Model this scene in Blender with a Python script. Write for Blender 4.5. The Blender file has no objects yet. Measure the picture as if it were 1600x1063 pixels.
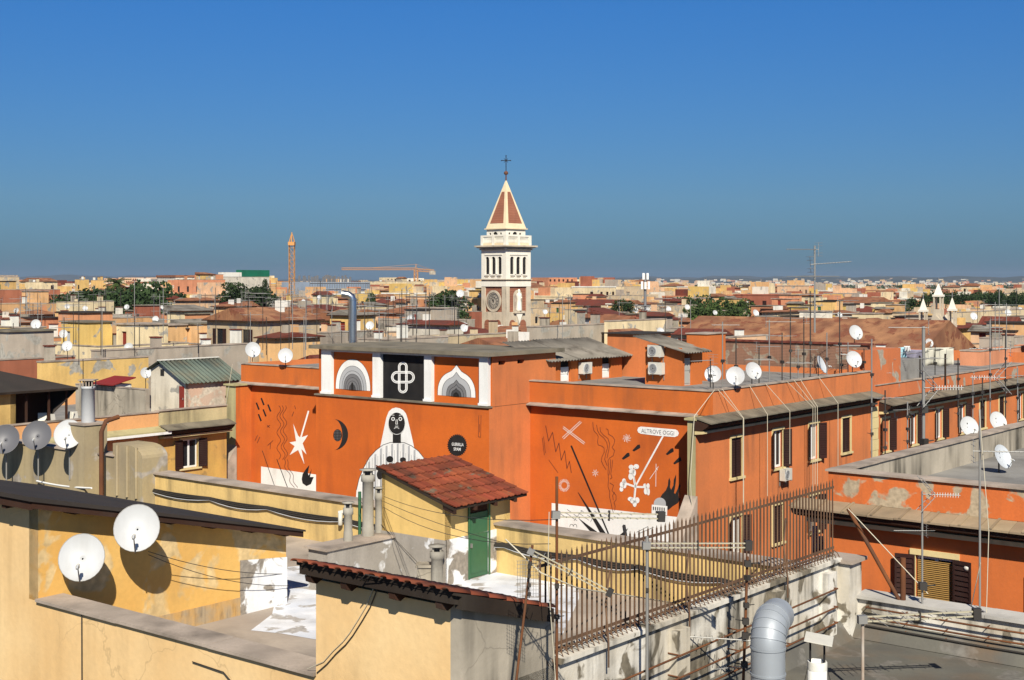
import bpy, bmesh, math, random
from mathutils import Vector, Matrix
random.seed(7)
S = bpy.context.scene
COL = S.collection
R = math.radians
F, CX, HY = 2100.0, 800.0, 440.0          # photo pixels: focal length, centre, horizon
G = -26.0                                  # street level below the eye
# ------------------------------------------------------------ camera, sky, sun
cam_d = bpy.data.cameras.new('camera'); cam = bpy.data.objects.new('camera', cam_d); COL.objects.link(cam)
cam.location = (0, 0, 0); cam.rotation_euler = (R(90), 0, 0)
cam_d.sensor_width = 36; cam_d.lens = 36*F/1600
cam_d.shift_y = -(531.5-HY)/1600
cam_d.clip_start = .5; cam_d.clip_end = 40000
S.camera = cam
SUN_AZ, SUN_EL = R(6), R(39)               # azimuth: right of straight behind the camera
sd = Vector((math.sin(SUN_AZ)*math.cos(SUN_EL), -math.cos(SUN_AZ)*math.cos(SUN_EL), math.sin(SUN_EL)))
sl = bpy.data.lights.new('sun', 'SUN'); sl.energy = 5.0; sl.angle = R(.53); sl.color = (1, .93, .80)
so = bpy.data.objects.new('sun', sl); COL.objects.link(so); so.rotation_euler = sd.to_track_quat('Z', 'Y').to_euler()
W = bpy.data.worlds.new('World'); S.world = W; W.use_nodes = True
nt = W.node_tree; nt.nodes.clear()
sky = nt.nodes.new('ShaderNodeTexSky'); sky.sky_type = 'NISHITA'; sky.sun_disc = False
sky.sun_elevation = SUN_EL; sky.sun_rotation = math.atan2(sd.x, sd.y)
sky.air_density = 1.0; sky.dust_density = .6; sky.ozone_density = 2.5
tc = nt.nodes.new('ShaderNodeTexCoord'); sp = nt.nodes.new('ShaderNodeSeparateXYZ')
nt.links.new(tc.outputs['Generated'], sp.inputs[0])
rp = nt.nodes.new('ShaderNodeValToRGB'); nt.links.new(sp.outputs[2], rp.inputs[0])
e = rp.color_ramp.elements
e[0].position = 0; e[0].color = (.13, .27, .49, 1); e[1].position = .42; e[1].color = (.09, .28, .56, 1); x = e.new(1.0); x.color = (.05, .15, .33, 1)
x = e.new(.06); x.color = (.19, .34, .54, 1); x = e.new(.2); x.color = (.14, .395, .72, 1)
mx = nt.nodes.new('ShaderNodeMix'); mx.data_type = 'RGBA'; mx.blend_type = 'MULTIPLY'; mx.inputs[0].default_value = 1
nt.links.new(sky.outputs[0], mx.inputs[6]); nt.links.new(rp.outputs[0], mx.inputs[7])
bg = nt.nodes.new('ShaderNodeBackground'); bg.inputs[1].default_value = .085
wo = nt.nodes.new('ShaderNodeOutputWorld')
nt.links.new(mx.outputs[2], bg.inputs[0]); nt.links.new(bg.outputs[0], wo.inputs[0])
S.view_settings.view_transform = 'Standard'; S.view_settings.look = 'None'
S.view_settings.exposure = .48; S.view_settings.gamma = 1
try: S.view_settings.use_curve_mapping = False
except Exception: pass
S.cycles.max_bounces = 5; S.cycles.diffuse_bounces = 2; S.cycles.glossy_bounces = 2; S.cycles.volume_bounces = 0
S.cycles.transparent_max_bounces = 4

# ------------------------------------------------------------ materials
MATS = {}
def _n(nt, t, **kw):
    n = nt.nodes.new(t)
    for k, v in kw.items(): setattr(n, k, v)
    return n
def mat(name, col, col2=None, crack=0, dirt=.25, dirtcol=(.06, .05, .04), patch=0, patchcol=(.4, .38, .33), scale=1.0, rough=.9,
        metal=0, bump=.15, rnd=0, stripe=None, fine=.12, streak=True):
    if name in MATS: return MATS[name]
    m = bpy.data.materials.new(name); m.use_nodes = True; nt = m.node_tree; L = nt.links.new
    b = nt.nodes['Principled BSDF']; b.inputs['Roughness'].default_value = rough; b.inputs['Metallic'].default_value = metal
    b.inputs['Specular IOR Level'].default_value = .2 if rough > .6 else .5
    geo = _n(nt, 'ShaderNodeNewGeometry')
    pos = geo.outputs['Position']
    def noise(sc, det=3, vec=None, dist=0):
        n = _n(nt, 'ShaderNodeTexNoise'); n.inputs['Scale'].default_value = sc; n.inputs['Detail'].default_value = det
        n.inputs['Distortion'].default_value = dist; L(vec or pos, n.inputs['Vector']); return n.outputs[0]
    def ramp(v, a, c):
        r = _n(nt, 'ShaderNodeMapRange'); r.inputs['From Min'].default_value = a; r.inputs['From Max'].default_value = c
        L(v, r.inputs['Value']); return r.outputs[0]
    def mix(f, a, c, bt='MIX'):
        x = _n(nt, 'ShaderNodeMix', data_type='RGBA', blend_type=bt)
        if isinstance(f, (int, float)): x.inputs[0].default_value = f
        else: L(f, x.inputs[0])
        for i, q in ((6, a), (7, c)):
            if isinstance(q, tuple): x.inputs[i].default_value = (*q, 1)
            else: L(q, x.inputs[i])
        return x.outputs[2]
    def mul(a, k):
        x = _n(nt, 'ShaderNodeMath', operation='MULTIPLY'); L(a, x.inputs[0])
        if isinstance(k, (int, float)): x.inputs[1].default_value = k
        else: L(k, x.inputs[1])
        return x.outputs[0]
    col2 = col2 or tuple(c*.8 for c in col)
    c = mix(ramp(noise(.45*scale, 4), .35, .65), col, col2)
    nf = noise(9*scale, 5)
    c = mix(mul(ramp(nf, .35, .75), fine*2), c, tuple(q*.6 for q in col))
    if patch:
        p = ramp(noise(.8*scale, 7, dist=.6), .62-patch, .66-patch)
        c = mix(p, c, mix(ramp(noise(5*scale, 4), .3, .7), patchcol, tuple(q*.62 for q in patchcol)))
    if crack:
        nv = _n(nt, 'ShaderNodeTexNoise'); nv.inputs['Scale'].default_value = 1.3; nv.inputs['Detail'].default_value = 4; L(pos, nv.inputs['Vector'])
        va = _n(nt, 'ShaderNodeVectorMath', operation='MULTIPLY_ADD'); L(nv.outputs['Color'], va.inputs[0]); va.inputs[1].default_value = (.9, .9, .9); L(pos, va.inputs[2])
        vo = _n(nt, 'ShaderNodeTexVoronoi', feature='DISTANCE_TO_EDGE'); vo.inputs['Scale'].default_value = .42; L(va.outputs[0], vo.inputs['Vector'])
        inv = _n(nt, 'ShaderNodeMath', operation='SUBTRACT'); inv.inputs[0].default_value = 1; L(ramp(vo.outputs['Distance'], .001, .007), inv.inputs[1])
        c = mix(mul(mul(inv.outputs[0], ramp(noise(.35, 3), .48, .6)), crack), c, tuple(q*.35 for q in col))
    if dirt:
        vec = pos
        if streak:
            mp = _n(nt, 'ShaderNodeMapping'); mp.inputs['Scale'].default_value = (2.2*scale, 2.2*scale, .22*scale); L(pos, mp.inputs['Vector']); vec = mp.outputs[0]
        d = mul(ramp(noise(1.0, 5, vec), .42, .8), ramp(noise(.5*scale, 3), .35, .7))
        c = mix(mul(d, dirt*2.2), c, dirtcol)
    if rnd:
        oi = _n(nt, 'ShaderNodeObjectInfo'); hs = _n(nt, 'ShaderNodeHueSaturation'); L(c, hs.inputs['Color'])
        L(ramp2(nt, oi.outputs['Random'], 1-rnd, 1+rnd), hs.inputs['Value'])
        L(ramp2(nt, mul(oi.outputs['Random'], 7.31), .495, .505, True), hs.inputs['Hue'])
        c = hs.outputs[0]
    L(c, b.inputs['Base Color'])
    h = nf
    if stripe:                                    # (axis vector, period m, strength) fine relief like tiles or corrugation too small to model
        ax, per, st = stripe
        dt = _n(nt, 'ShaderNodeVectorMath', operation='DOT_PRODUCT'); L(pos, dt.inputs[0]); dt.inputs[1].default_value = ax
        s1 = _n(nt, 'ShaderNodeMath', operation='SINE'); L(mul(dt.outputs['Value'], 2*math.pi/per), s1.inputs[0])
        h2 = mul(s1.outputs[0], st)
        ad = _n(nt, 'ShaderNodeMath', operation='ADD'); L(h, ad.inputs[0]); L(h2, ad.inputs[1]); h = ad.outputs[0]
    if bump:
        bp = _n(nt, 'ShaderNodeBump'); bp.inputs['Strength'].default_value = bump; bp.inputs['Distance'].default_value = .03
        L(h, bp.inputs['Height']); L(bp.outputs[0], b.inputs['Normal'])
    MATS[name] = m; m['n'] = name
    return m
def ramp2(nt, v, lo, hi, frac=False):
    if frac:
        f = _n(nt, 'ShaderNodeMath', operation='FRACT'); nt.links.new(v, f.inputs[0]); v = f.outputs[0]
    r = _n(nt, 'ShaderNodeMapRange'); r.inputs['To Min'].default_value = lo; r.inputs['To Max'].default_value = hi
    nt.links.new(v, r.inputs['Value']); return r.outputs[0]
def flat(name, col, rough=.6, metal=0, rnd=0):
    return mat(name, col, tuple(c*.92 for c in col), dirt=.06, rough=rough, metal=metal, bump=0, fine=.04, rnd=rnd)

D1 = Vector((.77797, -.62836, 0)); D2 = Vector((.62836, .77797, 0)); UP = Vector((0, 0, 1))
M_mural = mat('mural orange paint', (.59, .132, .020), (.47, .105, .02), dirt=.3, dirtcol=(.22, .05, .018), scale=.7, fine=.10)
M_mural2 = mat('orange parapet paint', (.57, .142, .028), (.47, .12, .026), dirt=.3, fine=.12)
M_side = mat('weathered orange render', (.62, .19, .062), (.50, .165, .06), dirt=.30, patch=.0, fine=.12)
M_sideC = mat('peeling orange render', (.56, .17, .065), (.48, .15, .06), dirt=.15, patch=.03, patchcol=(.42, .36, .28))
M_orange = mat('plain orange render', (.56, .155, .038), (.46, .13, .035), dirt=.12)
M_front = mat('pale yellow render', (.78, .56, .29), (.70, .46, .21), dirt=.27, fine=.11, dirtcol=(.25, .16, .07), crack=.32)
M_ochre = mat('ochre render', (.72, .45, .14), (.66, .37, .10), dirt=.3, dirtcol=(.30, .20, .09), patch=.09, patchcol=(.74, .54, .27), scale=1.2, crack=.45)
M_ypar = mat('dirty yellow render', (.70, .49, .19), (.56, .40, .17), dirt=.55, dirtcol=(.10, .08, .05), scale=1.4)
M_yel = mat('mustard render', (.68, .47, .17), (.56, .37, .13), dirt=.5, dirtcol=(.12, .08, .03))
M_cream = mat('cream trim paint', (.66, .54, .27), (.6, .48, .25), dirt=.25)
M_greencream = mat('lichen cream render', (.42, .38, .20), (.36, .32, .18), dirt=.4)
M_conc = mat('stained concrete', (.44, .39, .31), (.30, .265, .21), crack=.9, dirt=.75, dirtcol=(.05, .045, .035), scale=1.2)
M_cope = mat('stone coping', (.46, .38, .31), (.30, .25, .205), dirt=.55, streak=False, scale=2.6, fine=.2)
M_lime = mat('limewashed concrete', (.70, .67, .60), (.48, .43, .34), dirt=.95, dirtcol=(.05, .045, .035), patch=.085, patchcol=(.22, .19, .14), scale=2.1)
M_white_patch = mat('brushed white waterproofing', (.80, .80, .80), (.72, .73, .74), dirt=.2, patch=.13, patchcol=(.33, .29, .24), scale=2.2)
M_greyw = mat('grey render with white smears', (.34, .31, .27), (.29, .265, .23), dirt=.2, patch=.04, patchcol=(.72, .72, .72), scale=2.0)
M_floor = mat('terrace screed', (.44, .37, .30), (.33, .28, .235), dirt=.5, streak=False, scale=1.0, dirtcol=(.10, .085, .07))
M_floorw = mat('white terrace paint', (.78, .79, .82), (.55, .58, .64), dirt=.6, dirtcol=(.3, .28, .26), patch=.07, patchcol=(.46, .43, .40), scale=2.4, streak=False)
M_bitu = mat('grey bitumen roofing', (.135, .13, .108), (.095, .09, .08), dirt=.5, dirtcol=(.17, .10, .05), streak=False, scale=1.6, patch=.05, patchcol=(.18, .17, .15))
M_roofgrey = mat('grey roof screed', (.27, .26, .24), (.20, .195, .185), dirt=.4, streak=False, scale=1.2)
M_slab = mat('lichen roof slab', (.22, .19, .14), (.15, .135, .10), dirt=.4, streak=False, scale=2)
M_darkroof = mat('dark roofing felt', (.032, .028, .025), (.045, .035, .03), dirt=.2, streak=False)
M_brownwood = mat('dark brown timber', (.055, .022, .012), (.03, .015, .01), dirt=.3)
M_blackwood_and_shade = mat('black timber and eave shade', (.018, .013, .010), (.03, .02, .014), dirt=.3)  # black of timber, and of the shade painted under the hut eave
M_tile = mat('red clay tile', (.25, .060, .027), (.16, .042, .022), dirt=.8, dirtcol=(.04, .022, .016), streak=False, rnd=.2, scale=2.5, patch=.01, patchcol=(.17, .12, .08))
M_tiler = mat('terracotta tiled roof', (.30, .13, .065), (.20, .085, .05), dirt=.45, dirtcol=(.10, .05, .03), streak=False, scale=2, stripe=((.778, -.628, 0), .25, .6), bump=.4)
M_tilebr = mat('weathered brown tiled roof', (.36, .18, .09), (.19, .085, .05), dirt=.6, fine=.25, patch=.07, patchcol=(.24, .09, .05), dirtcol=(.12, .05, .03), streak=False, scale=1.2, stripe=((.778, -.628, 0), .25, .6), bump=.35)
M_tiledk = mat('dark red tiled roof', (.17, .042, .026), (.12, .035, .025), dirt=.3, streak=False, stripe=((.778, -.628, 0), .5, 1), bump=.6)
M_crim = mat('crimson sheet roof', (.24, .022, .022), (.19, .02, .02), dirt=.15, streak=False)
M_corr = mat('grey corrugated sheet', (.24, .215, .18), (.17, .155, .13), dirt=.5, streak=False, scale=2)
M_greenroof = mat('green corrugated sheet', (.14, .17, .135), (.095, .125, .11), dirt=.5, dirtcol=(.18, .12, .07), stripe=((.628, .778, 0), .35, 2), bump=.8, streak=False)
M_white = mat('white paint', (.80, .80, .78), (.72, .72, .69), dirt=.22, dirtcol=(.3, .27, .22), fine=.09, bump=.12, scale=1.3); M_black = mat('black paint', (.010, .010, .011), (.022, .020, .019), dirt=.2, dirtcol=(.06, .05, .045), fine=.1, bump=.12, scale=1.3); M_wire = flat('dark cable', (.03, .026, .022))
M_offwhite = mat('white masonry paint', (.76, .75, .69), (.68, .66, .58), dirt=.3)
M_dish = mat('dish white enamel', (.54, .55, .56), (.46, .47, .47), dirt=.3, dirtcol=(.25, .23, .2), rough=.45, bump=0, fine=.03, rnd=.08)
M_dishg = mat('dish grey enamel', (.115, .115, .125), (.10, .10, .11), dirt=.1, rough=.5, bump=0, fine=.03)
M_dishb = mat('dish translucent grey', (.50, .53, .56), (.44, .47, .50), dirt=.2, rough=.5, bump=0, fine=.05)
M_galv = flat('galvanised steel', (.27, .265, .25), .5, .3); M_alu = flat('bare aluminium', (.38, .375, .35), .5, .3)
M_rust = mat('rusty iron', (.17, .065, .025), (.10, .04, .02), dirt=.4, bump=0, scale=3)
M_rustfence = mat('rusty fence iron', (.145, .085, .05), (.085, .045, .028), dirt=.4, bump=0, scale=3)
M_chrome = mat('polished steel flue', (.55, .57, .6), (.5, .52, .55), dirt=.1, rough=.28, metal=.95, bump=0)
M_duct = mat('painted grey duct', (.36, .39, .42), (.33, .36, .39), dirt=.15, rough=.5, metal=.25, bump=0, fine=.05)
M_greendoor = mat('green door paint', (.035, .12, .055), (.03, .10, .05), dirt=.15, rough=.5)
M_reddoor = mat('rust red door paint', (.22, .03, .02), (.18, .03, .02), dirt=.3)
M_shut = mat('brown shutter paint', (.032, .011, .009), (.022, .009, .007), dirt=.2, rough=.85, bump=0)
M_glass = mat('dark window glass', (.012, .014, .018), (.02, .022, .026), dirt=0, rough=.12, bump=0)
M_curt = mat('white curtain', (.42, .40, .36), (.34, .33, .30), dirt=.1, bump=0)
M_grey1 = flat('light grey paint', (.42, .43, .44)); M_grey2 = flat('mid grey paint', (.17, .17, .175)); M_grey3 = flat('dark grey paint', (.05, .05, .052))
M_brick = mat('old brown brick', (.27, .135, .085), (.22, .13, .09), dirt=.4, patch=.10, patchcol=(.34, .27, .20), scale=1.3, stripe=((0, 0, 1), .09, .5), bump=.3)
M_towerb = mat('tower brick panel', (.30, .12, .07), (.25, .10, .06), dirt=.1, stripe=((0, 0, 1), .5, 1), bump=.4)
M_towerw = mat('tower white stone', (.80, .76, .66), (.74, .70, .6), dirt=.1); M_towert = mat('tower travertine', (.58, .50, .38), (.5, .43, .33), dirt=.35)
M_towery = mat('spire cream render', (.76, .63, .42), (.70, .57, .37), dirt=.1)
M_bamboo = mat('bamboo blind', (.42, .25, .075), (.32, .18, .05), dirt=.2, stripe=((0, 0, 1), .05, 2), bump=.8)
M_net = mat('blue scaffold netting', (.26, .32, .40), (.20, .25, .32), dirt=.15, scale=.3); M_yelmetal = flat('yellow crane steel', (.55, .26, .07))
M_plastic = mat('cream plastic housing', (.62, .60, .53), (.55, .53, .46), dirt=.2, rough=.5, bump=0)
M_leaf = mat('dark foliage', (.032, .055, .018), (.022, .04, .014), dirt=0, bump=0, scale=.5, rnd=.25); M_leaf2 = mat('green foliage', (.055, .085, .02), (.035, .06, .018), dirt=0, bump=0, rnd=.25)
M_trunk = mat('bark', (.10, .07, .05), dirt=.3)
M_far = [mat('wall ' + n, c, None, dirt=.35, patch=p, rnd=.14, dirtcol=tuple(q*.3 for q in c), bump=.1) for n, c, p in (
    ('apricot', (.70, .43, .20), .02), ('ochre', (.70, .46, .17), .02), ('peach', (.72, .47, .28), .03), ('cream', (.74, .61, .38), .02), ('sand', (.58, .46, .30), .04),
    ('coral', (.60, .27, .14), 0), ('grey beige', (.42, .36, .29), .05), ('off white', (.72, .67, .56), .02), ('brick red', (.36, .13, .075), 0), ('mustard', (.68, .47, .15), .02))]
MF = {m['n'][5:]: m for m in M_far}

# ------------------------------------------------------------ mesh helpers
ORG = {}
class MB:
    def __init__(s): s.v = []; s.f = []; s.m = []; s.mats = []; s.sm = []
    def mi(s, m):
        if m not in s.mats: s.mats.append(m)
        return s.mats.index(m)
    def add(s, vs, fs, m, smooth=False):
        o = len(s.v); s.v += [Vector(v) for v in vs]; k = s.mi(m)
        for f in fs: s.f.append([i+o for i in f]); s.m.append(k); s.sm.append(smooth)
        return s
    def poly(s, pts, m): return s.add(pts, [list(range(len(pts)))], m)
    def obox(s, p, a, b, c, m):                   # corner p and three edge vectors
        p, a, b, c = map(Vector, (p, a, b, c))
        vs = [p, p+a, p+a+b, p+b, p+c, p+a+c, p+a+b+c, p+b+c]
        if a.cross(b).dot(c) < 0: fs = [[0, 1, 2, 3], [7, 6, 5, 4], [0, 4, 5, 1], [1, 5, 6, 2], [2, 6, 7, 3], [3, 7, 4, 0]]
        else: fs = [[3, 2, 1, 0], [4, 5, 6, 7], [1, 5, 4, 0], [2, 6, 5, 1], [3, 7, 6, 2], [0, 4, 7, 3]]
        return s.add(vs, fs, m)
    def box(s, x0, x1, y0, y1, z0, z1, m): return s.obox((x0, y0, z0), (x1-x0, 0, 0), (0, y1-y0, 0), (0, 0, z1-z0), m)
    def prism(s, base, h, m):                      # base polygon (list of points) swept by vector h
        n = len(base); h = Vector(h); b = [Vector(q) for q in base]
        nr = Vector((0, 0, 0))
        for i in range(n): nr += b[i].cross(b[(i+1) % n])
        fs = [list(range(n))[::-1], list(range(n, 2*n))] + [[i, (i+1) % n, (i+1) % n+n, i+n] for i in range(n)]
        if nr.dot(h) < 0: fs = [f[::-1] for f in fs]
        return s.add(b+[q+h for q in b], fs, m)
    def tube(s, pts, r, m, n=6, r2=None, cap=True, smooth=True):
        pts = [Vector(p) for p in pts]; k = len(pts); vs = []; a = None
        for i, p in enumerate(pts):
            t = (pts[min(i+1, k-1)]-pts[max(i-1, 0)]).normalized()
            if a is None: ref = Vector((0, 0, 1)) if abs(t.z) < .9 else Vector((1, 0, 0)); a = t.cross(ref)
            else: a = a-t*a.dot(t)
            a = a.normalized(); b = t.cross(a)
            rr = r if r2 is None else r+(r2-r)*i/(k-1)
            for j in range(n):
                an = 2*math.pi*j/n; vs.append(p+a*math.cos(an)*rr+b*math.sin(an)*rr)
        fs = [[i*n+j, i*n+(j+1) % n, (i+1)*n+(j+1) % n, (i+1)*n+j] for i in range(k-1) for j in range(n)]
        fs = [f[::-1] for f in fs]
        s.add(vs, fs, m, smooth)
        if cap:
            s.add(vs[:n], [list(range(n))], m); s.add(vs[-n:], [list(range(n))[::-1]], m)
        return s
    def lathe(s, prof, c, m, n=16, smooth=True, axis=None):
        c = Vector(c); vs = []; k = len(prof)
        for r, z in prof:
            for j in range(n):
                a = 2*math.pi*j/n; vs.append(c+Vector((r*math.cos(a), r*math.sin(a), z)))
        fs = [[i*n+j, i*n+(j+1) % n, (i+1)*n+(j+1) % n, (i+1)*n+j] for i in range(k-1) for j in range(n)]
        return s.add(vs, fs, m, smooth)
    def build(s, name, parent=None, label=None, cat=None, group=None, kind=None, mats=None):
        me = bpy.data.meshes.new(name); o = ORG.get(parent, Vector((0, 0, 0))) if parent else Vector((0, 0, 0))
        me.from_pydata([tuple(v-o) for v in s.v], [], s.f)
        for m in s.mats: me.materials.append(m)
        me.polygons.foreach_set('material_index', s.m); me.polygons.foreach_set('use_smooth', s.sm); me.update()
        ob = bpy.data.objects.new(name, me); COL.objects.link(ob)
        if parent: ob.parent = parent; ORG[ob] = o
        tag(ob, label, cat, group, kind); return ob
    def mesh(s, name):
        ob = s.build(name); me = ob.data; bpy.data.objects.remove(ob); return me
def tag(o, label=None, cat=None, group=None, kind=None):
    if label: o['label'] = label
    if cat: o['category'] = cat
    if group: o['group'] = group
    if kind: o['kind'] = kind
    return o
def thing(name, loc, label=None, cat=None, group=None, rz=0):
    o = bpy.data.objects.new(name, None); COL.objects.link(o); o.location = loc; o.rotation_euler = (0, 0, rz)
    o.empty_display_size = .3; ORG[o] = Vector(loc); return tag(o, label, cat, group)
def inst(name, me, parent, loc=(0, 0, 0), rz=0, sc=None, M=None):
    """a part sharing mesh data; loc is in world space (parent unrotated)"""
    ob = bpy.data.objects.new(name, me); COL.objects.link(ob); ob.parent = parent
    if M is not None:
        M = M.copy(); M.translation -= ORG[parent]; ob.matrix_local = M
    else:
        ob.location = Vector(loc)-ORG[parent]; ob.rotation_euler = (0, 0, rz)
        if sc: ob.scale = sc
    ORG[ob] = ORG[parent]; return ob
CH = {}
def copy_tree(o, parent=None):
    c = o.copy(); COL.objects.link(c); c.parent = parent
    if o not in CH: CH[o] = list(o.children)
    for k in CH[o]: copy_tree(k, c)
    return c

class Pl:
    """a vertical plane (wall line) through p along d; finds points on it from where they show in the photograph"""
    def __init__(s, p, d): s.p = Vector((p[0], p[1], 0)); s.d = Vector(d)
    def t(s, px):
        k = (px-CX)/F; return (k*s.p.y-s.p.x)/(s.d.x-k*s.d.y)
    def at(s, t, z=0): q = s.p+s.d*t; return Vector((q.x, q.y, z))
    def pt(s, px, py):
        q = s.p+s.d*s.t(px); return Vector((q.x, q.y, -(py-HY)*q.y/F))
    def z(s, px, py): return s.pt(px, py).z
def P(px, py, Y): return Vector(((px-CX)/F*Y, Y, -(py-HY)*Y/F))

def wall(mb, p, d, L, z0, z1, m, holes=(), depth=.2, n=None):
    """wall face from p along d with real openings; holes=(a,b,za,zb); n=outward normal. Opening reveals are depth deep and closed behind."""
    p = Vector((p[0], p[1], 0)); d = Vector(d); n = Vector(n)
    us = sorted({0, L} | {q for h in holes for q in h[:2]}); zs = sorted({z0, z1} | {q for h in holes for q in h[2:]})
    def V(u, z, k=0): q = p+d*u-n*k; return (q.x, q.y, z)
    flip = d.cross(UP).dot(n) < 0
    def quad(a, b, c, e, m=m): mb.add([a, b, c, e], [[3, 2, 1, 0] if flip else [0, 1, 2, 3]], m)
    for i in range(len(us)-1):
        for j in range(len(zs)-1):
            um, zm = (us[i]+us[i+1])/2, (zs[j]+zs[j+1])/2
            if any(h[0] < um < h[1] and h[2] < zm < h[3] for h in holes): continue
            quad(V(us[i], zs[j]), V(us[i+1], zs[j]), V(us[i+1], zs[j+1]), V(us[i], zs[j+1]))
    for a, b, c, e in holes:
        quad(V(a, c), V(a, c, depth), V(a, e, depth), V(a, e)); quad(V(b, c, depth), V(b, c), V(b, e), V(b, e, depth))
        quad(V(a, c, 0), V(b, c, 0), V(b, c, depth), V(a, c, depth)); quad(V(a, e, depth), V(b, e, depth), V(b, e), V(a, e))
def frame_M(p, d, z, n):
    """local x along the wall, y outward (towards -y local = outward n), z up"""
    n = Vector(n); d = Vector(d); X = UP.cross(n).normalized()*-1 if False else d
    M = Matrix.Identity(4)
    M.col[0][:3] = d; M.col[1][:3] = -n; M.col[2][:3] = UP; M.translation = Vector((p[0], p[1], z)); return M
# ------------------------------------------------------------ windows shared by every building (unit 1 x 1, origin at bottom centre, y into the wall)
def _leaf(x0, x1, y0, th, m, slats=14, ang=0):
    mb = MB(); b = .05
    mb.box(x0, x0+b, y0, y0+th, 0, 1, m); mb.box(x1-b, x1, y0, y0+th, 0, 1, m)
    mb.box(x0+b, x1-b, y0, y0+th, 0, .05, m); mb.box(x0+b, x1-b, y0, y0+th, .95, 1, m)
    for i in range(slats):
        z = .05+.9*i/slats
        mb.add([(x0+b, y0, z), (x1-b, y0, z), (x1-b, y0+th, z+.9/slats*1.15), (x0+b, y0+th, z+.9/slats*1.15)], [[0, 1, 2, 3]], m)
    return mb
ME_shut = _leaf(-.25, .25, 0, .04, M_shut).mesh('shutter')
def _sash():
    mb = MB()
    for x0, x1 in ((-.5, -.44), (.44, .5), (-.05, .05)): mb.box(x0, x1, .12, .16, 0, 1, M_white)
    for x0, x1 in ((-.44, -.05), (.05, .44)):
        mb.box(x0, x1, .125, .155, 0, .06, M_white); mb.box(x0, x1, .125, .155, .95, 1, M_white)
    return mb
ME_sash = _sash().mesh('sash')
ME_pane = MB().box(-.5, .5, .165, .2, 0, 1, M_glass).mesh('pane')
ME_curt = MB().box(.05, .44, .135, .15, 0, .95, M_curt).mesh('curtain')
def _surround(m, sill=True):
    mb = MB(); k = .14
    mb.box(-.5-k, -.5, -.04, .02, 0, 1, m); mb.box(.5, .5+k, -.04, .02, 0, 1, m); mb.box(-.5-k, .5+k, -.06, .02, 1, 1.07, m)
    mb.box(-.5-k-.05, .5+k+.05, -.12, .05, -.06, 0, m); return mb
ME_surr = _surround(M_cream).mesh('surround')
def _small(kind):
    mb = MB(); mb.box(-.5, .5, .10, .16, 0, 1, M_glass if kind != 'shut' else M_shut)
    if kind == 'white':
        for x in (-.5, -.04, .44): mb.box(x, x+.07, .07, .10, 0, 1, M_white)
        mb.box(-.43, .44, .07, .10, .93, 1, M_white)
    if kind == 'open':
        mb.box(-1.0, -.52, -.06, -.02, 0, 1, M_shut); mb.box(.52, 1.0, -.06, -.02, 0, 1, M_shut)
    return mb
ME_small = {k: _small(k).mesh('window_'+k) for k in ('white', 'open', 'shut', 'dark')}
def SM(M, sx, sy, sz): return M @ Matrix.Diagonal((sx, sy, sz, 1))
def window(root, pl, n, tc, z0, w, h, style='open', surr=True, ang=25):
    c = pl.at(tc, z0); M = frame_M(c, pl.d, z0, n)
    wi = inst('window', ME_surr if surr else ME_sash, root, M=SM(M, w, 1, h))
    def sub(name, me, M2):
        ob = bpy.data.objects.new(name, me); COL.objects.link(ob); ob.parent = wi; ORG[ob] = ORG[root]
        ob.matrix_local = (Matrix.Translation(-ORG[root]) @ SM(M, w, 1, h)).inverted() @ Matrix.Translation(-ORG[root]) @ M2; return ob
    sub('pane', ME_pane, SM(M, w, 1, h))
    if surr and style != 'closed': sub('sash', ME_sash, SM(M, w, 1, h))
    if style == 'curtain': sub('curtain', ME_curt, SM(M, w, 1, h))
    if style in ('open', 'curtain'):
        for s in (-1, 1):
            T = Matrix.Translation((s*w/2, -.07, 0)) @ Matrix.Rotation(R(-s*ang), 4, 'Z') @ Matrix.Translation((s*w/4, -.03, 0)) @ Matrix.Diagonal((w, 1, h, 1))
            sub('shutter', ME_shut, M @ T)
    if style == 'closed':
        for s in (-1, 1): sub('shutter', ME_shut, M @ Matrix.Translation((s*w/4, .03, 0)) @ Matrix.Diagonal((w, 1, h, 1)))
    return wi

def gabled_sheet(mb, p, a, b, m, per=.2, amp=.035, th=.02):
    """corrugated sheet: corner p, a = along eave (waves cross it), b = up the slope"""
    p, a, b = Vector(p), Vector(a), Vector(b); n = a.cross(b).normalized(); n = n if n.z > 0 else -n
    k = max(4, int(a.length/per*4)); vs = []
    for j in range(2):
        for i in range(k+1):
            vs.append(p+a*(i/k)+b*j+n*amp*math.sin(i*math.pi/2))
    m2 = len(vs); vs += [v-n*th for v in vs]
    fs = [[i, i+1, i+k+2, i+k+1] for i in range(k)] + [[m2+i+k+1, m2+i+k+2, m2+i+1, m2+i] for i in range(k)] + [[i, m2+i, m2+i+1, i+1] for i in range(k)] + [[m2+i+k+1, i+k+1, i+k+2, m2+i+k+2] for i in range(k)]
    mb.add(vs, fs, m, True)

# ------------------------------------------------------------ GROUND
g = MB(); g.poly([(-9000, -300, G), (9000, -300, G), (14000, 14000, G), (-14000, 14000, G)], mat('city ground', (.16, .14, .12), (.10, .10, .08), dirt=.3, streak=False, scale=.02, bump=0))
g.build('ground', label='dusty city ground between the houses', kind='structure')

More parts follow.
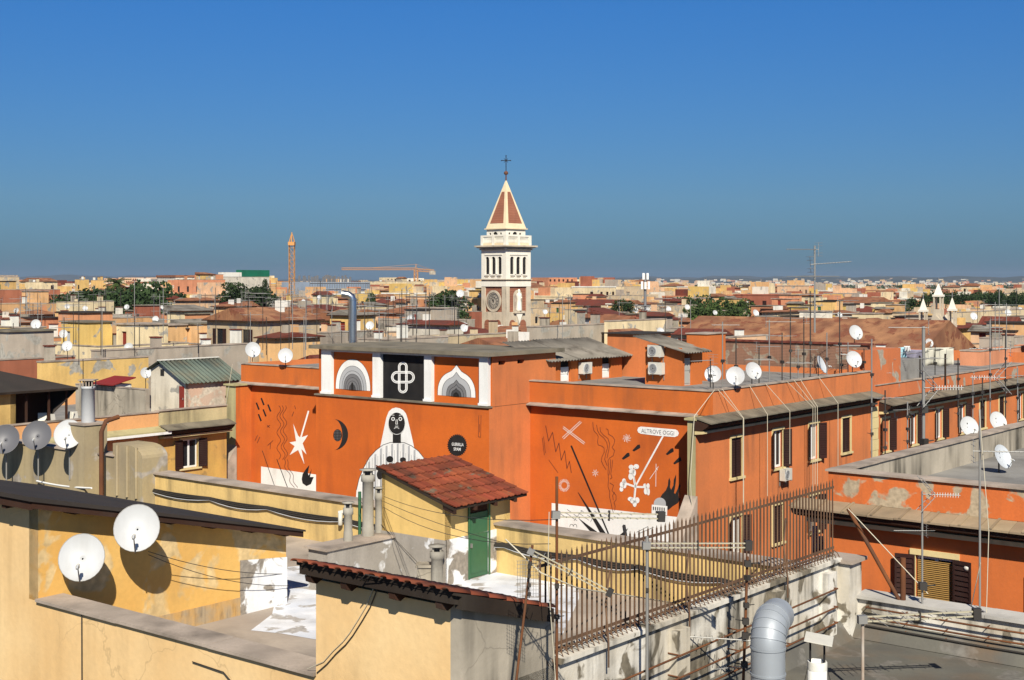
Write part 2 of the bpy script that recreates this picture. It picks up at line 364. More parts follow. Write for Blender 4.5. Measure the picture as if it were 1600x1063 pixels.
# ------------------------------------------------------------ THE PAINTED BUILDING
K = Vector((9.1, 62, 0)); LW = 33.1
def KU(u, v, z=0): q = K-D1*u+D2*v; return Vector((q.x, q.y, z))
mural = thing('painted_building', KU(0, 0, G), 'long orange apartment building with black and white murals on its blank end walls', 'building')
ZP, ZC, ZR = -5.02, -6.2, -5.35
mb = MB(); wall(mb, KU(LW, 0), D1, LW-22.9, G, ZC, M_mural, n=-D2); mb.build('mural_wall', mural); mb = MB(); wall(mb, KU(10.5, 0), D1, 10.5, G, ZC, M_mural, n=-D2); mb.build('mural_wall', mural)
SF = Pl(K, D2)                                     # street front
wt = [2.5, 6.65, 10.6, 14.5]; holes = []
for i, t in enumerate(wt):
    for r in range(5): holes.append((t-.5, t+.5, -9.3-3.75*r, -7.42-3.75*r))
mb = MB(); wall(mb, K, D2, 17.7, G, ZC, M_side, holes, n=D1); mb.build('street_wall', mural)
for i, t in enumerate(wt):
    for r in range(5):
        st = ['closed', 'open', 'curtain', 'closed'][i] if r == 0 else ['curtain', 'closed', 'open', 'open'][(i+r-1) % 4]
        window(mural, SF, D1, t, -9.3-3.75*r, 1.0, 1.88, st)
mb = MB(); wall(mb, KU(LW, 17.7), D1, LW, G, ZP, M_side, n=D2); wall(mb, KU(LW, 0), D2, 17.7, G, ZP, M_side, n=-D1); mb.build('rear_wall', mural)
mb = MB(); mb.poly([KU(0, 0, ZR), KU(0, 17.7, ZR), KU(LW, 17.7, ZR), KU(LW, 0, ZR)], M_roofgrey); mb.build('terrace_floor', mural)
def strip(mb, p, q, out, inn, z0, z1, m, n):       # a bar along p->q, from inn behind to out in front of the line
    p, q, n = Vector(p), Vector(q), Vector(n); p.z = q.z = 0
    mb.obox(p-n*inn+UP*z0, q-p, n*(out+inn), UP*(z1-z0), m)
mb = MB(); strip(mb, KU(-.05, 0), KU(10.5, 0), .05, .25, ZC, ZP-.06, M_mural2, -D2); mb.build('mural_parapet', mural); mb = MB(); strip(mb, KU(22.9, 0), KU(LW, 0), .05, .25, ZC, ZP-.06, M_mural2, -D2); mb.build('mural_parapet', mural)
mb = MB(); strip(mb, KU(0, .25), KU(0, 17.7), .05, .25, ZC, ZP-.06, M_sideC if 0 else M_side, D1); mb.build('street_parapet', mural)
mb = MB(); strip(mb, KU(-.1, 0), KU(10.5, 0), .1, .3, ZP-.06, ZP, M_cope, -D2); mb.build('coping', mural); mb = MB(); strip(mb, KU(22.9, 0), KU(LW, 0), .1, .3, ZP-.06, ZP, M_cope, -D2)
mb.build('coping', mural); mb = MB(); strip(mb, KU(0, .3), KU(0, 17.7), .1, .3, ZP-.06, ZP, M_cope, D1); mb.build('coping', mural)
def rnd_slab(root, name, p, d, L, n, prof, m, step, gap=.012):
    """run of separate slabs along a wall; prof = list of (out, z)"""
    k = int(L/step); me = None; d = Vector(d); n = Vector(n)
    for i in range(k):
        mb = MB(); w = L/k
        base = [Vector((0, 0, 0))+n*o+UP*z for o, z in prof]
        if me is None or i % 3 == 0:
            mb.prism(base, d*(w-gap), m); me = mb.mesh(name)
        ob = inst(name, me, root, loc=Vector(p)+d*(w*i)+UP*random.uniform(-.008, .008))
# small cornice over the mural
rnd_slab(mural, 'cornice_slab', KU(10.45, -.06, 0), D1, 9.9, -D2, [(0, ZC+.06), (.34, ZC-.02), (.34, ZC-.08), (0, ZC-.06)], M_cope, .75)
rnd_slab(mural, 'cornice_slab', KU(LW, -.06, 0), D1, 10.1, -D2, [(0, ZC+.06), (.34, ZC-.02), (.34, ZC-.08), (0, ZC-.06)], M_cope, .75)
# deep eaves on the street
def street_eaves(root, p, d, L, n, zt, out=.8, m_top=M_slab, drop=.22):
    rnd_slab(root, 'eaves_slab', Vector((p[0], p[1], 0))+n*.06, d, L, n, [(0, zt), (out, zt-drop), (out, zt-drop-.06), (0, zt-.08)], m_top, .62)
    mb = MB(); q = Vector((p[0], p[1], 0)); mb.prism([q+UP*(zt-.14), q+n*(out-.08)+UP*(zt-drop-.09), q+n*(out-.14)+UP*(zt-drop-.2), q+n*.35+UP*(zt-.62), q+UP*(zt-.62)], Vector(d)*L, M_brownwood); mb.build('eaves_soffit', root)
    mb = MB(); mb.prism([q+UP*(zt-.64), q+n*.42+UP*(zt-.64), q+n*.42+UP*(zt-.75), q+UP*(zt-.80)], Vector(d)*L, M_cream); mb.build('eaves_moulding', root)
street_eaves(mural, KU(0, -1.3), D2, 19.0, D1, -6.16)
# end fins of the side wings and their sloping feet
for u0, u1, sg in ((0, .42, 0), (LW-.9, LW, 1)):
    mb = MB(); mb.obox(KU(u0+.001, -1.2, G), -D1*(u1-u0), D2*1.2, UP*(ZC-.12-G), M_side if not sg else M_mural2); mb.build('end_fin', mural)
    mb = MB(); mb.obox(KU(u0, -1.23, G), -D1*(u1-u0), D2*.03, UP*(ZC-.12-G), M_greencream); mb.obox(KU(u0-.1, -1.35, ZC-.12), -D1*(u1-u0+.2), D2*1.3, UP*.1, M_greencream); mb.build('fin_face', mural)
    zt = -9.75 if not sg else -9.9
    mb = MB(); mb.prism([KU(u0-.12, -1.235, zt), KU(u0-.12, -3.0, zt-2.4), KU(u0-.12, -3.0, G), KU(u0-.12, -1.235, G)], -D1*(u1-u0+.25), M_cope); mb.build('buttress', mural)
# central block and its pillared loft
V0 = -3.27; U0, U1 = 10.5, 22.9
mb = MB(); wall(mb, KU(U1, V0), D1, U1-U0, G, ZC, M_mural, n=-D2); wall(mb, KU(U1, V0), D2, -V0, G, ZC, M_mural2, n=-D1); mb.build('centre_wall', mural)
mb = MB(); wall(mb, KU(U0, V0), D2, -V0, G, ZC, M_side, n=D1); mb.build('centre_side_wall', mural)
FR = Pl(KU(U0, V0), D1)
ZL0, ZL1 = -6.18, -3.68
fl = lambda px: FR.t(px)                           # negative to the left
mb = MB(); mb.poly([KU(U0, V0, ZC), KU(U0, 0, ZC), KU(U1, 0, ZC), KU(U1, V0, ZC)], M_slab)
mb.obox(KU(U0-.05, V0-.1, ZC-.03), -D1*(U1-U0+.1), D2*.3, UP*.08, M_slab); mb.build('loft_ledge', mural)
pill = [(502, 517), (582, 594), (662.5, 674), (748.5, 762)]
wallp = KU(U1, V0+.22); 
mb = MB(); wall(mb, wallp, D1, U1-U0, ZL0, ZL1, M_mural, n=-D2)
wall(mb, KU(U1, V0+.22), D2, 5.2, ZL0, ZL1, M_mural2, n=-D1); wall(mb, KU(U1, V0+5.42), D1, U1-U0, ZL0, ZL1, M_mural2, n=D2); mb.build('loft_wall', mural)
mb = MB(); wall(mb, KU(U0, V0+.22), D2, 5.2, ZL0, ZL1, M_side, [(.5, 1.05, -4.15, -3.95), (2.0, 2.55, -4.15, -3.95)], n=D1, depth=.4)
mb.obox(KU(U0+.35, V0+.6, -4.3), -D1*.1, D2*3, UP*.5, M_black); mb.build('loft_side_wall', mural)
for a, b in pill:
    ta, tb = fl(a), fl(b); mb = MB(); mb.obox(FR.at(ta, ZL0+.05), D1*(tb-ta), D2*.22, UP*(ZL1-ZL0-.05), M_white)
    mb.obox(FR.at(ta-.03, ZL0+.05)-D2*.06, D1*(tb-ta+.06), D2*.06, UP*.12, M_white); mb.build('pillar', mural)
for (a, b) in ((517, 582), (594, 662.5), (674, 748.5)):
    mb = MB(); mb.obox(FR.at(fl(a), ZL1-.13)+D2*.02, D1*(fl(b)-fl(a)), D2*.2, UP*.13, M_white); mb.build('lintel', mural)
mb = MB(); mb.obox(KU(U0-.3, V0-.28, ZL1), -D1*(U1-U0+.6), D2*6.1, UP*.2, M_slab); mb.build('loft_roof_slab', mural)
# ---- painted figures: flat paint, a few millimetres proud of the wall
def art(pl, n, pts, m, name, k=1, hole=None):
    off = Vector(n)*(.004*k); mb = MB(); q = [pl.pt(*p)+off for p in pts]
    a = (q[1]-q[0]); nr = Vector((0, 0, 0))
    for i in range(len(q)): nr += q[i].cross(q[(i+1) % len(q)])
    if nr.dot(Vector(n)) < 0: q = q[::-1]
    mb.poly(q, m); return mb
class Art:
    def __init__(s, pl, n, ox, oy, sc): s.pl, s.n, s.ox, s.oy, s.sc = pl, n, ox, oy, sc
    def c(s, pts): return [(s.ox+x/s.sc, s.oy+y/s.sc) for x, y in pts]
    def poly(s, name, pts, m, k=1): return s.mbb(name, [s.c(pts)], m, k)
    def mbb(s, name, polys, m, k):
        mb = MB()
        for p in polys:
            a = art(s.pl, s.n, p, m, name, k); mb.add(a.v, a.f, m)
        return mb.build(name, mural)
    def lines(s, name, pls, w, m, k=2, w2=None):
        polys = []
        for pts in pls:
            pts = s.c(pts); n = len(pts)-1
            for i in range(n):
                (x0, y0), (x1, y1) = pts[i], pts[i+1]; L = math.hypot(x1-x0, y1-y0) or 1
                wa = w/s.sc/2; wb = wa if w2 is None else w2/s.sc/2
                a0 = wa+(wb-wa)*i/n; a1 = wa+(wb-wa)*(i+1)/n
                nx, ny = -(y1-y0)/L, (x1-x0)/L; ex, ey = (x1-x0)/L*a0*.4, (y1-y0)/L*a0*.4
                polys.append([(x0-ex+nx*a0, y0-ey+ny*a0), (x1+ex+nx*a1, y1+ey+ny*a1), (x1+ex-nx*a1, y1+ey-ny*a1), (x0-ex-nx*a0, y0-ey-ny*a0)])
        return s.mbb(name, polys, m, k)
def ell(cx, cy, rx, ry, n=24, a0=0, a1=360): return [(cx+rx*math.cos(R(a0+(a1-a0)*i/n)), cy-ry*math.sin(R(a0+(a1-a0)*i/n))) for i in range(n+(a1-a0 < 360))]
def ringp(outer, inner): # strip polygons between two equally sampled outlines
    n = len(outer); return [[outer[i], outer[(i+1) % n], inner[(i+1) % n], inner[i]] for i in range(n)]
ML = Pl(K, D1)
AL = Art(ML, -D2, 350, 530, 4.571); AF = Art(FR, -D2, 350, 530, 4.571)
for (x, y) in ((240, 480), (275, 447), (323, 493), (289, 528), (255, 562)): AL.poly('painted_dash', [(x-14, y-24), (x-4, y-28), (x+16, y+22), (x+5, y+27)], M_black)
def wav(x0, y0, x1, y1, amp, nseg, ph=0): return [(x0+(x1-x0)*i/24+amp*math.sin(ph+i/24*nseg*math.pi), y0+(y1-y0)*i/24) for i in range(25)]
M_dkbrown = flat('thin dark mural line', (.10, .02, .012))
AL.lines('painted_smoke', [wav(x, 475, x+d, 860, 14, 7, p) for x, d, p in ((392, 0, 0), (410, 15, .4), (432, 10, .8))]+[wav(425, 860, 495, 1060, 10, 4, 1), wav(445, 860, 520, 1060, 8, 4, 1)], 3.5, M_dkbrown)
AL.poly('painted_star', [(495, 605), (530, 690), (545, 705), (600, 685), (562, 745), (590, 825), (553, 785), (575, 895), (530, 792), (470, 828), (505, 765), (468, 738), (515, 730)], M_white)
AL.lines('painted_wand', [[(604, 515), (546, 715)]], 11, M_white, 2)
AL.poly('painted_white_block', [(265, 910), (700, 974), (700, 1250), (265, 1250)], M_white, 1)
AL.lines('painted_rod', [[(275, 798), (380, 1100)]], 4, M_black, 3); AL.lines('painted_rod', [[(378, 858), (470, 1100)]], 5, M_black, 3)
AL.poly('painted_flame', [(556, 1000), (562, 965), (585, 930), (610, 900), (600, 955), (606, 975), (628, 925), (615, 985), (642, 985), (622, 1035), (590, 1050), (562, 1030)], M_black, 3)
AL.lines('painted_small_marks', [[(505, 475), (512, 500)], [(486, 552), (498, 520)], [(222, 725), (240, 688)], [(238, 742), (256, 700)], [(308, 630), (328, 615)], [(310, 615), (325, 632)], [(312, 760), (335, 740), (350, 725)], [(330, 785), (332, 745)]], 4, M_dkbrown)
# crescent, veiled figure, arches, knot
cr = [(785+102*math.sin(R(a)), 683-111*math.cos(R(a))) for a in range(0, 181, 12)]; ci = [(785+60*math.sin(R(a)), 683-111*math.cos(R(a))) for a in range(180, -1, -12)]
AF.poly('painted_crescent', cr+ci[1:-1], M_black); AF.poly('painted_dotted_disc', ell(812, 687, 31, 43), M_black, 2)
AF.mbb('painted_disc_dots', [AF.c(ell(x, y, 2.5, 3.5, 6)) for x in range(792, 836, 10) for y in range(655, 722, 11) if ((x-812)/27)**2+((y-687)/38)**2 < 1], M_grey2, 3)
AF.poly('painted_veil', [(1112, 790), (1135, 680), (1160, 560), (1178, 517), (1200, 497), (1227, 489), (1255, 494), (1280, 508), (1300, 532), (1312, 570), (1340, 690), (1362, 790)], M_white, 1)
body = [(948, 1075), (965, 1000), (1000, 915), (1040, 845), (1085, 795), (1135, 757), (1190, 738), (1240, 735), (1290, 740), (1340, 762), (1390, 800), (1430, 850), (1470, 930), (1500, 1010), (1515, 1075)]
AF.poly('painted_robe', body+[(1530, 1300), (930, 1300)], M_white, 2); AF.lines('painted_robe_outline', [body], 4, M_black, 3)
AF.mbb('painted_robe_stripes', [AF.c([(x, y0), (x+14, y0-6), (x+14, 1290), (x, 1290)]) for x, y0 in ((1030, 880), (1075, 825), (1115, 785), (1155, 765), (1195, 752), (1235, 750), (1275, 752), (1315, 765), (1355, 795))], M_grey1, 3)
AF.lines('painted_robe_seams', [[(x, 790+abs(x-1230)*.35), (x, 1290)] for x in range(1020, 1420, 20)], 2, M_grey2, 4)
for x, y, rx, ry in ((1186, 858, 25, 23), (1280, 862, 22, 18), (1115, 968, 22, 34), (1236, 985, 20, 30)): AF.poly('painted_button', ell(x, y, rx, ry), M_black, 5)
AF.poly('painted_neck', [(1207, 668), (1265, 668), (1265, 742), (1207, 742)], M_black, 5); AF.poly('painted_face', ell(1236, 602, 60, 78, 32), M_black, 6)
AF.lines('painted_face_outline', [ell(1236, 602, 60, 79, 32)+[(1296, 602)]], 3, M_white, 7)
AF.mbb('painted_eyes', [AF.c(q) for cx in (1210, 1262) for q in ringp(ell(cx, 570, 13, 14, 14), ell(cx, 570, 7, 8, 14))], M_white, 7)
AF.lines('painted_features', [ell(1206, 566, 24, 24, 8, 60, 150), ell(1266, 566, 24, 24, 8, 30, 120), [(1232, 575), (1229, 607), (1242, 607), (1240, 575)], ell(1235, 640, 16, 8, 8, 0, 180), [(1226, 622), (1246, 622)]], 4, M_white, 7)
PW = Pl(KU(U0, V0+.22), D1)
AP = Art(PW, -D2, 350, 530, 4.571)
def arch(A, cx, yb, rx, h, name, cols, ogee=False, slope=.07):
    for i, (f, m) in enumerate(cols):
        pts = []
        for j in range(25):
            a = math.pi*(1-j/24); x = cx+rx*f*math.cos(a); hh = h*f
            if ogee: y = (math.sin(a)**.75)*.80; y += .20*max(0, 1-abs(math.cos(a))*3.2)**1.3
            else: y = math.sin(a)**.85
            pts.append((x, yb-hh*y+slope*(x-cx)))
        ob = A.poly(name, pts, m, i*2+1)
        A.lines(name+'_edge', [pts], 2.2, M_black, i*2+2)
arch(AP, 922, 362, 124, 218, 'painted_arch', ((1, M_white), (.78, M_grey1), (.62, M_grey1), (.52, M_grey2), (.40, M_grey2), (.29, M_grey2), (.18, M_grey3)))
AP.poly('painted_doorway', [(915, 360), (915, 318), (922, 306), (929, 318), (929, 361)], M_black, 17)
AQ = Art(PW, -D2, 680, 520, 3.636)
arch(AQ, 122, 362, 108, 180, 'painted_ogee_arch', ((1, M_white), (.76, M_grey1), (.52, M_grey2), (.38, M_grey2), (.26, M_grey3), (.14, M_black)), True)
AP.poly('painted_black_panel', [(1114, 100), (1430, 100), (1430, 470), (1114, 470)], M_black, 1)
def stad(x0, x1, y0, y1, n=10):
    pts = []; w, h = (x1-x0)/2, (y1-y0)/2; r = min(w, h); cx, cy = (x0+x1)/2, (y0+y1)/2
    for (sx, sy, a) in ((1, 1, 0), (-1, 1, 90), (-1, -1, 180), (1, -1, 270)):
        for i in range(n+1): b = R(a+90*i/n); pts.append((cx+sx*(w-r)+r*math.cos(b), cy+sy*(h-r)+r*math.sin(b)))
    return pts
for nm, (x0, x1, y0, y1) in (('a', (1244, 1312, 163, 387)), ('b', (1195, 1364, 229, 316))):
    k = 2 if nm == 'a' else 4
    AP.mbb('painted_knot_loop', [AP.c(q) for q in ringp(stad(x0, x1, y0, y1), stad(x0+17, x1-17, y0+17, y1-17))], M_white, k)
    AP.mbb('painted_knot_groove', [AP.c(q) for q in ringp(stad(x0+7, x1-7, y0+7, y1-7), stad(x0+9.5, x1-9.5, y0+9.5, y1-9.5))], M_black, k+1)
for q_ in ([(1295, 226), (1312, 226), (1312, 250), (1295, 250)], [(1244, 296), (1261, 296), (1261, 320), (1244, 320)]): AP.poly('painted_knot_crossing', q_, M_white, 6)
# badge with the artists' name
AB = Art(FR, -D2, 680, 520, 3.636)
AB.poly('painted_badge', [(125+(58 if i % 2 else 51)*math.cos(math.pi*i/30), 640-(66 if i % 2 else 58)*math.sin(math.pi*i/30)) for i in range(60)], M_black, 1)
AB.lines('painted_slot', [[(248, 470), (246, 592), (259, 594), (261, 470)], [(253, 520), (252, 565)]], 2.5, M_dkbrown)
def text(root, s, pl, n, px0, px1, py0, py1, m, name, k=2, slope=0, bold=0):
    cu = bpy.data.curves.new(name, 'FONT'); cu.body = s; cu.align_x = 'LEFT'; cu.resolution_u = 2
    if bold: cu.offset = bold
    to = bpy.data.objects.new('t', cu); COL.objects.link(to); dg = bpy.context.evaluated_depsgraph_get()
    me = bpy.data.meshes.new_from_object(to.evaluated_get(dg)); bpy.data.objects.remove(to)
    xs = [v.co.x for v in me.vertices]; ys = [v.co.y for v in me.vertices]; x0, x1, y0, y1 = min(xs), max(xs), min(ys), max(ys)
    mb = MB(); off = Vector(n)*.004*k; vs = []
    for v in me.vertices:
        a = (v.co.x-x0)/(x1-x0); px = px0+(px1-px0)*a; b = (v.co.y-y0)/(y1-y0)
        vs.append(pl.pt(px, py1+(py0-py1)*b+slope*a)+off)
    mb.add(vs, [list(p.vertices) for p in me.polygons], m); return mb.build(name, root)
text(mural, 'GUERRILLA', FR, -D2, 706, 724.5, 691.6, 696.6, M_white, 'badge_lettering', 3, 1.0, .02)
text(mural, 'SPAM', FR, -D2, 709, 720, 699.2, 704.2, M_white, 'badge_lettering', 3, .6, .02)
# right wall
AD = Art(ML, -D2, 830, 640, 5.061)
AD.lines('painted_zigzag', [[(115, 128), (138, 250), (170, 180), (195, 335), (220, 265), (238, 402), (266, 325), (283, 467), (303, 410), (318, 500)]], 5, M_dkbrown)
AD.lines('painted_strokes', [[(88, 225), (105, 360)], [(98, 215), (113, 345)], [(140, 400), (212, 500)]], 3.5, M_dkbrown)
AD.lines('painted_white_cross', [[(255, 135), (425, 263)], [(252, 148), (418, 274)], [(388, 93), (247, 222)], [(398, 102), (257, 233)]], 4, M_white)
AD.lines('painted_sunburst', [[(262+24*math.cos(a), 600-27*math.sin(a)), (262+44*math.cos(a), 600-50*math.sin(a))] for a in [math.pi*i/11 for i in range(22)]], 3.5, M_white)
AD.lines('painted_sparkle', [[(507+6*math.cos(a), 502-6*math.sin(a)), (507+25*math.cos(a), 502-28*math.sin(a))] for a in [math.pi*i/3.5+.3 for i in range(7)]], 3.5, M_white)
AD.lines('painted_whirl', [[(757+r*math.cos(a+r*.03), 228-r*math.sin(a+r*.03)) for r in (5, 12, 20, 28, 33)] for a in [math.pi*i/4 for i in range(8)]], 3.5, M_white)
AD.lines('painted_smoke', [[(488, 100), (490, 135), (498, 170), (522, 195), (531, 215), (525, 255), (530, 280), (560, 290), (577, 305), (578, 340), (560, 375), (555, 405), (570, 440), (592, 475)],
    [(518, 122), (525, 165), (540, 195), (575, 225), (598, 260), (605, 300), (590, 350), (582, 395), (602, 445)], [(545, 140), (548, 175), (575, 205), (608, 230), (622, 275), (612, 330), (600, 385)],
    [(592, 152), (608, 160), (612, 195), (645, 215), (662, 240), (655, 275), (640, 300), (660, 325), (650, 365), (620, 385), (608, 405), (612, 440), (608, 500), (612, 560), (608, 610), (622, 650), (620, 690), (632, 740), (640, 780), (650, 815)],
    [(628, 395), (628, 450), (620, 500), (615, 520)], [(645, 400), (640, 450), (630, 510), (640, 540), (625, 550)], [(622, 580), (652, 600), (640, 640), (655, 660), (672, 680), (672, 715), (655, 735), (665, 765), (660, 800)], [(660, 655), (645, 680), (650, 715)]], 4, M_dkbrown)
AD.poly('painted_white_band', [(162, 740), (1250, 861), (1250, 1300), (162, 1300)], M_white, 1)
AD.lines('painted_spear', [[(318, 288), (560, 860), (630, 1025)]], 13, M_black, 3, 11); AD.lines('painted_spear', [[(372, 655), (480, 830), (600, 1030)]], 3, M_black, 4, 42)
AD.poly('painted_spike', [(370, 855), (520, 965), (560, 1020), (500, 1000)], M_black, 3); AD.poly('painted_spike', [(768, 938), (720, 1030), (640, 1040)], M_black, 3)
AD.lines('painted_scribble', [[(340, 880), (405, 795)], [(470, 890), (500, 830)], [(835, 970), (925, 925)], [(845, 985), (970, 930)], ell(320, 925, 14, 18, 8, 0, 200), ell(348, 925, 14, 18, 8, -20, 180), ell(330, 945, 25, 10, 8, 180, 330)], 3, M_black, 3)
for x, y in ((748, 368), (832, 303), (1096, 332), (1155, 405)): AD.poly('painted_dart', [(x-32, y+20), (x+10, y-24), (x+28, y-26), (x+32, y-2), (x+26, y+4), (x-20, y+30)], M_black, 1)
AD.lines('painted_lever', [[(1042, 212), (826, 605)]], 13, M_white, 2)
AD.poly('painted_plaque', [(868, 135), (1142, 158), (1160, 168), (1169, 188), (1160, 208), (1136, 218), (1000, 208), (868, 192), (848, 182), (840, 164), (848, 143)], M_white, 3)
text(mural, 'ALTROVE OGGI', ML, -D2, 830+872/5.061, 830+1132/5.061, 640+150/5.061, 640+184/5.061, M_grey2, 'plaque_lettering', 5, 4.4)
AD.lines('painted_bone', [[(825, 612), (806, 510)], [(825, 612), (748, 585)], [(825, 612), (895, 614)], [(825, 612), (815, 715)]], 16, M_white, 2)
def blob(cs): return [AD.c(ell(x, y, a, b, 14)) for x, y, a, b in cs]
AD.mbb('painted_bone_knuckles', blob([(788, 530, 18, 28), (800, 490, 26, 22), (792, 455, 20, 18), (832, 452, 22, 20), (812, 500, 18, 30), (735, 565, 15, 20), (720, 595, 18, 24), (715, 630, 15, 20), (740, 590, 16, 34), (900, 605, 14, 20), (926, 605, 12, 22), (908, 645, 16, 28), (928, 650, 12, 30), (785, 708, 20, 17), (820, 745, 16, 26), (840, 718, 18, 24), (805, 720, 22, 24)]), M_white, 4)
AD.lines('painted_bone_joints', [[(806, 505), (820, 480)], [(735, 600), (748, 575)], [(905, 590), (918, 640)], [(805, 718), (830, 735)], [(822, 455), (834, 470)], [(812, 515), (825, 600)], [(820, 625), (812, 700)]], 2.2, M_grey2, 5)
AD.lines('painted_twigs', [[(988, 430), (986, 610)], [(1006, 452), (938, 550)], [(985, 455), (1000, 480)]], 3.5, M_white)
AD.poly('painted_flame', [(1020, 700), (1035, 672), (1065, 640), (1082, 600), (1085, 560), (1094, 538), (1102, 570), (1098, 615), (1108, 635), (1125, 600), (1128, 555), (1146, 512), (1146, 560), (1138, 620), (1130, 660), (1140, 668), (1158, 630), (1172, 585), (1180, 600), (1165, 670), (1168, 700), (1182, 705), (1160, 740), (1120, 765), (1085, 795), (1050, 770)], M_black, 2)
AD.poly('painted_dome', ell(1018, 745, 48, 48, 20, 0, 180)+[(970, 760), (1066, 765)], M_grey1, 3); AD.poly('painted_house', [(955, 752), (1078, 764), (1076, 838), (953, 826)], M_white, 4)
AD.mbb('painted_house_windows', [AD.c([(x, 768+(x-960)*.09), (x+9, 768+(x-960)*.09), (x+9, 795+(x-960)*.09), (x, 795+(x-960)*.09)]) for x in range(964, 1062, 17)]+[AD.c([(985, 800), (998, 801), (998, 830), (985, 829)])], M_grey3, 5)

# ---- huts on the painted building's terrace
def ac_mesh():
    a = MB(); a.box(-.42, .42, -.15, .15, 0, .6, M_plastic); g_ = MB(); g_.lathe([(.25, 0), (.25, .02), (.22, .02), (.22, 0)], (0, 0, 0), M_grey1, 20)
    M = Matrix.Translation((-.12, -.155, .3)) @ Matrix.Rotation(R(90), 4, 'X')
    for r in (.06, .12, .18): g_.lathe([(r, .012), (r+.012, .02), (r+.024, .012)], (0, 0, 0), M_grey1, 16)
    g_.lathe([(0, .004), (.22, .004)], (0, 0, 0), M_grey3, 20)
    g_.v = [M @ v for v in g_.v]
    b = MB(); b.box(-.36, -.3, -.18, .2, -.05, 0, M_galv); b.box(.3, .36, -.18, .2, -.05, 0, M_galv); b.box(-.36, -.32, .16, .2, -.3, -.05, M_galv); b.box(.32, .36, .16, .2, -.3, -.05, M_galv)
    return a.mesh('housing'), g_.mesh('fan_grille'), b.mesh('bracket')
ACM = ac_mesh()
def aircon(pos, n, label, sc=1):
    rz = math.atan2(n[1], n[0])+math.pi/2
    t = thing('air_conditioner', pos, label, 'air conditioner', 'air conditioning units fixed to orange walls', rz)
    for nm, me in zip(('housing', 'fan_grille', 'bracket'), ACM):
        o = bpy.data.objects.new(nm, me); COL.objects.link(o); o.parent = t
    t.scale = (sc,)*3; return t
def door(root, pl, n, t0, t1, z0, z1, m, name='door'):
    mb = MB(); w = t1-t0; q = pl.at(t0, z0)+n*.01; mb.obox(q, pl.d*w, -n*.05, UP*(z1-z0), m)
    for a, b, c, e in ((.08, .92, .08, .45), (.08, .92, .55, .93)): mb.obox(q+pl.d*w*a+UP*(z1-z0)*c+n*.0, pl.d*w*(b-a), n*.02, UP*(z1-z0)*(e-c), m)
    d = mb.build(name, root); h = MB(); h.obox(q+pl.d*w*.82+UP*(z1-z0)*.5+n*.02, pl.d*.03, n*.05, UP*.12, M_galv); h.build('handle', d); return d
A1 = P(855, 0, 70); H1 = Pl((A1.x, A1.y), D2); L1 = H1.t(972); c0 = H1.at(0)
h1 = thing('rooftop_hut', H1.at(0, ZR), 'low orange rooftop hut with two white doors under long grey corrugated roof', 'hut')
wd = 2.3
mb = MB(); wall(mb, c0, D2, L1, ZR, -4.12, M_orange, [(H1.t(876), H1.t(892), ZR+.02, -4.2), (H1.t(941), H1.t(955), ZR+.02, -4.2)], n=D1, depth=.25)
mb.prism([c0+UP*ZR, c0-D1*wd+UP*ZR, c0-D1*wd+UP*-3.45, c0+UP*-4.12], D2*.02, M_orange); q = c0+D2*(L1-.02)
mb.prism([q+UP*ZR, q-D1*wd+UP*ZR, q-D1*wd+UP*-3.45, q+UP*-4.12], D2*.02, M_orange); mb.obox(c0-D1*wd+UP*ZR, D1*.02, D2*L1, UP*1.9, M_orange); mb.build('wall', h1)
for a, b in ((876, 892), (941, 955)):
    d = door(h1, Pl(c0-D1*.15, D2), D1, H1.t(a)+.02, H1.t(b)-.02, ZR, -4.55, M_white)
    mb = MB(); mb.obox(H1.at(H1.t(a), -4.5)-D1*.22, D2*(H1.t(b)-H1.t(a)), D1*.04, UP*.3, M_black); mb.build('fanlight', h1)
for i in range(3):
    mb = MB(); a0 = -.35+i*(L1+.9)/3; gabled_sheet(mb, c0+D2*a0+D1*.45+UP*(-4.15+.03*(i == 1)), D2*((L1+.9)/3+.06), -D1*(wd+.9)+UP*.92, M_corr, per=.26, amp=.045); mb.build('corrugated_sheet', h1)
aircon(H1.at(H1.t(910), -4.95)+D1*.2, D1, 'air conditioner between the two white doors of the low terrace hut')
# tall orange block and second hut
A2 = Pl(P(1066, 0, 68.6).xy, D1); c2 = A2.at(0)
h2 = thing('rooftop_hut', A2.at(0, ZR), 'orange rooftop hut with two stacked air conditioners and a white corner door', 'hut')
B2 = Pl(c2, D2); L2 = B2.t(1097)
mb = MB(); wl = -A2.t(1008); wall(mb, c2-D1*wl, D1, wl, ZR, -3.4, M_orange, n=-D2)
mb.v[-2].z = -3.05 if 0 else mb.v[-2].z
wall(mb, c2, D2, L2, ZR, -3.62, M_orange, [(B2.t(1069.5), B2.t(1081.5), ZR+.01, -3.66)], n=D1, depth=.2)
mb.obox(c2-D1*wl+UP*ZR+D2*L2, D1*wl, D2*.02, UP*2, M_orange); mb.build('wall', h2)
door(h2, Pl(c2-D1*.12, D2), D1, B2.t(1069.5)+.02, B2.t(1081.5)-.02, ZR, -3.95, M_curt)
mb = MB(); gabled_sheet(mb, c2-D2*.4+D1*.5+UP*-3.62, D2*(L2+.6), -D1*(wl+1.0)+UP*.78, M_corr, per=.26, amp=.045); mb.build('corrugated_sheet', h2)
aircon(A2.at(A2.t(1029), -4.78)-D2*.2, -D2, 'lower air conditioner of the stacked pair on the orange hut', 1.0)
aircon(A2.at(A2.t(1028), -3.88)-D2*.2, -D2, 'upper air conditioner of the stacked pair on the orange hut', 1.0)
h3 = thing('rooftop_block', A2.at(-wl-.3, ZR), 'tall plain orange stair head between the two corrugated hut roofs', 'hut')
t0 = A2.t(950); mb = MB(); q = P(949, 0, 76.5); q.z = 0
wb3 = Pl(q.xy, D1).t(1003)
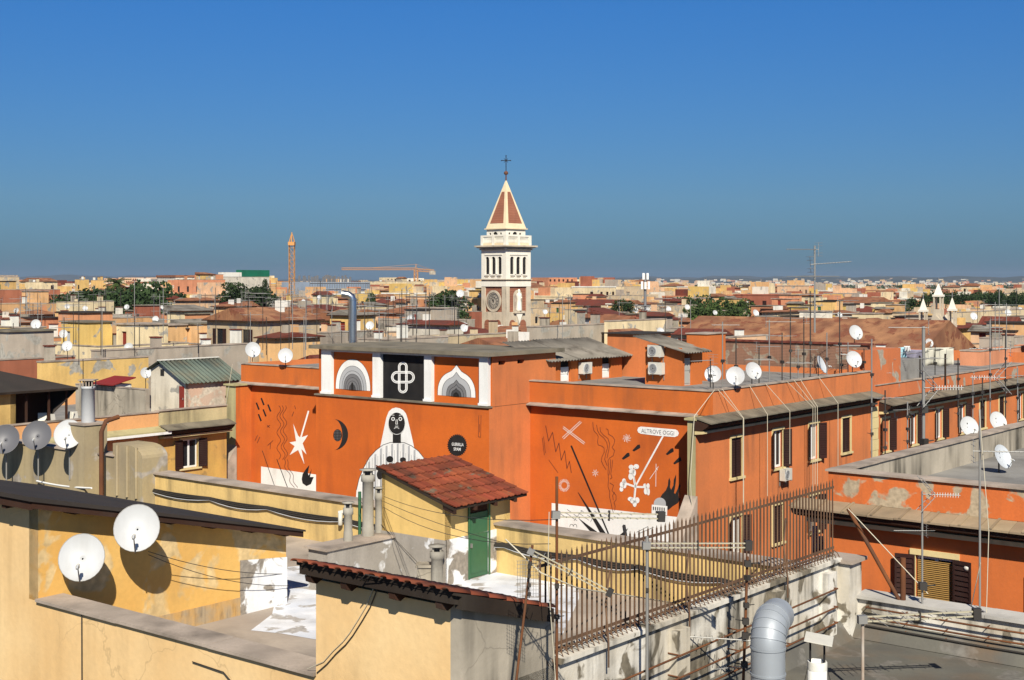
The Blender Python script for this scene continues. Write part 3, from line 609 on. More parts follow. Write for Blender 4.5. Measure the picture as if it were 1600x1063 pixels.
mb.obox(q+UP*ZR, D1*wb3, D2*3.0, UP*(-2.97-ZR), M_side); mb.build('wall', h3); mb = MB(); mb.obox(q+UP*-2.97-D1*.15-D2*.15, D1*(wb3+.3), D2*3.3, UP*.07, M_darkroof); mb.build('roof', h3)
q = P(1073, 0, 73); h4 = thing('rooftop_block', (q.x, q.y, ZR), 'narrow orange rooftop block at the end of the corrugated hut', 'hut')
mb = MB(); mb.obox(Vector((q.x, q.y, ZR)), D1*1.25, D2*2, UP*(-2.85-ZR), M_orange); mb.build('wall', h4)
mb = MB(); mb.obox(Vector((q.x, q.y, -2.85))-D1*.06-D2*.06, D1*1.37, D2*2.12, UP*.06, M_cope); mb.build('roof', h4)
# ac on the street front below second window
aircon(SF.at(SF.t(1221), -9.95)+D1*.25, D1, 'air conditioner on the street front under an open shuttered window', .95)
# brown brick wall behind the terrace
BW = Pl(KU(0, 17.9), D1); tl = BW.t(1108)
bw = thing('brick_house', BW.at(tl, G), 'long bare brown brick house wall closing the dish terrace', 'house')
mb = MB(); mb.obox(BW.at(tl, G), D1*(-tl-.3), D2*.4, UP*(-3.62-G), M_brick); mb.build('wall', bw); mb = MB(); mb.obox(BW.at(tl, G)+D2*.41, D1*(-tl-.3), D2*7.5, UP*(-4.7-G), M_roofgrey); mb.build('rear_block', bw)
mb = MB(); mb.obox(BW.at(tl-.1, -3.62)-D2*.1, D1*(-tl), D2*.62, UP*.1, M_tiledk); mb.build('roof_edge', bw)
mb = MB(); mb.obox(BW.at(-1.5, G)-D2*.01, D1*1.5, D2*4, UP*(-3.9-G), M_sideC); mb.build('orange_end', bw)
# steel flue on the loft roof
fq = P(551, 535, 78); flue = thing('steel_flue', (fq.x, fq.y, -3.5), 'tall shiny steel flue with bent top rising behind the mural loft', 'flue')
mb = MB(); x, y = fq.x, fq.y; mb.tube([(x, y, -5.3), (x, y, -2.45)], .225, M_chrome, 14); mb.tube([(x, y, -2.45), (x, y, -1.05), (x-.06, y, -.9), (x-.25, y, -.78), (x-.62, y, -.72)], .22, M_chrome, 14); mb.build('pipe', flue)
mb = MB(); mb.tube([(x, y, -2.5), (x, y, -2.42)], .24, M_chrome, 14); mb.tube([(x, y, -1.1), (x, y, -1.04)], .235, M_chrome, 14); mb.build('joint_band', flue)

# ------------------------------------------------------------ second street building, further along
sb = thing('street_building', KU(0, 18.2, G), 'orange street building further along with shuttered windows and rusty tiled eaves', 'building')
v0, v1 = 18.2, 52
LB = v1-v0; zt2 = -6.75
S2 = Pl(KU(0, v0), D2)
wts = [S2.t(p) for p in (1383, 1427, 1467, 1503, 1535, 1565, 1594, 1622)]
mb = MB(); wall(mb, KU(0, v0), D2, LB, G, zt2, M_side, [(t-.5, t+.5, -9.75-3.75*r, -7.9-3.75*r) for t in wts for r in range(3)], n=D1); mb.build('street_wall', sb)
for i, t in enumerate(wts):
    for r in range(3): window(sb, S2, D1, t, -9.75-3.75*r, 1.0, 1.85, ['curtain', 'open', 'curtain', 'open', 'closed', 'closed', 'curtain', 'open'][(i+r*3) % 8])
mb = MB(); zq = -5.92; strip(mb, KU(0, v0), KU(0, v1), .05, .25, zt2, zq, M_sideC, D1); mb.build('parapet', sb)
mb = MB(); strip(mb, KU(0, v0), KU(0, v1), .1, .3, zq, zq+.05, M_cope, D1); mb.build('coping', sb)
street_eaves(sb, KU(0, v0+.6), D2, LB-.6, D1, -6.78)
mb = MB(); mb.poly([KU(.25, v0, -6.3), KU(.25, v1, -6.3), KU(22, v1, -6.3), KU(22, v0, -6.3)], M_roofgrey); mb.build('terrace_floor', sb)
mb = MB(); wall(mb, KU(22, v0), D1, 22, G, -6.3, M_side, n=-D2); wall(mb, KU(22, v1), D1, 22, G, -5.5, M_side, n=D2); wall(mb, KU(22, v0), D2, LB, G, -6.3, M_side, n=-D1); mb.build('rear_wall', sb)
for i in range(22):                                  # quoin stones
    z = -7.7-.62*i; w = .62 if i % 2 else .5
    if z < -20: break
    mb = MB(); mb.obox(KU(0, 18.2-.35-w+.5, z)-D1*.02, D2*w*1.5, D1*.08, UP*.6, M_cream); mb.build('quoin', sb)
# ------------------------------------------------------------ NEAR YELLOW BUILDING (the terrace below us)
ZF, ZT = -6.84, -5.71
FW = Pl(P(60, 0, 24).xy, D1); O = FW.at(0)
def V(t, v, z): q = O+D1*t+D2*v; return Vector((q.x, q.y, z))
T0 = FW.t(497); T1 = FW.t(725); FBp = FW.at(T1)
yb = thing('yellow_building', V(0, 0, G), 'pale yellow building whose roof terrace fills the near view with low parapets', 'building')
mb = MB(); wall(mb, V(-9, 0, 0), D1, 9+T0, G, ZT, M_front, n=-D2); mb.build('front_wall', yb)
mb = MB(); mb.obox(V(0, .38, ZF), D1*T0, D2*.02, UP*(ZT-ZF-.01), M_ypar); mb.build('parapet_inner_face', yb)
FBl = Pl(FBp, D2); TF = FBl.t(1312); SF0 = FBl.t(850); ZK = -5.48
RP = Pl(P(790, 0, 31.4).xy, D1); RPe = RP.at(RP.t(1296))
ra = RP.t(168)
mb = MB(); FE = FBl.at(TF)
vR = (RP.at(0)-O).dot(D2)
pts = [V(-9, .2, ZF), V(T1-.05, .2, ZF), V(T1-.05, vR+.2, ZF), V(-9, vR+.2, ZF)]
mb.poly(pts, M_floor); mb.build('terrace_floor', yb)
def PF(px, py, dz=0): Y = -(ZF+dz)*F/(py-HY); return Vector(((px-CX)/F*Y, Y, ZF+dz))
for k, poly in enumerate(([(392, 985), (425, 960), (440, 900), (450, 886), (500, 882), (620, 884), (620, 985), (497, 1000), (440, 990)],
                          [(600, 960), (600, 870), (700, 868), (735, 905), (768, 893), (790, 858), (822, 850), (848, 870), (900, 885), (905, 935), (880, 990)])):
    mb = MB(); mb.poly([PF(*p, dz=.006) for p in poly], M_floorw); mb.build('white_floor_coating', yb)
rnd_slab(yb, 'coping_slab', V(0, 0, 0), D1, T0-.02, -D2, [(.07, ZT), (.07, ZT+.05), (-.5, ZT+.055), (-.5, ZT)], M_cope, 2.4, .008)
mb = MB(); wall(mb, FBp, D2, TF+.0, G, ZK, M_lime, n=D1)
mb.poly([FBp-D1*.3+UP*ZK, FBl.at(TF, ZK)-D1*.3, FBl.at(TF, G)-D1*.3, FBp-D1*.3+UP*G][::-1], M_ypar); mb.build('fence_wall', yb)
rnd_slab(yb, 'coping_slab', FBl.at(SF0+.3), D2, TF-SF0-.35, D1, [(.08, ZK), (.08, ZK+.07), (-.34, ZK+.09), (-.34, ZK)], M_lime, 1.9, .008)
for t in (5.0, 8.3, 10.4):
    mb = MB(); mb.obox(FBl.at(t, -9)+D1*.001, D2*.4, D1*.16, UP*(9-5.6), M_lime); mb.build('wall_pier', yb)
mb = MB(); mb.obox(FBl.at(TF-.05, G)-D1*.32, D2*.55, D1*.55, UP*(-5.52-G), M_lime); mb.obox(FBl.at(TF-.12, -5.52)-D1*.4, D2*.7, D1*.72, UP*.07, M_cope); mb.build('end_pier', yb)
# rear parapet
mb = MB(); mb.obox(RP.at(ra, ZF), RP.d*(RP.t(1296)-ra), D2*.4, UP*(ZT-ZF), M_ypar); mb.obox(RP.at(ra, G)+D2*.1, RP.d*(RP.t(1296)-ra), D2*.3, UP*(ZF-G), M_ypar); mb.build('rear_parapet', yb)
rnd_slab(yb, 'coping_slab', RP.at(ra), D1, RP.t(1296)-ra, -D2, [(.08, ZT), (.08, ZT+.05), (-.5, ZT+.055), (-.5, ZT)], M_cope, 2.4, .008)
mb = MB(); q = RPe; mb.obox(FE+UP*G-D1*.25, (RPe-FE), D1*.25, UP*(ZT-.05-G), M_ypar); mb.build('side_parapet', yb)
def sag(a, b, s, n=10): return [a+(b-a)*(i/n)-UP*(4*s*(i/n)*(1-i/n)) for i in range(n+1)]
# cable bundle on the rear parapet
tq = [RP.t(p) for p in (175, 230, 330, 420, 540, 640, 790, 905, 1000, 1130, 1200, 1290)]
for j in range(5):
    mb = MB()
    for a, b in zip(tq, tq[1:]): mb.tube(sag(RP.at(a, -6.13-.018*j)-D2*(.05+.02*(j % 3)), RP.at(b, -6.13-.018*j)-D2*(.05+.02*(j % 3)), .03+.02*j, 6), .02 if j < 4 else .014, M_wire if j < 4 else M_grey1, 5)
    tag(mb.build('cable', label='black cable in the bundle along the yellow rear parapet' if j < 4 else 'light grey cable sagging lowest under the black bundle on the yellow rear parapet', cat='cable', group='cables along the rear parapet' if j < 4 else None))
# ---- front rooftop house with the two big dishes
LA = Pl(O, D2).t(447); zA0, zA1 = -3.98, -5.30; sl_ = (zA1-zA0)/LA
ra_ = thing('rooftop_house', V(0, 0, ZF), 'yellow rooftop house under sloping dark felt roof with two big white dishes', 'house')
mb = MB()
mb.prism([V(0, 0, ZT), V(0, LA, ZT), V(0, LA, zA1), V(0, 0, zA0)], -D1*.3, M_ochre)
mb.prism([V(0, .002, ZF), V(0, LA, ZF), V(0, LA, ZT), V(0, .002, ZT)], -D1*.3, M_ochre)
mb.obox(V(-9, LA-.3, ZF), D1*8.7, D2*.3, UP*(zA1-ZF+.02), M_ochre); mb.build('side_wall', ra_)
mb = MB(); mb.obox(V(-9, 0, ZT), D1*8.99, D2*.3, UP*(zA0-ZT), M_front); mb.build('front_wall', ra_)
mb = MB(); mb.prism([V(.02, 1.5, ZF), V(.02, LA, ZF), V(.02, LA, ZF+.36), V(.02, 1.5, ZF+.36)], -D1*.019, mat('pebbled skirting', (.55, .33, .12), (.38, .30, .2), scale=8, dirt=.3)); mb.build('skirting', ra_)
mb = MB(); mb.prism([V(.024, LA-1.25, ZF), V(.024, LA+.01, ZF), V(.024, LA+.01, zA1-.55), V(.024, LA-1.25, zA1-.42)], -D1*.02, M_white_patch); mb.build('white_coating', ra_)
rz_ = lambda v: zA0+sl_*v
mb = MB(); mb.prism([V(-9.5, -.45, rz_(-.45)+.05), V(-9.5, LA+.15, rz_(LA+.15)+.05), V(-9.5, LA+.15, rz_(LA+.15)+.09), V(-9.5, -.45, rz_(-.45)+.13)], D1*9.95, M_darkroof); mb.build('roof_felt', ra_)
mb = MB(); mb.prism([V(.36, -.38, rz_(-.38)-.07), V(.36, LA+.12, rz_(LA+.12)-.07), V(.36, LA+.12, rz_(LA+.12)+.05), V(.36, -.38, rz_(-.38)+.05)], D1*.05, M_brownwood)
mb.obox(V(-9.3, -.4, rz_(-.4)-.1), D1*9.7, D2*.05, UP*.14, M_brownwood); mb.build('fascia_board', ra_)
for v in (.5, 1.7, 2.6, 3.6, 4.6, 5.5):
    mb = MB(); mb.obox(V(-.2, v, rz_(v)-.1), D1*.55, D2*.12, UP*.12, M_brownwood); mb.build('rafter_end', ra_)
for t in (-6, -4.2, -2.4, -.6):
    mb = MB(); mb.obox(V(t, -.36, rz_(-.36)-.16), D1*.12, D2*.45, UP*.12, M_brownwood); mb.build('rafter_end', ra_)
# ---- near hut with the red tiled roof edge
h5 = thing('rooftop_hut', V(T0, 0, ZF), 'pale yellow rooftop hut with bare grey end and red tiled roof over shade-black rafters', 'hut')
dp = SF0+.25
zf, zs = -4.2, -.29                               # wall top at the front, fall per metre going back
mb = MB(); mb.obox(V(T0, -.04, G), D1*(T1-T0-.002), D2*.3, UP*(zf-.1-G), M_front)
mb.prism([V(T0, .26, ZF-.2), V(T0, dp, ZF-.2), V(T0, dp, zf-.02+zs*dp), V(T0, .26, zf-.02)], D1*.25, M_ypar); mb.obox(V(T0, dp-.25, ZF-.2), D1*(T1-T0-.002), D2*.25, UP*(zf+zs*dp-.05-ZF+.2), M_ypar); mb.build('yellow_wall', h5)
mb = MB(); mb.prism([V(T1, -.041, G), V(T1, dp, G), V(T1, dp, zf+zs*dp-.02), V(T1, -.041, zf-.02)], -D1*.2, M_conc); mb.build('bare_wall', h5)
rr = lambda v: zf+.1+zs*v
rb0, rb1 = -.36, dp-.2
mb = MB(); mb.prism([V(T0-.06, rb0, rr(rb0)-.05), V(T0-.06, rb1, rr(rb1)-.05), V(T0-.06, rb1, rr(rb1)), V(T0-.06, rb0, rr(rb0))], D1*(T1-T0+.2), M_blackwood_and_shade)
mb.prism([V(T0-.02, -.34, rr(-.34)-.05), V(T0-.02, -.34, rr(-.34)-.17), V(T0-.02, -.042, rr(-.34)-.24), V(T0-.02, -.042, rr(-.34)-.08)], D1*(T1-T0+.1), M_blackwood_and_shade)  # fills the eave with black: shade under the overhang put into the colour
mb.prism([V(T1+.02, -.2, rr(-.2)-.22), V(T1+.02, rb1, rr(rb1)-.2), V(T1+.02, rb1, rr(rb1)-.05), V(T1+.02, -.2, rr(-.2)-.05)], D1*.12, M_blackwood_and_shade); mb.build('roof_boards', h5)
for px in (502, 557, 632, 705):
    t = FW.t(px); mb = MB(); mb.prism([V(t, -.32, rr(-.34)-.18), V(t, -.30, rr(-.34)-.27), V(t, -.20, rr(-.34)-.31), V(t, -.06, rr(-.34)-.25), V(t, -.06, rr(-.34)-.24)], D1*.12, M_brownwood); mb.build('rafter_end', h5)
def coppo():
    mb = MB(); n = 6; vs = []
    for (y, r, z) in ((0, .105, 0), (.42, .085, .012)):
        for rr_ in (r, r-.018):
            for i in range(n+1): a = math.pi*i/n; vs.append((rr_*math.cos(a), y, z+rr_*math.sin(a)*.5))
    k = n+1; fs = [[i+1, i, 2*k+i, 2*k+i+1] for i in range(n)] + [[k+i, k+i+1, 3*k+i+1, 3*k+i] for i in range(n)] + [[i, i+1, k+i+1, k+i] for i in range(n)] + [[2*k+i+1, 2*k+i, 3*k+i, 3*k+i+1] for i in range(n)]
    mb.add(vs, fs, M_tile, True); return mb.mesh('tile')
ME_cop = coppo()
def tile_roof(root, p, e, s, me, dw, dl, jit=.012):
    """p corner, e = eave vector, s = vector from eave up the roof; each tile its own piece"""
    e, s = Vector(e), Vector(s); nn = e.cross(s).normalized(); nn = nn if nn.z > 0 else -nn
    a, b = e.normalized(), s.normalized(); na, nb = int(e.length/dw), int(s.length/dl); W_, L_ = e.length/na, s.length/nb
    for i in range(na):
        for j in range(nb):
            M = Matrix.Identity(4); ex = a if a.cross(b).dot(nn) > 0 else -a
            M.col[0][:3] = ex; M.col[1][:3] = b; M.col[2][:3] = nn
            M.translation = Vector(p)+a*(W_*(i+.5))+b*(L_*j+random.uniform(-jit, jit))+nn*(.012*(1)+random.uniform(0, jit*.5))
            M = M @ Matrix.Rotation(random.uniform(-.03, .03), 4, 'Z') @ Matrix.Rotation(-.07, 4, 'X')
            inst('tile', me, root, M=M)
# on this roof the tiles run from the front verge down to the far eave
tile_roof(h5, V(T1+.17, rb1, rr(rb1)), -D1*(T1-T0+.28), (V(0, rb0-.06, rr(rb0-.06))-V(0, rb1, rr(rb1))), ME_cop, .215, .36)
# ---- stair hut with the green door
Q = P(695, 0, 30.2); QL = Pl(Q.xy, D1); QR = Pl(Q.xy, D2); Q0 = QL.at(0)
wq, lq = 1.97, QR.t(797)
zq0, zq1 = -5.0, -4.42
h6 = thing('stair_hut', Q0+UP*ZF, 'small yellow stair hut with tall green door and red tiled lean-to roof', 'hut')
zp = -5.82
mb = MB(); mb.prism([Q0-D1*wq+UP*zp, Q0+UP*zp, Q0+UP*zq0, Q0-D1*wq+UP*zq1], D2*.2, M_yel)
ta, tb = QR.t(731), QR.t(763)
wall(mb, Q0, D2, lq, zp, zq0, M_ypar, [(ta, tb, zp+.0001, -5.06)], n=D1, depth=.15)
mb.prism([Q0-D1*wq+D2*(lq-.01)+UP*ZF, Q0+D2*(lq-.01)+UP*ZF, Q0+D2*(lq-.01)+UP*zq0, Q0-D1*wq+D2*(lq-.01)+UP*zq1], D2*-.2, M_yel); mb.obox(Q0-D1*wq+UP*ZF, D1*.1, D2*lq, UP*(zq1-ZF), M_yel); mb.build('wall', h6)
mb = MB(); mb.obox(Q0-D1*(wq+.02)-D2*.03+UP*ZF, D1*(wq+.05), D2*.06, UP*(zp-ZF), M_greyw); mb.build('grey_plinth', h6)
mb = MB(); wall(mb, Q0+D1*.03, D2, lq, ZF, zp, M_white_patch, [(ta, tb, ZF+.0001, zp-.0001)], n=D1, depth=.15); mb.poly([Q0+UP*zp, Q0+D1*.03+UP*zp, Q0+D1*.03+D2*lq+UP*zp, Q0+D2*lq+UP*zp], M_white_patch); mb.build('white_plinth', h6)
mb = MB(); q = QR.at(ta+.03, ZF+.02)-D1*.02; w = tb-ta-.06; mb.obox(q, D2*w, D1*.03, UP*1.48, M_greendoor)
mb.obox(q+D1*.03+UP*.1+D2*.06, D2*(w-.12), D1*.012, UP*1.25, M_greendoor); d = mb.build('door', h6)
m2 = MB(); m2.obox(q+D1*.03+D2*.04+UP*.7, D2*.03, D1*.05, UP*.1, M_galv); m2.build('handle', d)
m2 = MB(); m2.obox(q+UP*1.49-D1*.02, D2*w, D1*.03, UP*.2, M_brownwood); m2.build('fanlight', h6)
m2 = MB(); m2.obox(QR.at(ta-.02, ZF)+D1*.03, D2*.05, D1*.02, UP*1.78, M_greendoor); m2.obox(QR.at(tb-.03, ZF)+D1*.03, D2*.05, D1*.02, UP*1.78, M_greendoor); m2.obox(QR.at(ta+.03, ZF+1.73)+D1*.03, D2*(tb-ta-.06), D1*.02, UP*.05, M_greendoor); m2.build('door_frame', h6)
sr = (zq1-zq0)/wq
ez = lambda u: zq0+.07-sr*u                      # height of roof deck at u along +D1
rp0 = Q0+D1*.36-D2*.13
mb = MB(); mb.prism([rp0+UP*(ez(.36)-.06), rp0-D1*2.4+UP*(ez(-2.04)-.06), rp0-D1*2.4+UP*ez(-2.04), rp0+UP*ez(.36)], D2*(lq+.32), M_blackwood_and_shade); mb.build('roof_boards', h6)
for i in range(4):
    mb = MB(); q = Q0+D2*(-.1+i*.72); mb.prism([q+D1*.36+UP*(ez(.36)-.06), q+D1*.36+UP*(ez(.36)-.15), q+D1*.03+UP*(ez(.0)-.17), q+D1*.03+UP*(ez(0)-.06)], D2*.09, M_brownwood); mb.build('rafter_end', h6)
def marsig():
    mb = MB(); xs = [-.12, -.1, -.05, 0, .05, .1, .12]; zs = [.03, .035, .006, .018, .006, .035, .03]
    top = [(x, y, z+(.0 if y else 0)) for y in (0, .37) for x, z in zip(xs, zs)]; bot = [(x, y, z-.02) for x, y, z in top]
    n = len(xs); vs = top+bot
    fs = [[i, i+1, n+i+1, n+i] for i in range(n-1)] + [[2*n+i+1, 2*n+i, 3*n+i, 3*n+i+1] for i in range(n-1)] + [[2*n+i, 2*n+i+1, i+1, i] for i in range(n-1)] + [[n+i, n+i+1, 3*n+i+1, 3*n+i] for i in range(n-1)]
    mb.add(vs, fs, M_tile); return mb.mesh('tile')
ME_mar = marsig()
tile_roof(h6, rp0+D1*.03+UP*(ez(.39)+.015), D2*(lq+.32), -D1*2.43+UP*(sr*2.43), ME_mar, .232, .33, .006)
# low wall block with three chimney pots
BB = Q0-D1*1.55
bk = thing('chimney_block', BB+UP*ZF, 'low grey wall block with stone top carrying three chimney pots', 'wall block')
mb = MB(); mb.obox(BB+UP*ZF, -D2*2.12, -D1*.62, UP*(-5.93-ZF), M_greyw); mb.build('wall', bk)
mb = MB(); mb.obox(BB+D1*.05+UP*-5.93, -D2*2.2, -D1*.74, UP*.05, M_cope); mb.build('coping', bk)
def pot(name, pos, h, r, m, label, cap='slot'):
    t = thing(name, pos, label, 'chimney'); x, y, z = pos; mb = MB(); mb.lathe([(r*1.15, -.0), (r*1.1, .2), (r, .22), (r, h-.22), (r*1.25, h-.2), (r*1.25, h-.06), (r*.8, h-.05)], pos, m, 16); mb.build('shaft', t)
    mb = MB()
    for i in range(4):
        a = R(45+90*i); mb.obox((x+r*.9*math.cos(a)-.02, y+r*.9*math.sin(a)-.02, z+h-.06), (.04, 0, 0), (0, .04, 0), (0, 0, .12), m)
    mb.lathe([(0, h+.09), (r*1.5, h+.075), (r*1.5, h+.055), (0, h+.055)], pos, m, 16); mb.lathe([(r*.5, h-.06), (r*.5, h+.055)], pos, M_grey3, 10); mb.build('cap', t); return t
M_pot = mat('cement chimney pot', (.36, .34, .29), (.28, .26, .22), dirt=.4, scale=2)
for px, py, zt_, r, lb in ((544, 845, -5.08, .095, 'shortest of the three cement chimney pots, at the front end of the grey block'), (575, 837, -4.42, .13, 'tallest cement chimney pot, in the middle of the grey block'), (592, 832, -4.9, .085, 'slim cement chimney pot beside the stair hut wall on the grey block')):
    Y = 5.88*F/(py-HY); q = P(px, py, Y); q.z = -5.88; pot('chimney_pot', q, zt_+5.88, r, M_pot, lb)
q = PF(683, 925); pot('chimney_pot', q, .95, .13, M_pot, 'chimney pot with broad round lid standing alone on the white terrace')
q = PF(664, 920); t = thing('chimney_box', q, 'small square grey flue box beside the lone terrace chimney pot', 'flue'); mb = MB(); mb.box(q.x-.16, q.x+.16, q.y-.16, q.y+.16, ZF, ZF+.5, M_conc); mb.box(q.x-.2, q.x+.2, q.y-.2, q.y+.2, ZF+.5, ZF+.56, M_conc); mb.build('box', t)
q = P(562, 830, 32.6); tag(MB().tube([(q.x, q.y, ZF), (q.x, q.y, -5.1)], .04, M_greendoor, 8).build('green_post'), 'slim dark green post standing behind the three chimney pots', 'post')
q = P(537, 800, 33.5); t = thing('wall_lamp', RP.at(RP.t(537), -5.95)-D2*.1, 'small white cylinder lamp on the yellow rear parapet', 'lamp'); q = RP.at(RP.t(537), -6.0)-D2*.12
mb = MB(); mb.lathe([(0, .02), (.06, .02), (.06, -.28), (.045, -.3), (0, -.3)], q, M_plastic, 10); mb.obox(q-D1*.06+UP*.02-D2*.02, D1*.12, D2*.14, UP*.05, M_white); mb.build('housing', t)

# ------------------------------------------------------------ iron fence on the wall
fe = thing('iron_fence', FBl.at(SF0, ZK)-D1*.12, 'long rusty iron railing of upright spiked bars on the concrete terrace wall', 'fence')
ZB, ZTOP = ZK+.07, -3.94
fb = MB(); fb.tube([(0, 0, .0), (0, 0, ZTOP-ZB)], .0155, M_rustfence, 5); fb.tube([(0, 0, ZTOP-ZB), (0, 0, ZTOP-ZB+.05)], .012, M_rustfence, 5, r2=.002)
fb.tube([(0, 0, .12), D1*.1+UP*.07, D1*.16+UP*-.04], .010, M_rustfence, 4); ME_bar = fb.mesh('bar')
nb_ = 75
for i in range(nb_):
    t = SF0+(TF-SF0)*(i+.5)/nb_; inst('bar', ME_bar, fe, loc=FBl.at(t, ZB)-D1*.12+UP*random.uniform(-.02, .01), rz=0)
for z, r in ((ZTOP-.14, .022), (ZB+.14, .024), (ZB+.06, .012)):
    mb = MB(); q = FBl.at(SF0, z)-D1*.12; mb.obox(q-D1*.012, D2*(TF-SF0), D1*.014, UP*r*2, M_rustfence); mb.build('rail', fe)
for t in (3.3, 5.6, 9.0):
    mb = MB(); a = FBl.at(t+.2, ZTOP-.45)-D1*.1; b = FBl.at(t-.15, ZB+.0)+D1*.12; mb.tube([a, FBl.at(t, ZB+.55)-D1*.04, b, b-UP*.35], .016, M_rustfence, 6); mb.build('brace', fe)
# ------------------------------------------------------------ lower grey roof, bottom right
ZB2 = -6.99; ZC2 = -6.19
lr = thing('lower_building', FBl.at(0, G)+D1*.2, 'building with flat grey bitumen roof and limewashed rear wall beside the iron railing', 'building')
R2 = Pl(FBl.at(FBl.t(1324)), D1); e2 = R2.t(1760)
mb = MB(); mb.poly([FBp-D2*8+D1*.02+UP*ZB2, FBp-D2*8+D1*12+UP*ZB2, R2.at(e2, ZB2)+D2*.1, R2.at(0, ZB2)+D2*.1+D1*.02], M_bitu); mb.build('bitumen_roof', lr)
for i in range(9):
    a = FBp+D2*(-6.2+i*1.75); mb = MB(); mb.obox(a+D1*.3+UP*(ZB2+.002), D1*11, D2*.05, UP*.006, M_bitu); mb.build('felt_seam', lr)
mb = MB(); mb.obox(R2.at(.2, ZB2), D1*e2, D2*.42, UP*(ZC2-ZB2-.06), M_lime); mb.build('rear_wall', lr)
mb = MB(); mb.obox(R2.at(.2, G)+D2*.05, D1*e2, D2*.35, UP*(ZB2-G), M_lime); mb.obox(FBp-D2*8+UP*G+D1*.02, D1*12, D2*.3, UP*(ZB2-.02-G), M_lime); mb.build('lower_wall', lr)
rnd_slab(lr, 'coping_slab', R2.at(.16), D1, e2, -D2, [(.09, ZC2-.06), (.09, ZC2), (-.52, ZC2+.01), (-.52, ZC2-.06)], mat('pale coping', (.50, .48, .44), (.40, .38, .34), dirt=.3, streak=False), 2.2, .008)
mb = MB(); mb.prism([R2.at(.0, ZB2)-D2*.02, R2.at(.0, ZB2)-D2*.28+UP*.01, R2.at(0, ZB2+.33)-D2*.02], D1*e2, M_bitu); mb.prism([FBp-D2*2+D1*.03+UP*ZB2, FBp-D2*2+D1*.3+UP*ZB2, FBp-D2*2+D1*.03+UP*(ZB2+.33)], D2*(TF+2), M_bitu); mb.build('felt_upstand', lr)
for k, (z0_, dz, lb) in enumerate(((-6.38, 0, 'upper'), (-6.58, 0, 'middle'), (-6.74, 0, 'lowest'))):
    mb = MB(); a = R2.at(.45, z0_)-D2*.14; b = R2.at(e2, z0_)-D2*.14; mb.tube([a, a+(b-a)*.5-UP*.02, b], .02, M_rust if k != 2 else M_wire, 6)
    for j in range(7): q = a+(b-a)*(j/6); mb.tube([q, q+D2*.14], .012, M_rust, 4)
    tag(mb.build('wall_pipe'), lb+' of the three thin pipes clipped along the limewashed wall', 'pipe')
for k, (z0_, lb) in enumerate(((-6.0, 'upper thin rusty pipe held off the stained wall below the railing'), (-6.35, 'second thin rusty pipe, half way down the stained wall below the railing'), (-6.65, 'lowest thin pipe clipped on the stained wall below the railing'))):
    mb = MB(); a = FBl.at(1.2, z0_)+D1*.24; b = FBl.at(TF-.6, z0_+.1)+D1*.24; mb.tube([a, b], .017, M_rust, 6)
    for j in range(6): q = a+(b-a)*(j/5); mb.tube([q, q-D1*.24], .012, M_rust, 4)
    tag(mb.build('wall_pipe'), lb, 'pipe')
# big bent duct and lidded chimney
q = P(1200, 1063, 20); du = thing('ventilation_duct', (q.x, q.y, ZB2), 'big light grey round ventilation duct with bent elbow top above the bitumen roof', 'duct')
r = .255; x, y = q.x, q.y; dv = Vector((.42, .9, 0)).normalized()
prev = None; zE = -5.43
segs = [(Vector((x, y, ZB2+i*.39)), Vector((x, y, ZB2+(i+1)*.39)), 0) for i in range(4)]
for a, b, _ in segs:
    mb = MB(); mb.tube([a, b], r, M_duct, 24); mb.tube([b-UP*.03, b+UP*.001], r+.012, M_duct, 24); mb.build('duct_section', du)
ce = Vector((x, y, zE))+dv*.34
NE = 6
for i in range(NE):
    def ap(a): return ce-dv*.34*math.cos(a)+UP*.34*math.sin(a)
    a0, a1 = math.pi/2*i/NE, math.pi/2*(i+1)/NE
    mb = MB(); mb.tube([ap(max(0, a0-.03)), ap(a0+.02), ap((a0+a1)/2), ap(a1), ap(a1+.03)], r+.004, M_duct, 24, cap=False); (mb.tube([ap(a0)-(ap(a1)-ap(a0)).normalized()*.012, ap(a0)+(ap(a1)-ap(a0)).normalized()*.012], r+.015, M_duct, 24) if i else None); mb.build('elbow_section', du)
mb = MB(); mb.tube([ap(math.pi/2), ap(math.pi/2)+dv*.25], r, M_duct, 24, cap=False); mb.tube([ap(math.pi/2)+dv*.2, ap(math.pi/2)+dv*.21], r-.01, M_black, 20); mb.build('outlet', du)
q = P(1277, 1063, 21); x, y = q.x, q.y
lc = thing('lidded_chimney', (x, y, ZB2), 'short white round chimney with tilted flat lid on black legs', 'chimney')
mb = MB(); mb.lathe([(.15, 0), (.15, 1.05), (.135, 1.06), (.135, .95)], (x, y, ZB2), M_white, 20); mb.lathe([(.153, .93), (.155, 1.03), (.153, 1.06)], (x, y, ZB2), M_offwhite, 20); mb.lathe([(0, .93), (.135, .95)], (x, y, ZB2), M_black, 20); mb.build('shaft', lc)
for sx in (-.11, .11): mb = MB(); mb.box(x+sx-.012, x+sx+.012, y-.02, y+.02, ZB2+.98, ZB2+1.38, M_black); mb.build('leg', lc)
mb = MB(); mb.obox((x-.25, y-.2, ZB2+1.42), (.42, -.06, -.07), (.12, .4, .04), (0, 0, .015), M_plastic); mb.build('lid', lc)
for sx in (-1, 1): tag(MB().tube([(x+sx*.15, y, ZB2+.95), (x+sx*.4, y-.1, ZB2)], .007, M_wire, 4).build('stay_wire', lc))

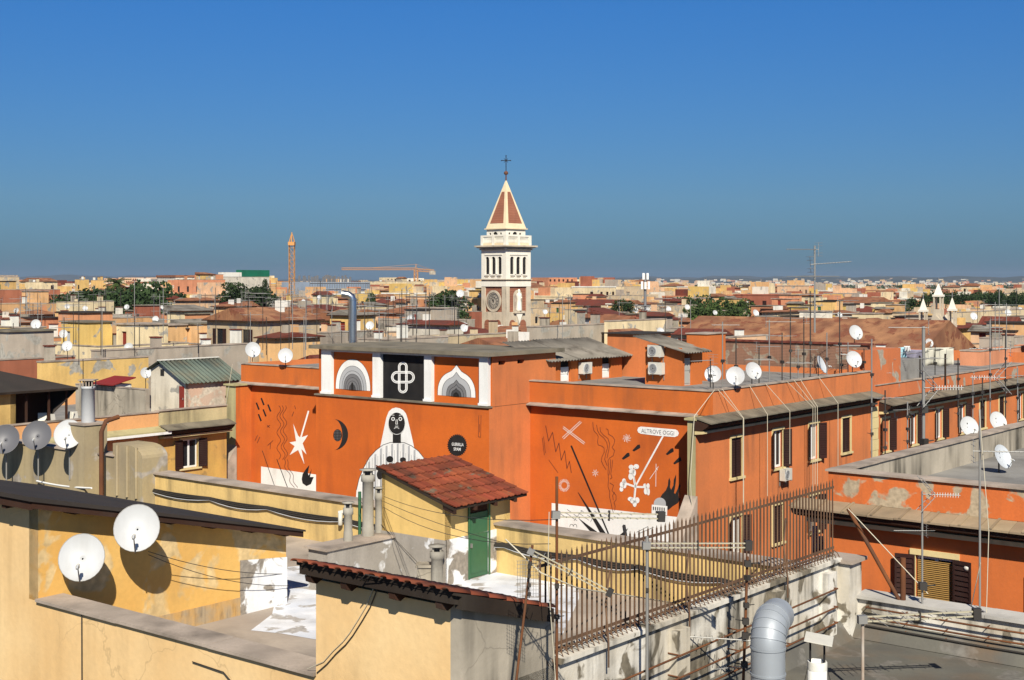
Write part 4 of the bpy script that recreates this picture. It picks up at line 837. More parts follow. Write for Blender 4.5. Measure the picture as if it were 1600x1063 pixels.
# ------------------------------------------------------------ orange corner building across the street
CQ = P(1295, 0, 36); PC = Pl(CQ.xy, D1); SC = Pl(CQ.xy, D2); C0 = PC.at(0)
cb = thing('corner_building', C0+UP*G, 'orange corner building with peeling parapet, tiled eaves and a bamboo shaded window', 'building')
zt3 = -5.86; LCC = 13; LCD = 27
tw0, tw1 = PC.t(1431), PC.t(1491); zw = PC.z(1445, 868)
mb = MB(); wall(mb, C0, D1, LCC, G, zt3, mat('smooth orange render', (.60, .160, .042), (.50, .135, .036), dirt=.2, fine=.09, crack=.5), [(tw0+k, tw1+k, zw-2.0-3.7*r, zw-3.7*r) for r in range(2) for k in (0, 3.4, 6.8)], n=-D2); mb.build('front_wall', cb)
for r_ in range(2):
    for k in (0, 3.4, 6.8):
        wn = window(cb, PC, -D2, (tw0+tw1)/2+k, zw-2.0-3.7*r_, tw1-tw0, 2.0, 'open', ang=12)
        if r_ == 0 and k == 0: mb = MB(); q = PC.at(tw0+.03, zw-1.98)+D2*.04; mb.obox(q, D1*(tw1-tw0-.06), D2*.015, UP*1.85, M_bamboo); mb.build('bamboo_blind', cb)
mb = MB(); wall(mb, C0, D2, LCD, G, zt3, M_side, n=-D1); wall(mb, C0+D2*LCD, D1, LCC, G, zt3, M_side, n=D2); wall(mb, C0+D1*LCC, D2, LCD, G, zt3, M_side, n=D1); mb.build('rear_wall', cb)
M_peel = mat('orange render with bare patches', (.62, .155, .04), (.54, .14, .038), dirt=.16, patch=.10, patchcol=(.50, .40, .27), scale=1.7)
mb = MB(); mb.obox(C0+UP*zt3-D2*.03, D1*LCC, D2*.35, UP*(-5.07-zt3), M_peel); mb.build('front_parapet', cb)
mb = MB(); mb.obox(C0+UP*zt3+D2*.33, D1*.32, D2*(LCD-.4), UP*(-5.07-zt3), M_conc); mb.build('side_parapet', cb)
mb = MB(); mb.poly([C0+UP*-5.85, C0+D1*LCC+UP*-5.85, C0+D1*LCC+D2*LCD+UP*-5.85, C0+D2*LCD+UP*-5.85], M_roofgrey); mb.build('terrace_floor', cb)
mb = MB(); mb.obox(C0+D2*(LCD-.3)+UP*-5.85, D1*LCC, D2*.3, UP*.8, M_conc); mb.build('rear_parapet', cb)
rnd_slab(cb, 'coping_slab', C0-D1*.06, D1, LCC, -D2, [(.1, -5.07), (.1, -5.02), (-.38, -5.01), (-.38, -5.07)], M_cope, 2.0, .008)
rnd_slab(cb, 'coping_slab', C0+D2*.39, D2, LCD-.5, -D1, [(.08, -5.07), (.08, -5.02), (-.38, -5.01), (-.38, -5.07)], M_cope, 2.0, .008)
M_flag = mat('ochre grey eaves slab', (.33, .25, .16), (.25, .19, .12), dirt=.35, streak=False, scale=1.5, rnd=.15)
rnd_slab(cb, 'eaves_slab', C0-D1*.8-D2*.04, D1, LCC+.8, -D2, [(0, zt3+.0), (.64, zt3-.15), (.64, zt3-.20), (0, zt3-.08)], M_flag, .72, .015)
for i in range(18): mb = MB(); q = C0-D1*.8-D2*.04+D1*(.72*i*1.065-.03); mb.prism([q+UP*(zt3+.0), q-D2*.65+UP*(zt3-.152), q-D2*.65+UP*(zt3-.12), q+UP*(zt3+.035)], D1*.06, M_flag); mb.build('roll', cb)
mb = MB(); q = C0-D1*.8; mb.prism([q+UP*(zt3-.1), q-D2*.62+UP*(zt3-.22), q-D2*.57+UP*(zt3-.34), q-D2*.3+UP*(zt3-.44), q+UP*(zt3-.44)], D1*(LCC+.8), M_brownwood); mb.build('eaves_soffit', cb)
mb = MB(); q = C0-D1*.5; mb.prism([q+UP*(zt3-.45), q-D2*.38+UP*(zt3-.45), q-D2*.34+UP*(zt3-.57), q+UP*(zt3-.6)], D1*(LCC+.5), M_cream); mb.build('eaves_moulding', cb)
q = PC.pt(1514, 887)-D2*.12; t = thing('floodlight', q, 'little round floodlight fixed on the orange wall beside the dark shutter', 'lamp'); mb = MB(); mb.lathe([(0, -.06), (.07, -.04), (.09, .02), (.05, .07), (0, .08)], q, M_plastic, 12); mb.obox(q, D2*.12, D1*.02, UP*.02, M_galv); mb.build('housing', t)

# ------------------------------------------------------------ left neighbour beyond the terrace
N1 = Pl(P(100, 0, 42).xy, D1); n0 = N1.t(-60); n1 = N1.t(232)
nb1 = thing('grey_yellow_building', N1.at(n1, G), 'building with stained ochre grey end wall behind the row of three dishes', 'building')
M_grOch = mat('grey ochre stained render', (.40, .32, .18), (.32, .26, .17), dirt=.5, scale=1.1, patch=.05, patchcol=(.45, .40, .33))
q176 = N1.t(176); zN = -5.25
mb = MB(); mb.obox(N1.at(n0, G), D1*(q176-n0), D2*.35, UP*(zN-G), M_grOch); mb.obox(N1.at(n0, G)+D2*.36, D1*(q176-n0), D2*5, UP*(-7.6-G), M_roofgrey); mb.build('end_wall', nb1)
mb = MB(); mb.obox(N1.at(n0, zN)-D2*.06, D1*(q176-n0+.1), D2*.5, UP*.05, M_cope); mb.build('coping', nb1)
mb = MB(); pr = [N1.at(q176+.01, G)]; w = n1-q176-.3; zz = -4.86
pr = [N1.at(q176+.01, G), N1.at(q176+.01, zz), N1.at(q176+w*.5, zz)]+[N1.at(q176+w*.5+w*.5*math.sin(a), zz-.35+.35*math.cos(a)) for a in [math.pi/2*i/6 for i in range(1, 7)]]+[N1.at(q176+w, G)]
mb.prism(pr, D2*.9, M_grOch); mb.build('rounded_shaft', nb1)
for a in (.25, .75, 1.2):
    mb = MB(); q = N1.at(q176+a, -6.4)-D2*.02; mb.tube([q, q+UP*1.5], .05, M_grOch, 8); mb.build('flue_rib', nb1)
q = N1.at(N1.t(131))-D2*.5; w = .78; st = thing('chimney_stack', q+UP*-7, 'square ochre grey chimney stack with grey pipe and slotted dark cap', 'chimney')
mb = MB(); mb.obox(q+UP*-9, D1*w, D2*.8, UP*(9-4.35), M_grOch); mb.build('stack', st)
mb = MB(); mb.obox(q-D1*.04-D2*.04+UP*-4.35, D1*(w+.08), D2*.88, UP*.06, M_cope); mb.build('stack_top', st)
c = q+D1*.38+D2*.4; mb = MB(); mb.lathe([(.2, -4.3), (.2, -3.28), (.22, -3.27), (.22, -3.2), (.2, -3.19)], (c.x, c.y, 0), M_grey1, 16); mb.build('pipe', st)
mb = MB(); mb.box(c.x-.24, c.x+.24, c.y-.24, c.y+.24, -3.02, -2.99, M_cope)
for i in range(5):
    for sx in (-1, 1): mb.box(c.x-.2+i*.09, c.x-.17+i*.09, c.y+sx*.18-.015, c.y+sx*.18+.015, -3.2, -3.02, M_cope)
mb.lathe([(.1, -3.2), (.1, -3.02)], (c.x, c.y, 0), M_black, 10); mb.build('cap', st)
q = N1.at(N1.t(172))-D2*.3; tag(MB().tube([q+UP*-7.4, q+UP*-4.5, q+UP*-4.2+D2*.15, q+UP*-4.1+D2*.6], .07, M_rust, 10).build('downpipe'), 'rusty brown bent pipe beside the square chimney stack', 'pipe')
mb = MB(); a = N1.at(N1.t(62), -6.35)-D2*.1; b = N1.at(N1.t(171), -6.15)-D2*.62; mb.tube(sag(a, b, .05), .03, M_white, 6); tag(mb.build('conduit'), 'white conduit running along the foot of the ochre grey wall', 'conduit')

# ------------------------------------------------------------ left street building with terrace
BQ = P(355, 0, 80); BL = Pl(BQ.xy, D2)
tl = lambda p: BL.t(p)
bb = thing('left_street_building', BL.at(tl(248), G), 'peach and ochre street building with brown shuttered window and terrace above', 'building')
M_peach = mat('smooth peach render', (.70, .36, .15), (.62, .32, .14), dirt=.15); M_ochs = mat('stained ochre render', (.62, .38, .10), (.52, .30, .09), dirt=.4, patch=.05, patchcol=(.45, .28, .10))
tA, tB, tC = tl(-80), tl(247), tl(354)
wa, wb = tl(284), tl(309)
mb = MB(); wall(mb, BL.at(tA), D2, tB-tA, G, -8.5, M_peach, n=D1); mb.build('peach_wall', bb)
zW = BL.z(296, 731)
mb = MB(); wall(mb, BL.at(tB)+D1*.0, D2, tC-tB, G, -8.2, M_ochs, [(wa-tB, wb-tB, zW, zW+1.65)], n=D1); mb.build('ochre_wall', bb)
window(bb, BL, D1, (wa+wb)/2, zW, wb-wa, 1.65, 'open', ang=8)
mb = MB(); mb.obox(BL.at(tA, -8.2)-D1*.3, D2*(tB-tA), D1*.34, UP*.78, M_peach); mb.build('peach_parapet', bb)
mb = MB(); mb.obox(BL.at(tB, -8.2)-D1*.3, D2*(tC-tB), D1*.32, UP*.82, mat('mossy cream render', (.55, .46, .26), (.40, .34, .19), dirt=.5)); mb.build('cream_parapet', bb)
mb = MB(); mb.obox(BL.at(tA, -7.42)-D1*.36, D2*(tB-tA), D1*.46, UP*.05, M_cope); mb.obox(BL.at(tB+.01, -7.37)-D1*.36, D2*(tC-tB), D1*.46, UP*.05, M_cope); mb.build('coping', bb)
mb = MB(); mb.prism([BL.at(tA, -8.2)+D1*.04, BL.at(tA, -8.4)+D1*.7, BL.at(tA, -8.52)+D1*.7, BL.at(tA, -8.52)], D2*(tB-tA), M_greencream)
mb.build('peach_eaves', bb); mb = MB(); mb.obox(BL.at(tA, -8.62)+D1*.55, D2*(tB-tA+.4), D1*.16, UP*.14, M_white); mb.build('gutter', bb)
street_eaves(bb, BL.at(tB+.1), D2, tC-tB, D1, -8.15, .75)
mb = MB(); mb.poly([BL.at(tA, -8.0), BL.at(tC, -8.0), BL.at(tC, -8.0)-D1*14, BL.at(tA, -8.0)-D1*14], M_roofgrey); mb.obox(BL.at(tA, G)-D1*14, D2*(tC-tA), D1*.3, UP*(-7.3-G), M_peach); mb.build('terrace_floor', bb)
wq_ = Pl(BL.at(tB-.5)-D1*.5, D1); a = wq_.t(118)
tw = thing('terrace_wall', wq_.at(a, -8), 'stained grey concrete terrace wall beside the black roofed veranda', 'wall'); mb = MB(); mb.obox(wq_.at(a, -8.0), D1*-a, D2*.3, UP*1.85, M_conc); mb.build('wall', tw); mb = MB(); mb.obox(wq_.at(a, -6.15)-D2*.03, D1*-a, D2*.36, UP*.05, M_cope); mb.build('coping', tw)
# green roofed white shed
GQ = P(290, 0, 80.5); GL = Pl(GQ.xy, D1); GR = Pl(GQ.xy, D2); g0 = GL.at(0); a = GL.t(236); L = GR.t(374)
gh = thing('rooftop_shed', g0+UP*-8, 'whitewashed rooftop shed with green corrugated gable roof and red door', 'shed')
m_ = -GL.t(253); ze, zr = -6.02, -4.92
mb = MB(); mb.prism([g0+UP*-8, g0+D1*a+UP*-8, g0+D1*a+UP*(zr-.45), g0-D1*m_+UP*zr, g0+UP*ze], D2*.2, mat('cracked whitewash', (.68, .62, .50), (.52, .46, .36), dirt=.3, patch=.05))
mb.prism([g0+D2*(L-.2)+UP*-8, g0+D2*(L-.2)+D1*a+UP*-8, g0+D2*(L-.2)+D1*a+UP*(zr-.45), g0+D2*(L-.2)-D1*m_+UP*zr, g0+D2*(L-.2)+UP*ze], D2*.2, M_offwhite); mb.build('gable_wall', gh)
mb = MB(); wall(mb, g0, D2, L, -8, ze, mat('pinkish patched render', (.58, .40, .29), (.50, .40, .32), patch=.12, patchcol=(.66, .58, .46), dirt=.2), n=D1); mb.build('side_wall', gh)
mb = MB(); gabled_sheet(mb, g0+D1*.3-D2*.3+UP*(ze-.08), D2*(L+.5), -D1*(m_+.3)+UP*(zr-ze+.18), M_greenroof, .3, .04); mb.build('roof_sheet', gh)
mb = MB(); gabled_sheet(mb, g0+D1*(a-.2)-D2*.3+UP*(zr-.5), D2*(L+.5), -D1*(a+m_-.2)+UP*.6, M_greenroof, .3, .04); mb.build('roof_sheet', gh)
mb = MB(); mb.obox(g0-D1*(m_+.1)-D2*.3+UP*(zr+.1), D2*(L+.5), D1*.2, UP*.06, M_offwhite); mb.build('ridge_cap', gh)
door(gh, GL, -D2, GL.t(280), GL.t(288), -7.9, -6.3, M_reddoor)
mb = MB(); mb.obox(GL.at(GL.t(251), -5.75)-D2*.02, D1*.35, D2*.1, UP*.4, M_black); mb.build('vent', gh)
# black roofed veranda
vq = Pl(BL.at(tl(121)-.1)-D1*.9, D2); aa = vq.t(8); v0_ = vq.at(aa)
vb = thing('veranda', v0_+UP*-8, 'open roof veranda under a low black hipped roof with yellow corner wall', 'veranda')
Lv = -aa+.2; e0 = v0_+D1*.5-D2*2; zl = -5.72; zh = -4.75; ww = 5.5; LL = Lv+2.2
ap0, ap1 = e0-D1*2.6+D2*2.8+UP*zh, e0-D1*2.6+D2*(LL-3.2)+UP*zh
c1, c2_, c3, c4 = e0+UP*zl, e0+D2*LL+UP*zl, e0+D2*LL-D1*ww+UP*zl, e0-D1*ww+UP*zl
mb = MB()
for f in ([c1, c2_, ap1, ap0], [c2_, c3, ap1], [c3, c4, ap0, ap1], [c4, c1, ap0]): mb.poly(f, M_darkroof)
mb.poly([c4+UP*-.08, c3+UP*-.08, c2_+UP*-.08, c1+UP*-.08], M_blackwood_and_shade)
for p_, q_ in ((c1, c2_), (c2_, c3), (c4, c1), (c3, c4)): mb.poly([p_-UP*.12, q_-UP*.12, q_, p_], M_blackwood_and_shade)
mb.build('roof', vb)
mb = MB(); mb.obox(v0_-D2*3+UP*-8, D2*3.6, -D1*.3, UP*2.2, M_yel); mb.obox(v0_+D2*.3+UP*-8, -D1*4, D2*.3, UP*2.2, M_yel); mb.build('wall', vb); mb = MB(); mb.obox(v0_-D1*1.6+D2*.3+UP*-8, D2*(Lv-.6), D1*.1, UP*2.3, M_brownwood); mb.build('shade_screen', vb)  # added dark screen: shade under the veranda roof put into its colour
mb = MB(); mb.prism([c2_-D1*.1-UP*.1, c2_-D1*3-UP*.1, v0_-D1*1.5+D2*(Lv-1.2)+UP*-8, v0_-D1*.2+D2*(Lv-1.0)+UP*-7.2], D2*.03, M_darkroof); mb.build('side_awning', vb)
for f_ in (.35, .7, .98): mb = MB(); q = v0_+D2*(Lv*f_-.2); mb.obox(q+UP*-8, D2*.1, D1*.1, UP*2.25, M_brownwood); mb.build('post', vb)
def chair_mb():
    t = []; s = MB(); s.box(-.22, .22, -.2, .2, .43, .46, M_plastic); t.append(('seat', s.mesh('seat')))
    s = MB(); s.obox((-.22, .19, .5), (.44, 0, 0), (0, .03, 0), (0, .1, .42), M_plastic); t.append(('backrest', s.mesh('backrest')))
    for sx in (-.2, .2):
        s = MB(); s.tube([(sx, -.2, 0), (sx, .2, .46)], .018, M_galv, 5); t.append(('leg', s.mesh('leg'))); s = MB(); s.tube([(sx, .2, 0), (sx, -.2, .46)], .018, M_galv, 5); t.append(('leg', s.mesh('leg')))
    return t
CHM = chair_mb()
for px, off, rz in ((76, 1.2, 20), (86, .6, 160), (108, .8, -30), (120, .5, 60)):
    q = vq.at(vq.t(px))-D1*off+D1*.6; c = thing('garden_chair', (q.x, q.y, -8), 'white folding garden chair on the veranda terrace', 'chair', 'garden chairs on the veranda terrace', R(rz))
    for nm, me in CHM: o = bpy.data.objects.new(nm, me); COL.objects.link(o); o.parent = c
rsd = P(155, 600, 79); t = thing('rooftop_shelter', (rsd.x, rsd.y, -8), 'small white shelter with crimson lean-to roof between the terraces', 'shelter')
mb = MB(); mb.obox((rsd.x, rsd.y, -8), D1*.25, D2*1, UP*2.0, M_offwhite); mb.obox(Vector((rsd.x, rsd.y, -8))+D1*1.4, D1*.25, D2*1, UP*2.0, M_offwhite); mb.obox(Vector((rsd.x, rsd.y, -8))+D2*1, D1*1.6, D2*.1, UP*2, M_offwhite); mb.build('wall', t)
mb = MB(); mb.obox(Vector((rsd.x, rsd.y, -6.02))-D1*.2-D2*.4, D1*2.1, D2*1.6+UP*.35, UP*.07, M_crim); mb.build('roof', t)
# ------------------------------------------------------------ THE QUARTER BEYOND
RECTS = [(-66, -31, 48, 74), (-54, -31, 72, 107), (-31, -16, 0, 300), (-16, 0, 30, 62), (-82, -62, 20, 56)]
def gu(q): return q.dot(D1), q.dot(D2)
def free(u0, u1, v0, v1): return not any(u0 < b and u1 > a and v0 < d_ and v1 > c_ for a, b, c_, d_ in RECTS)
ROOFM = {'tile': M_tiler, 'brown': M_tilebr, 'dark': M_tiledk, 'crimson': M_crim}
rw = random.Random(11)
def roof_solid(mb, c, wl, wr, z, kind, m, rise=None, ov=.35):
    """c = corner nearest the camera; footprint goes -D1*wl and D2*wr"""
    a = c+D1*ov-D2*ov; A, B = wl+2*ov, wr+2*ov; rise = rise or min(A, B)*.14
    p = [a+UP*z, a+D2*B+UP*z, a+D2*B-D1*A+UP*z, a-D1*A+UP*z]; Z = UP*(z+rise)
    if kind == 'hip':
        k = min(A, B)/2
        if A > B: r0, r1 = a-D1*k+D2*(B/2)+Z, a-D1*(A-k)+D2*(B/2)+Z; fs = [[p[0], p[1], r0], [p[1], p[2], r1, r0], [p[2], p[3], r1], [p[3], p[0], r0, r1]]
        else: r0, r1 = a-D1*(A/2)+D2*k+Z, a-D1*(A/2)+D2*(B-k)+Z; fs = [[p[0], p[1], r1, r0], [p[1], p[2], r1], [p[2], p[3], r0, r1], [p[3], p[0], r0]]
    elif kind == 'gable1':                         # ridge along D1, slope towards the camera
        r0, r1 = a+D2*(B/2)+Z, a+D2*(B/2)-D1*A+Z; fs = [[p[3], p[0], r0, r1], [p[1], p[2], r1, r0], [p[0], p[1], r0], [p[2], p[3], r1]]
    elif kind == 'gable2':                         # ridge along D2
        r0, r1 = a-D1*(A/2)+Z, a-D1*(A/2)+D2*B+Z; fs = [[p[0], p[1], r1, r0], [p[2], p[3], r0, r1], [p[3], p[0], r0], [p[1], p[2], r1]]
    else:                                          # shed, falls towards D1
        r0, r1 = a-D1*A+Z, a-D1*A+D2*B+Z; fs = [[p[0], p[1], r1, r0], [p[3], p[0], r0], [p[1], p[2], r1], [p[2], p[3], r0, r1]]
    for f in fs: mb.poly(f, m)
    mb.poly([p[3]-UP*.1, p[2]-UP*.1, p[1]-UP*.1, p[0]-UP*.1], M_brownwood)
    for i in range(4): mb.poly([p[i]-UP*.1, p[(i+1) % 4]-UP*.1, p[(i+1) % 4], p[i]], M_brownwood)
def bays(L, rnd):
    n = max(1, int(L/rnd.uniform(2.6, 3.4))); return [L*(i+.5)/n for i in range(n)]
def house(c, z, wl, wr, m, roof, label, group=None, Y=200, win=True, extras=2, rnd=rw, floors=3, roofm=None, name='house', wstyle=None, blank=None):
    c = Vector((c.x, c.y, 0)); t = thing(name, c+UP*G, label, 'building' if name != 'house' else 'house', group)
    flatr = roof == 'flat'; zt = z
    zw = zt-(1.7 if flatr else .75)
    ws = []; mb = MB()
    near = Y < 210
    sty = wstyle or rnd.choice(['open', 'shut', 'open', 'white', 'dark'])
    for (p, d, L, n) in ((c-D1*wl, D1, wl, -D2), (c, D2, wr, D1)):
        hs = []
        if win and L > 2.2 and rnd.random() > (.18 if blank is None else blank):
            for b in bays(L, rnd):
                for f in range(floors):
                    if rnd.random() < .15 and f == 0: continue
                    zz = zw-f*3.3; hs.append((b-.45, b+.45, zz-1.4, zz)); ws.append((p+d*b, d, n, zz-1.4))
        wall(mb, p, d, L, G, zt, m, hs, n=n, depth=.18)
    wall(mb, c-D1*wl, D2, wr, G, zt, m, n=-D1); wall(mb, c-D1*wl+D2*wr, D1, wl, G, zt, m, n=D2)
    mb.build('wall', t)
    if ws:
        if near:
            for p, d, n, z0 in ws:
                inst('window', ME_small[sty if rnd.random() > .2 else 'dark'], t, M=frame_M(p, d, z0, n) @ Matrix.Diagonal((.9, 1, 1.4, 1)))
        else:
            wb_ = MB()
            for p, d, n, z0 in ws:
                q = Vector((p.x, p.y, z0))-d*.45-n*.1; wb_.poly([q, q+d*.9, q+d*.9+UP*1.4, q+UP*1.4] if d.cross(UP).dot(n) > 0 else [q+UP*1.4, q+d*.9+UP*1.4, q+d*.9, q], M_glass if sty in ('dark', 'white') else M_shut)
            wb_.build('windows', t, kind='stuff')
    if flatr:
        fm = rnd.choice([M_roofgrey, M_roofgrey, M_floor, M_slab])
        mb = MB(); k = .22
        mb.poly([c-UP*(-zt+.8)-D1*wl, c-UP*(-zt+.8), c-UP*(-zt+.8)+D2*wr, c-UP*(-zt+.8)+D2*wr-D1*wl], fm)
        q0 = c+UP*zt; ins = [(k, k), (k, wr-k), (wl-k, wr-k), (wl-k, k)]; out = [(-.04, -.04), (-.04, wr+.04), (wl+.04, wr+.04), (wl+.04, -.04)]
        I = [q0-D1*a+D2*b for a, b in ins]; OO = [q0-D1*a+D2*b for a, b in out]
        for i in range(4):
            j = (i+1) % 4; mb.poly([I[i]-UP*.8, I[j]-UP*.8, I[j], I[i]], m); mb.poly([OO[i]+UP*.05, OO[j]+UP*.05, I[j]+UP*.05, I[i]+UP*.05], M_cope); mb.poly([I[i], I[j], I[j]+UP*.05, I[i]+UP*.05][::-1], M_cope); mb.poly([OO[i]-UP*.04, OO[j]-UP*.04, OO[j]+UP*.05, OO[i]+UP*.05][::1], M_cope)
        mb.build('flat_roof', t); zb = zt-.8
        for _ in range(extras):
            a, b = rnd.uniform(2, 4.2), rnd.uniform(2, 4.2)
            if wl-a < .8 or wr-b < .8: continue
            u, v = rnd.uniform(.3, wl-a-.3), rnd.uniform(.3, wr-b-.3); h = rnd.uniform(1.9, 2.9); cc = c-D1*u+D2*v
            mm = m if rnd.random() < .6 else rnd.choice(M_far); e_ = MB(); hz = zb+h
            o_ = rnd.uniform(.8, a-.9); wall(e_, cc-D1*a, D1, a, zb, hz, mm, [(o_-.35, o_+.35, zb, zb+1.8)], n=-D2, depth=.15); wall(e_, cc, D2, b, zb, hz, mm, n=D1); wall(e_, cc-D1*a, D2, b, zb, hz, mm, n=-D1); wall(e_, cc-D1*a+D2*b, D1, a, zb, hz, mm, n=D2)
            q = cc-D1*a+D1*o_+D2*.14; e_.obox(q-D1*.35+UP*zb, D1*.7, D2*.03, UP*1.8, rnd.choice([M_reddoor, M_grey1, M_brownwood, M_greendoor])); hut = e_.build('roof_hut', t)
            r_ = MB(); k2 = rnd.random()
            if k2 < .3: roof_solid(r_, cc, a, b, hz, rnd.choice(['shed', 'gable1', 'gable2']), rnd.choice([M_tiler, M_tiledk, M_tilebr, M_corr]), rnd.uniform(.35, .8), .25)
            else: r_.obox(cc+UP*hz+D1*.15-D2*.15, -D1*(a+.3), D2*(b+.3), UP*.12, rnd.choice([M_slab, M_cope, M_darkroof]))
            r_.build('roof', hut)
        for _ in range(rnd.randint(1, 3)):
            q = c-D1*rnd.uniform(.4, max(.5, wl-.8))+D2*rnd.uniform(.4, max(.5, wr-.8)); s = rnd.uniform(.4, .8); hh = rnd.uniform(.9, 1.7); ch = MB()
            ch.obox(q+UP*zb, -D1*s, D2*.5, UP*(hh+.3), rnd.choice([m, M_conc, M_offwhite])); ch.obox(q+UP*(zb+hh+.3)+D1*.06-D2*.06, -D1*(s+.12), D2*.62, UP*.08, M_tiledk); ch.build('chimney', t)
    else:
        mb = MB(); roof_solid(mb, c, wl, wr, zt, roof, roofm or rnd.choice([M_tiler, M_tiler, M_tilebr, M_tiledk])); mb.build('roof', t)
        for _ in range(rnd.randint(1, 2)):
            q = c-D1*rnd.uniform(wl*.25, wl*.7)+D2*rnd.uniform(wr*.25, wr*.7); ch = MB(); ch.obox(q+UP*zt, -D1*.7, D2*.5, UP*(min(wl, wr)*.14+.7), rnd.choice([m, M_conc, M_offwhite])); ch.build('chimney', t)
    u, v = gu(c); RECTS.append((u-wl, u, v, v+wr)); return t
def H(label, pxl, pxc, pxr, yt, Y, col, roof='flat', **k):
    c = P(pxc, yt, Y); a = Pl(c.xy, D1); b = Pl(c.xy, D2); m = MF.get(col) if isinstance(col, str) else col
    return house(c, c.z, max(.6, -a.t(pxl)), max(.6, b.t(pxr)), m, roof, label, Y=Y, **k)
M_metalred = M_crim
# hand placed, near to far
H('mustard yellow rooftop block with grey door low at the edge of the left terraces', -30, 32, 72, 512, 100, 'mustard', extras=0, win=False)
H('long peach house wall under thin white parapet behind the round dishes', 50, 54, 238, 500, 128, 'apricot', extras=1, blank=.9)
H('long bare grey brown parapet wall stained by rain behind the green shed', 146, 150, 388, 548, 95, 'grey beige', extras=0, win=False)
H('ochre terrace wall below the mustard block', 60, 66, 232, 566, 88, 'ochre', extras=0, win=False)
H('white house under wide crimson sheet roof', -60, 8, 118, 516, 168, 'off white', 'gable1', roofm=M_crim, win=False)
H('white and grey rooftop cabin with glazed side by the crimson roof', 118, 140, 205, 493, 160, 'off white', extras=1)
H('brown orange house with two white framed windows in its wide blank front', -90, -60, 92, 476, 205, 'apricot', extras=1, wstyle='white', floors=1, blank=0)
H('brick coloured block with white awnings above its roof terrace', -60, -20, 94, 453, 262, 'brick red', extras=1)
H('dark top storey house with wide flat brown roof', -60, 5, 30, 433, 330, 'sand', extras=0)
H('small cream attic with two dark windows', 40, 44, 68, 441, 340, 'cream', wstyle='dark', extras=0, floors=1, blank=0)
H('pale yellow low house with washing on its terrace', 88, 92, 178, 472, 196, 'cream', extras=1)
H('first of the twin ochre tower blocks', 117, 128, 139, 437, 420, 'ochre', extras=1)
H('second of the twin ochre tower blocks', 142, 153, 165, 438, 425, 'ochre', extras=1)
H('ochre house with dark flat roof edge and white dishes', 238, 242, 360, 521, 130, 'ochre', extras=1)
H('orange house with timber pergola on its roof', 250, 262, 308, 491, 200, 'coral', extras=1)
H('low house with wide terracotta roof below the coral block', 274, 290, 342, 470, 235, 'peach', 'hip')
H('peach house with red tiled hip roof and big stained gable', 334, 345, 402, 479, 190, 'apricot', 'hip')
H('big coral apartment block with loggias and roof terraces', 272, 330, 352, 437, 330, 'coral', extras=2, floors=4, wstyle='dark', blank=0)
H('upper storey of the coral block set back behind plants', 304, 338, 349, 429, 345, 'coral', extras=0)
gw = H('long white building with a green upper storey at one end', 347, 350, 421, 433, 430, 'off white', extras=0, win=False)
cg = P(350, 433, 430); lg = Pl(cg.xy, D2); mb = MB(); ta_ = lg.t(378); mb.obox(lg.at(ta_, cg.z+.1)+D1*.05, D2*(lg.t(421)-ta_), -D1*3, UP*(2.2), mat('green cladding', (.01, .14, .08), dirt=.1)); mb.build('green_storey', gw)
mb = MB(); mb.obox(lg.at(.1, cg.z+.1), D2*(ta_-.2), -D1*3, UP*1.4, M_offwhite); mb.build('white_storey', gw)
H('peach house with red door and grey terrace wall', 352, 362, 404, 505, 140, 'peach', extras=2)
H('pink house with round window under a dark red tiled roof', 405, 438, 545, 486, 190, 'peach', 'hip', roofm=M_tiledk)
H('sandy yellow house with small dark windows and rusted flashing', 395, 402, 500, 497, 150, 'ochre', extras=1, blank=0)
H('peach flat roofed house with row of square windows', 445, 450, 548, 494, 165, 'peach', extras=1, blank=0, wstyle='shut')
H('stained grey terrace wall with red door beside the steel flue', 496, 502, 600, 520, 118, 'grey beige', extras=1)
H('low house under patched brown tiles below the antennas', 405, 430, 500, 528, 112, 'apricot', 'gable1', roofm=M_tiledk)
H('yellow house standing before the blue netting', 552, 556, 577, 459, 300, 'mustard', extras=0)
H('long cream apartment block with many balconies behind the coral rows', 578, 590, 702, 440, 620, 'cream', extras=2, floors=2)
H('long red brick terrace row with dark windows', 588, 600, 692, 453, 430, 'brick red', extras=2, blank=0)
H('coral terrace row with pale yellow end', 584, 592, 668, 465, 330, 'coral', extras=1)
H('yellow house with creeper covered terrace rail', 640, 645, 690, 466, 300, 'cream', extras=1)
H('white house with dark brown tiled gable roof and plain side wall', 630, 700, 724, 508, 142, 'off white', 'gable1', roofm=M_tiledk, win=False)
H('rust brown plain block rising left of the bell tower', 722, 740, 753, 487, 225, 'brick red', extras=0, win=False)
H('grey house with black corrugated edge behind the mural loft', 560, 600, 700, 531, 104, 'grey beige', extras=1, win=False)
H('sand house with stained parapet in front of the bell tower', 690, 700, 800, 525, 120, 'sand', extras=0, win=False)
H('grey white house with faded graffiti wall right of the bell tower', 826, 832, 952, 511, 112, 'grey beige', extras=0, win=False)
H('pale yellow block with small balcony rail', 950, 953, 1041, 502, 118, 'cream', extras=0, blank=.9)
H('pair of stained beige roof cabins with white ends', 882, 890, 966, 484, 190, 'sand', extras=2, win=False)
H('long red roofed building with white pillared windows', 845, 850, 948, 467, 330, 'brick red', 'gable2', roofm=M_crim, blank=0, wstyle='white')
H('brown flat block with white horizontal bands', 904, 908, 947, 449, 480, 'brick red', extras=0)
H('cream apartment block with many small windows', 950, 955, 1006, 448, 450, 'cream', extras=1, blank=0, floors=4, wstyle='dark')
H('beige grey building with three tall white windows', 944, 972, 1004, 462, 300, 'sand', extras=0, blank=0, wstyle='white')
H('sand house with long low roofline', 1020, 1040, 1090, 478, 230, 'sand', extras=1)
H('beige wall house beside the phone mast', 1000, 1028, 1052, 487, 190, 'peach', extras=0)
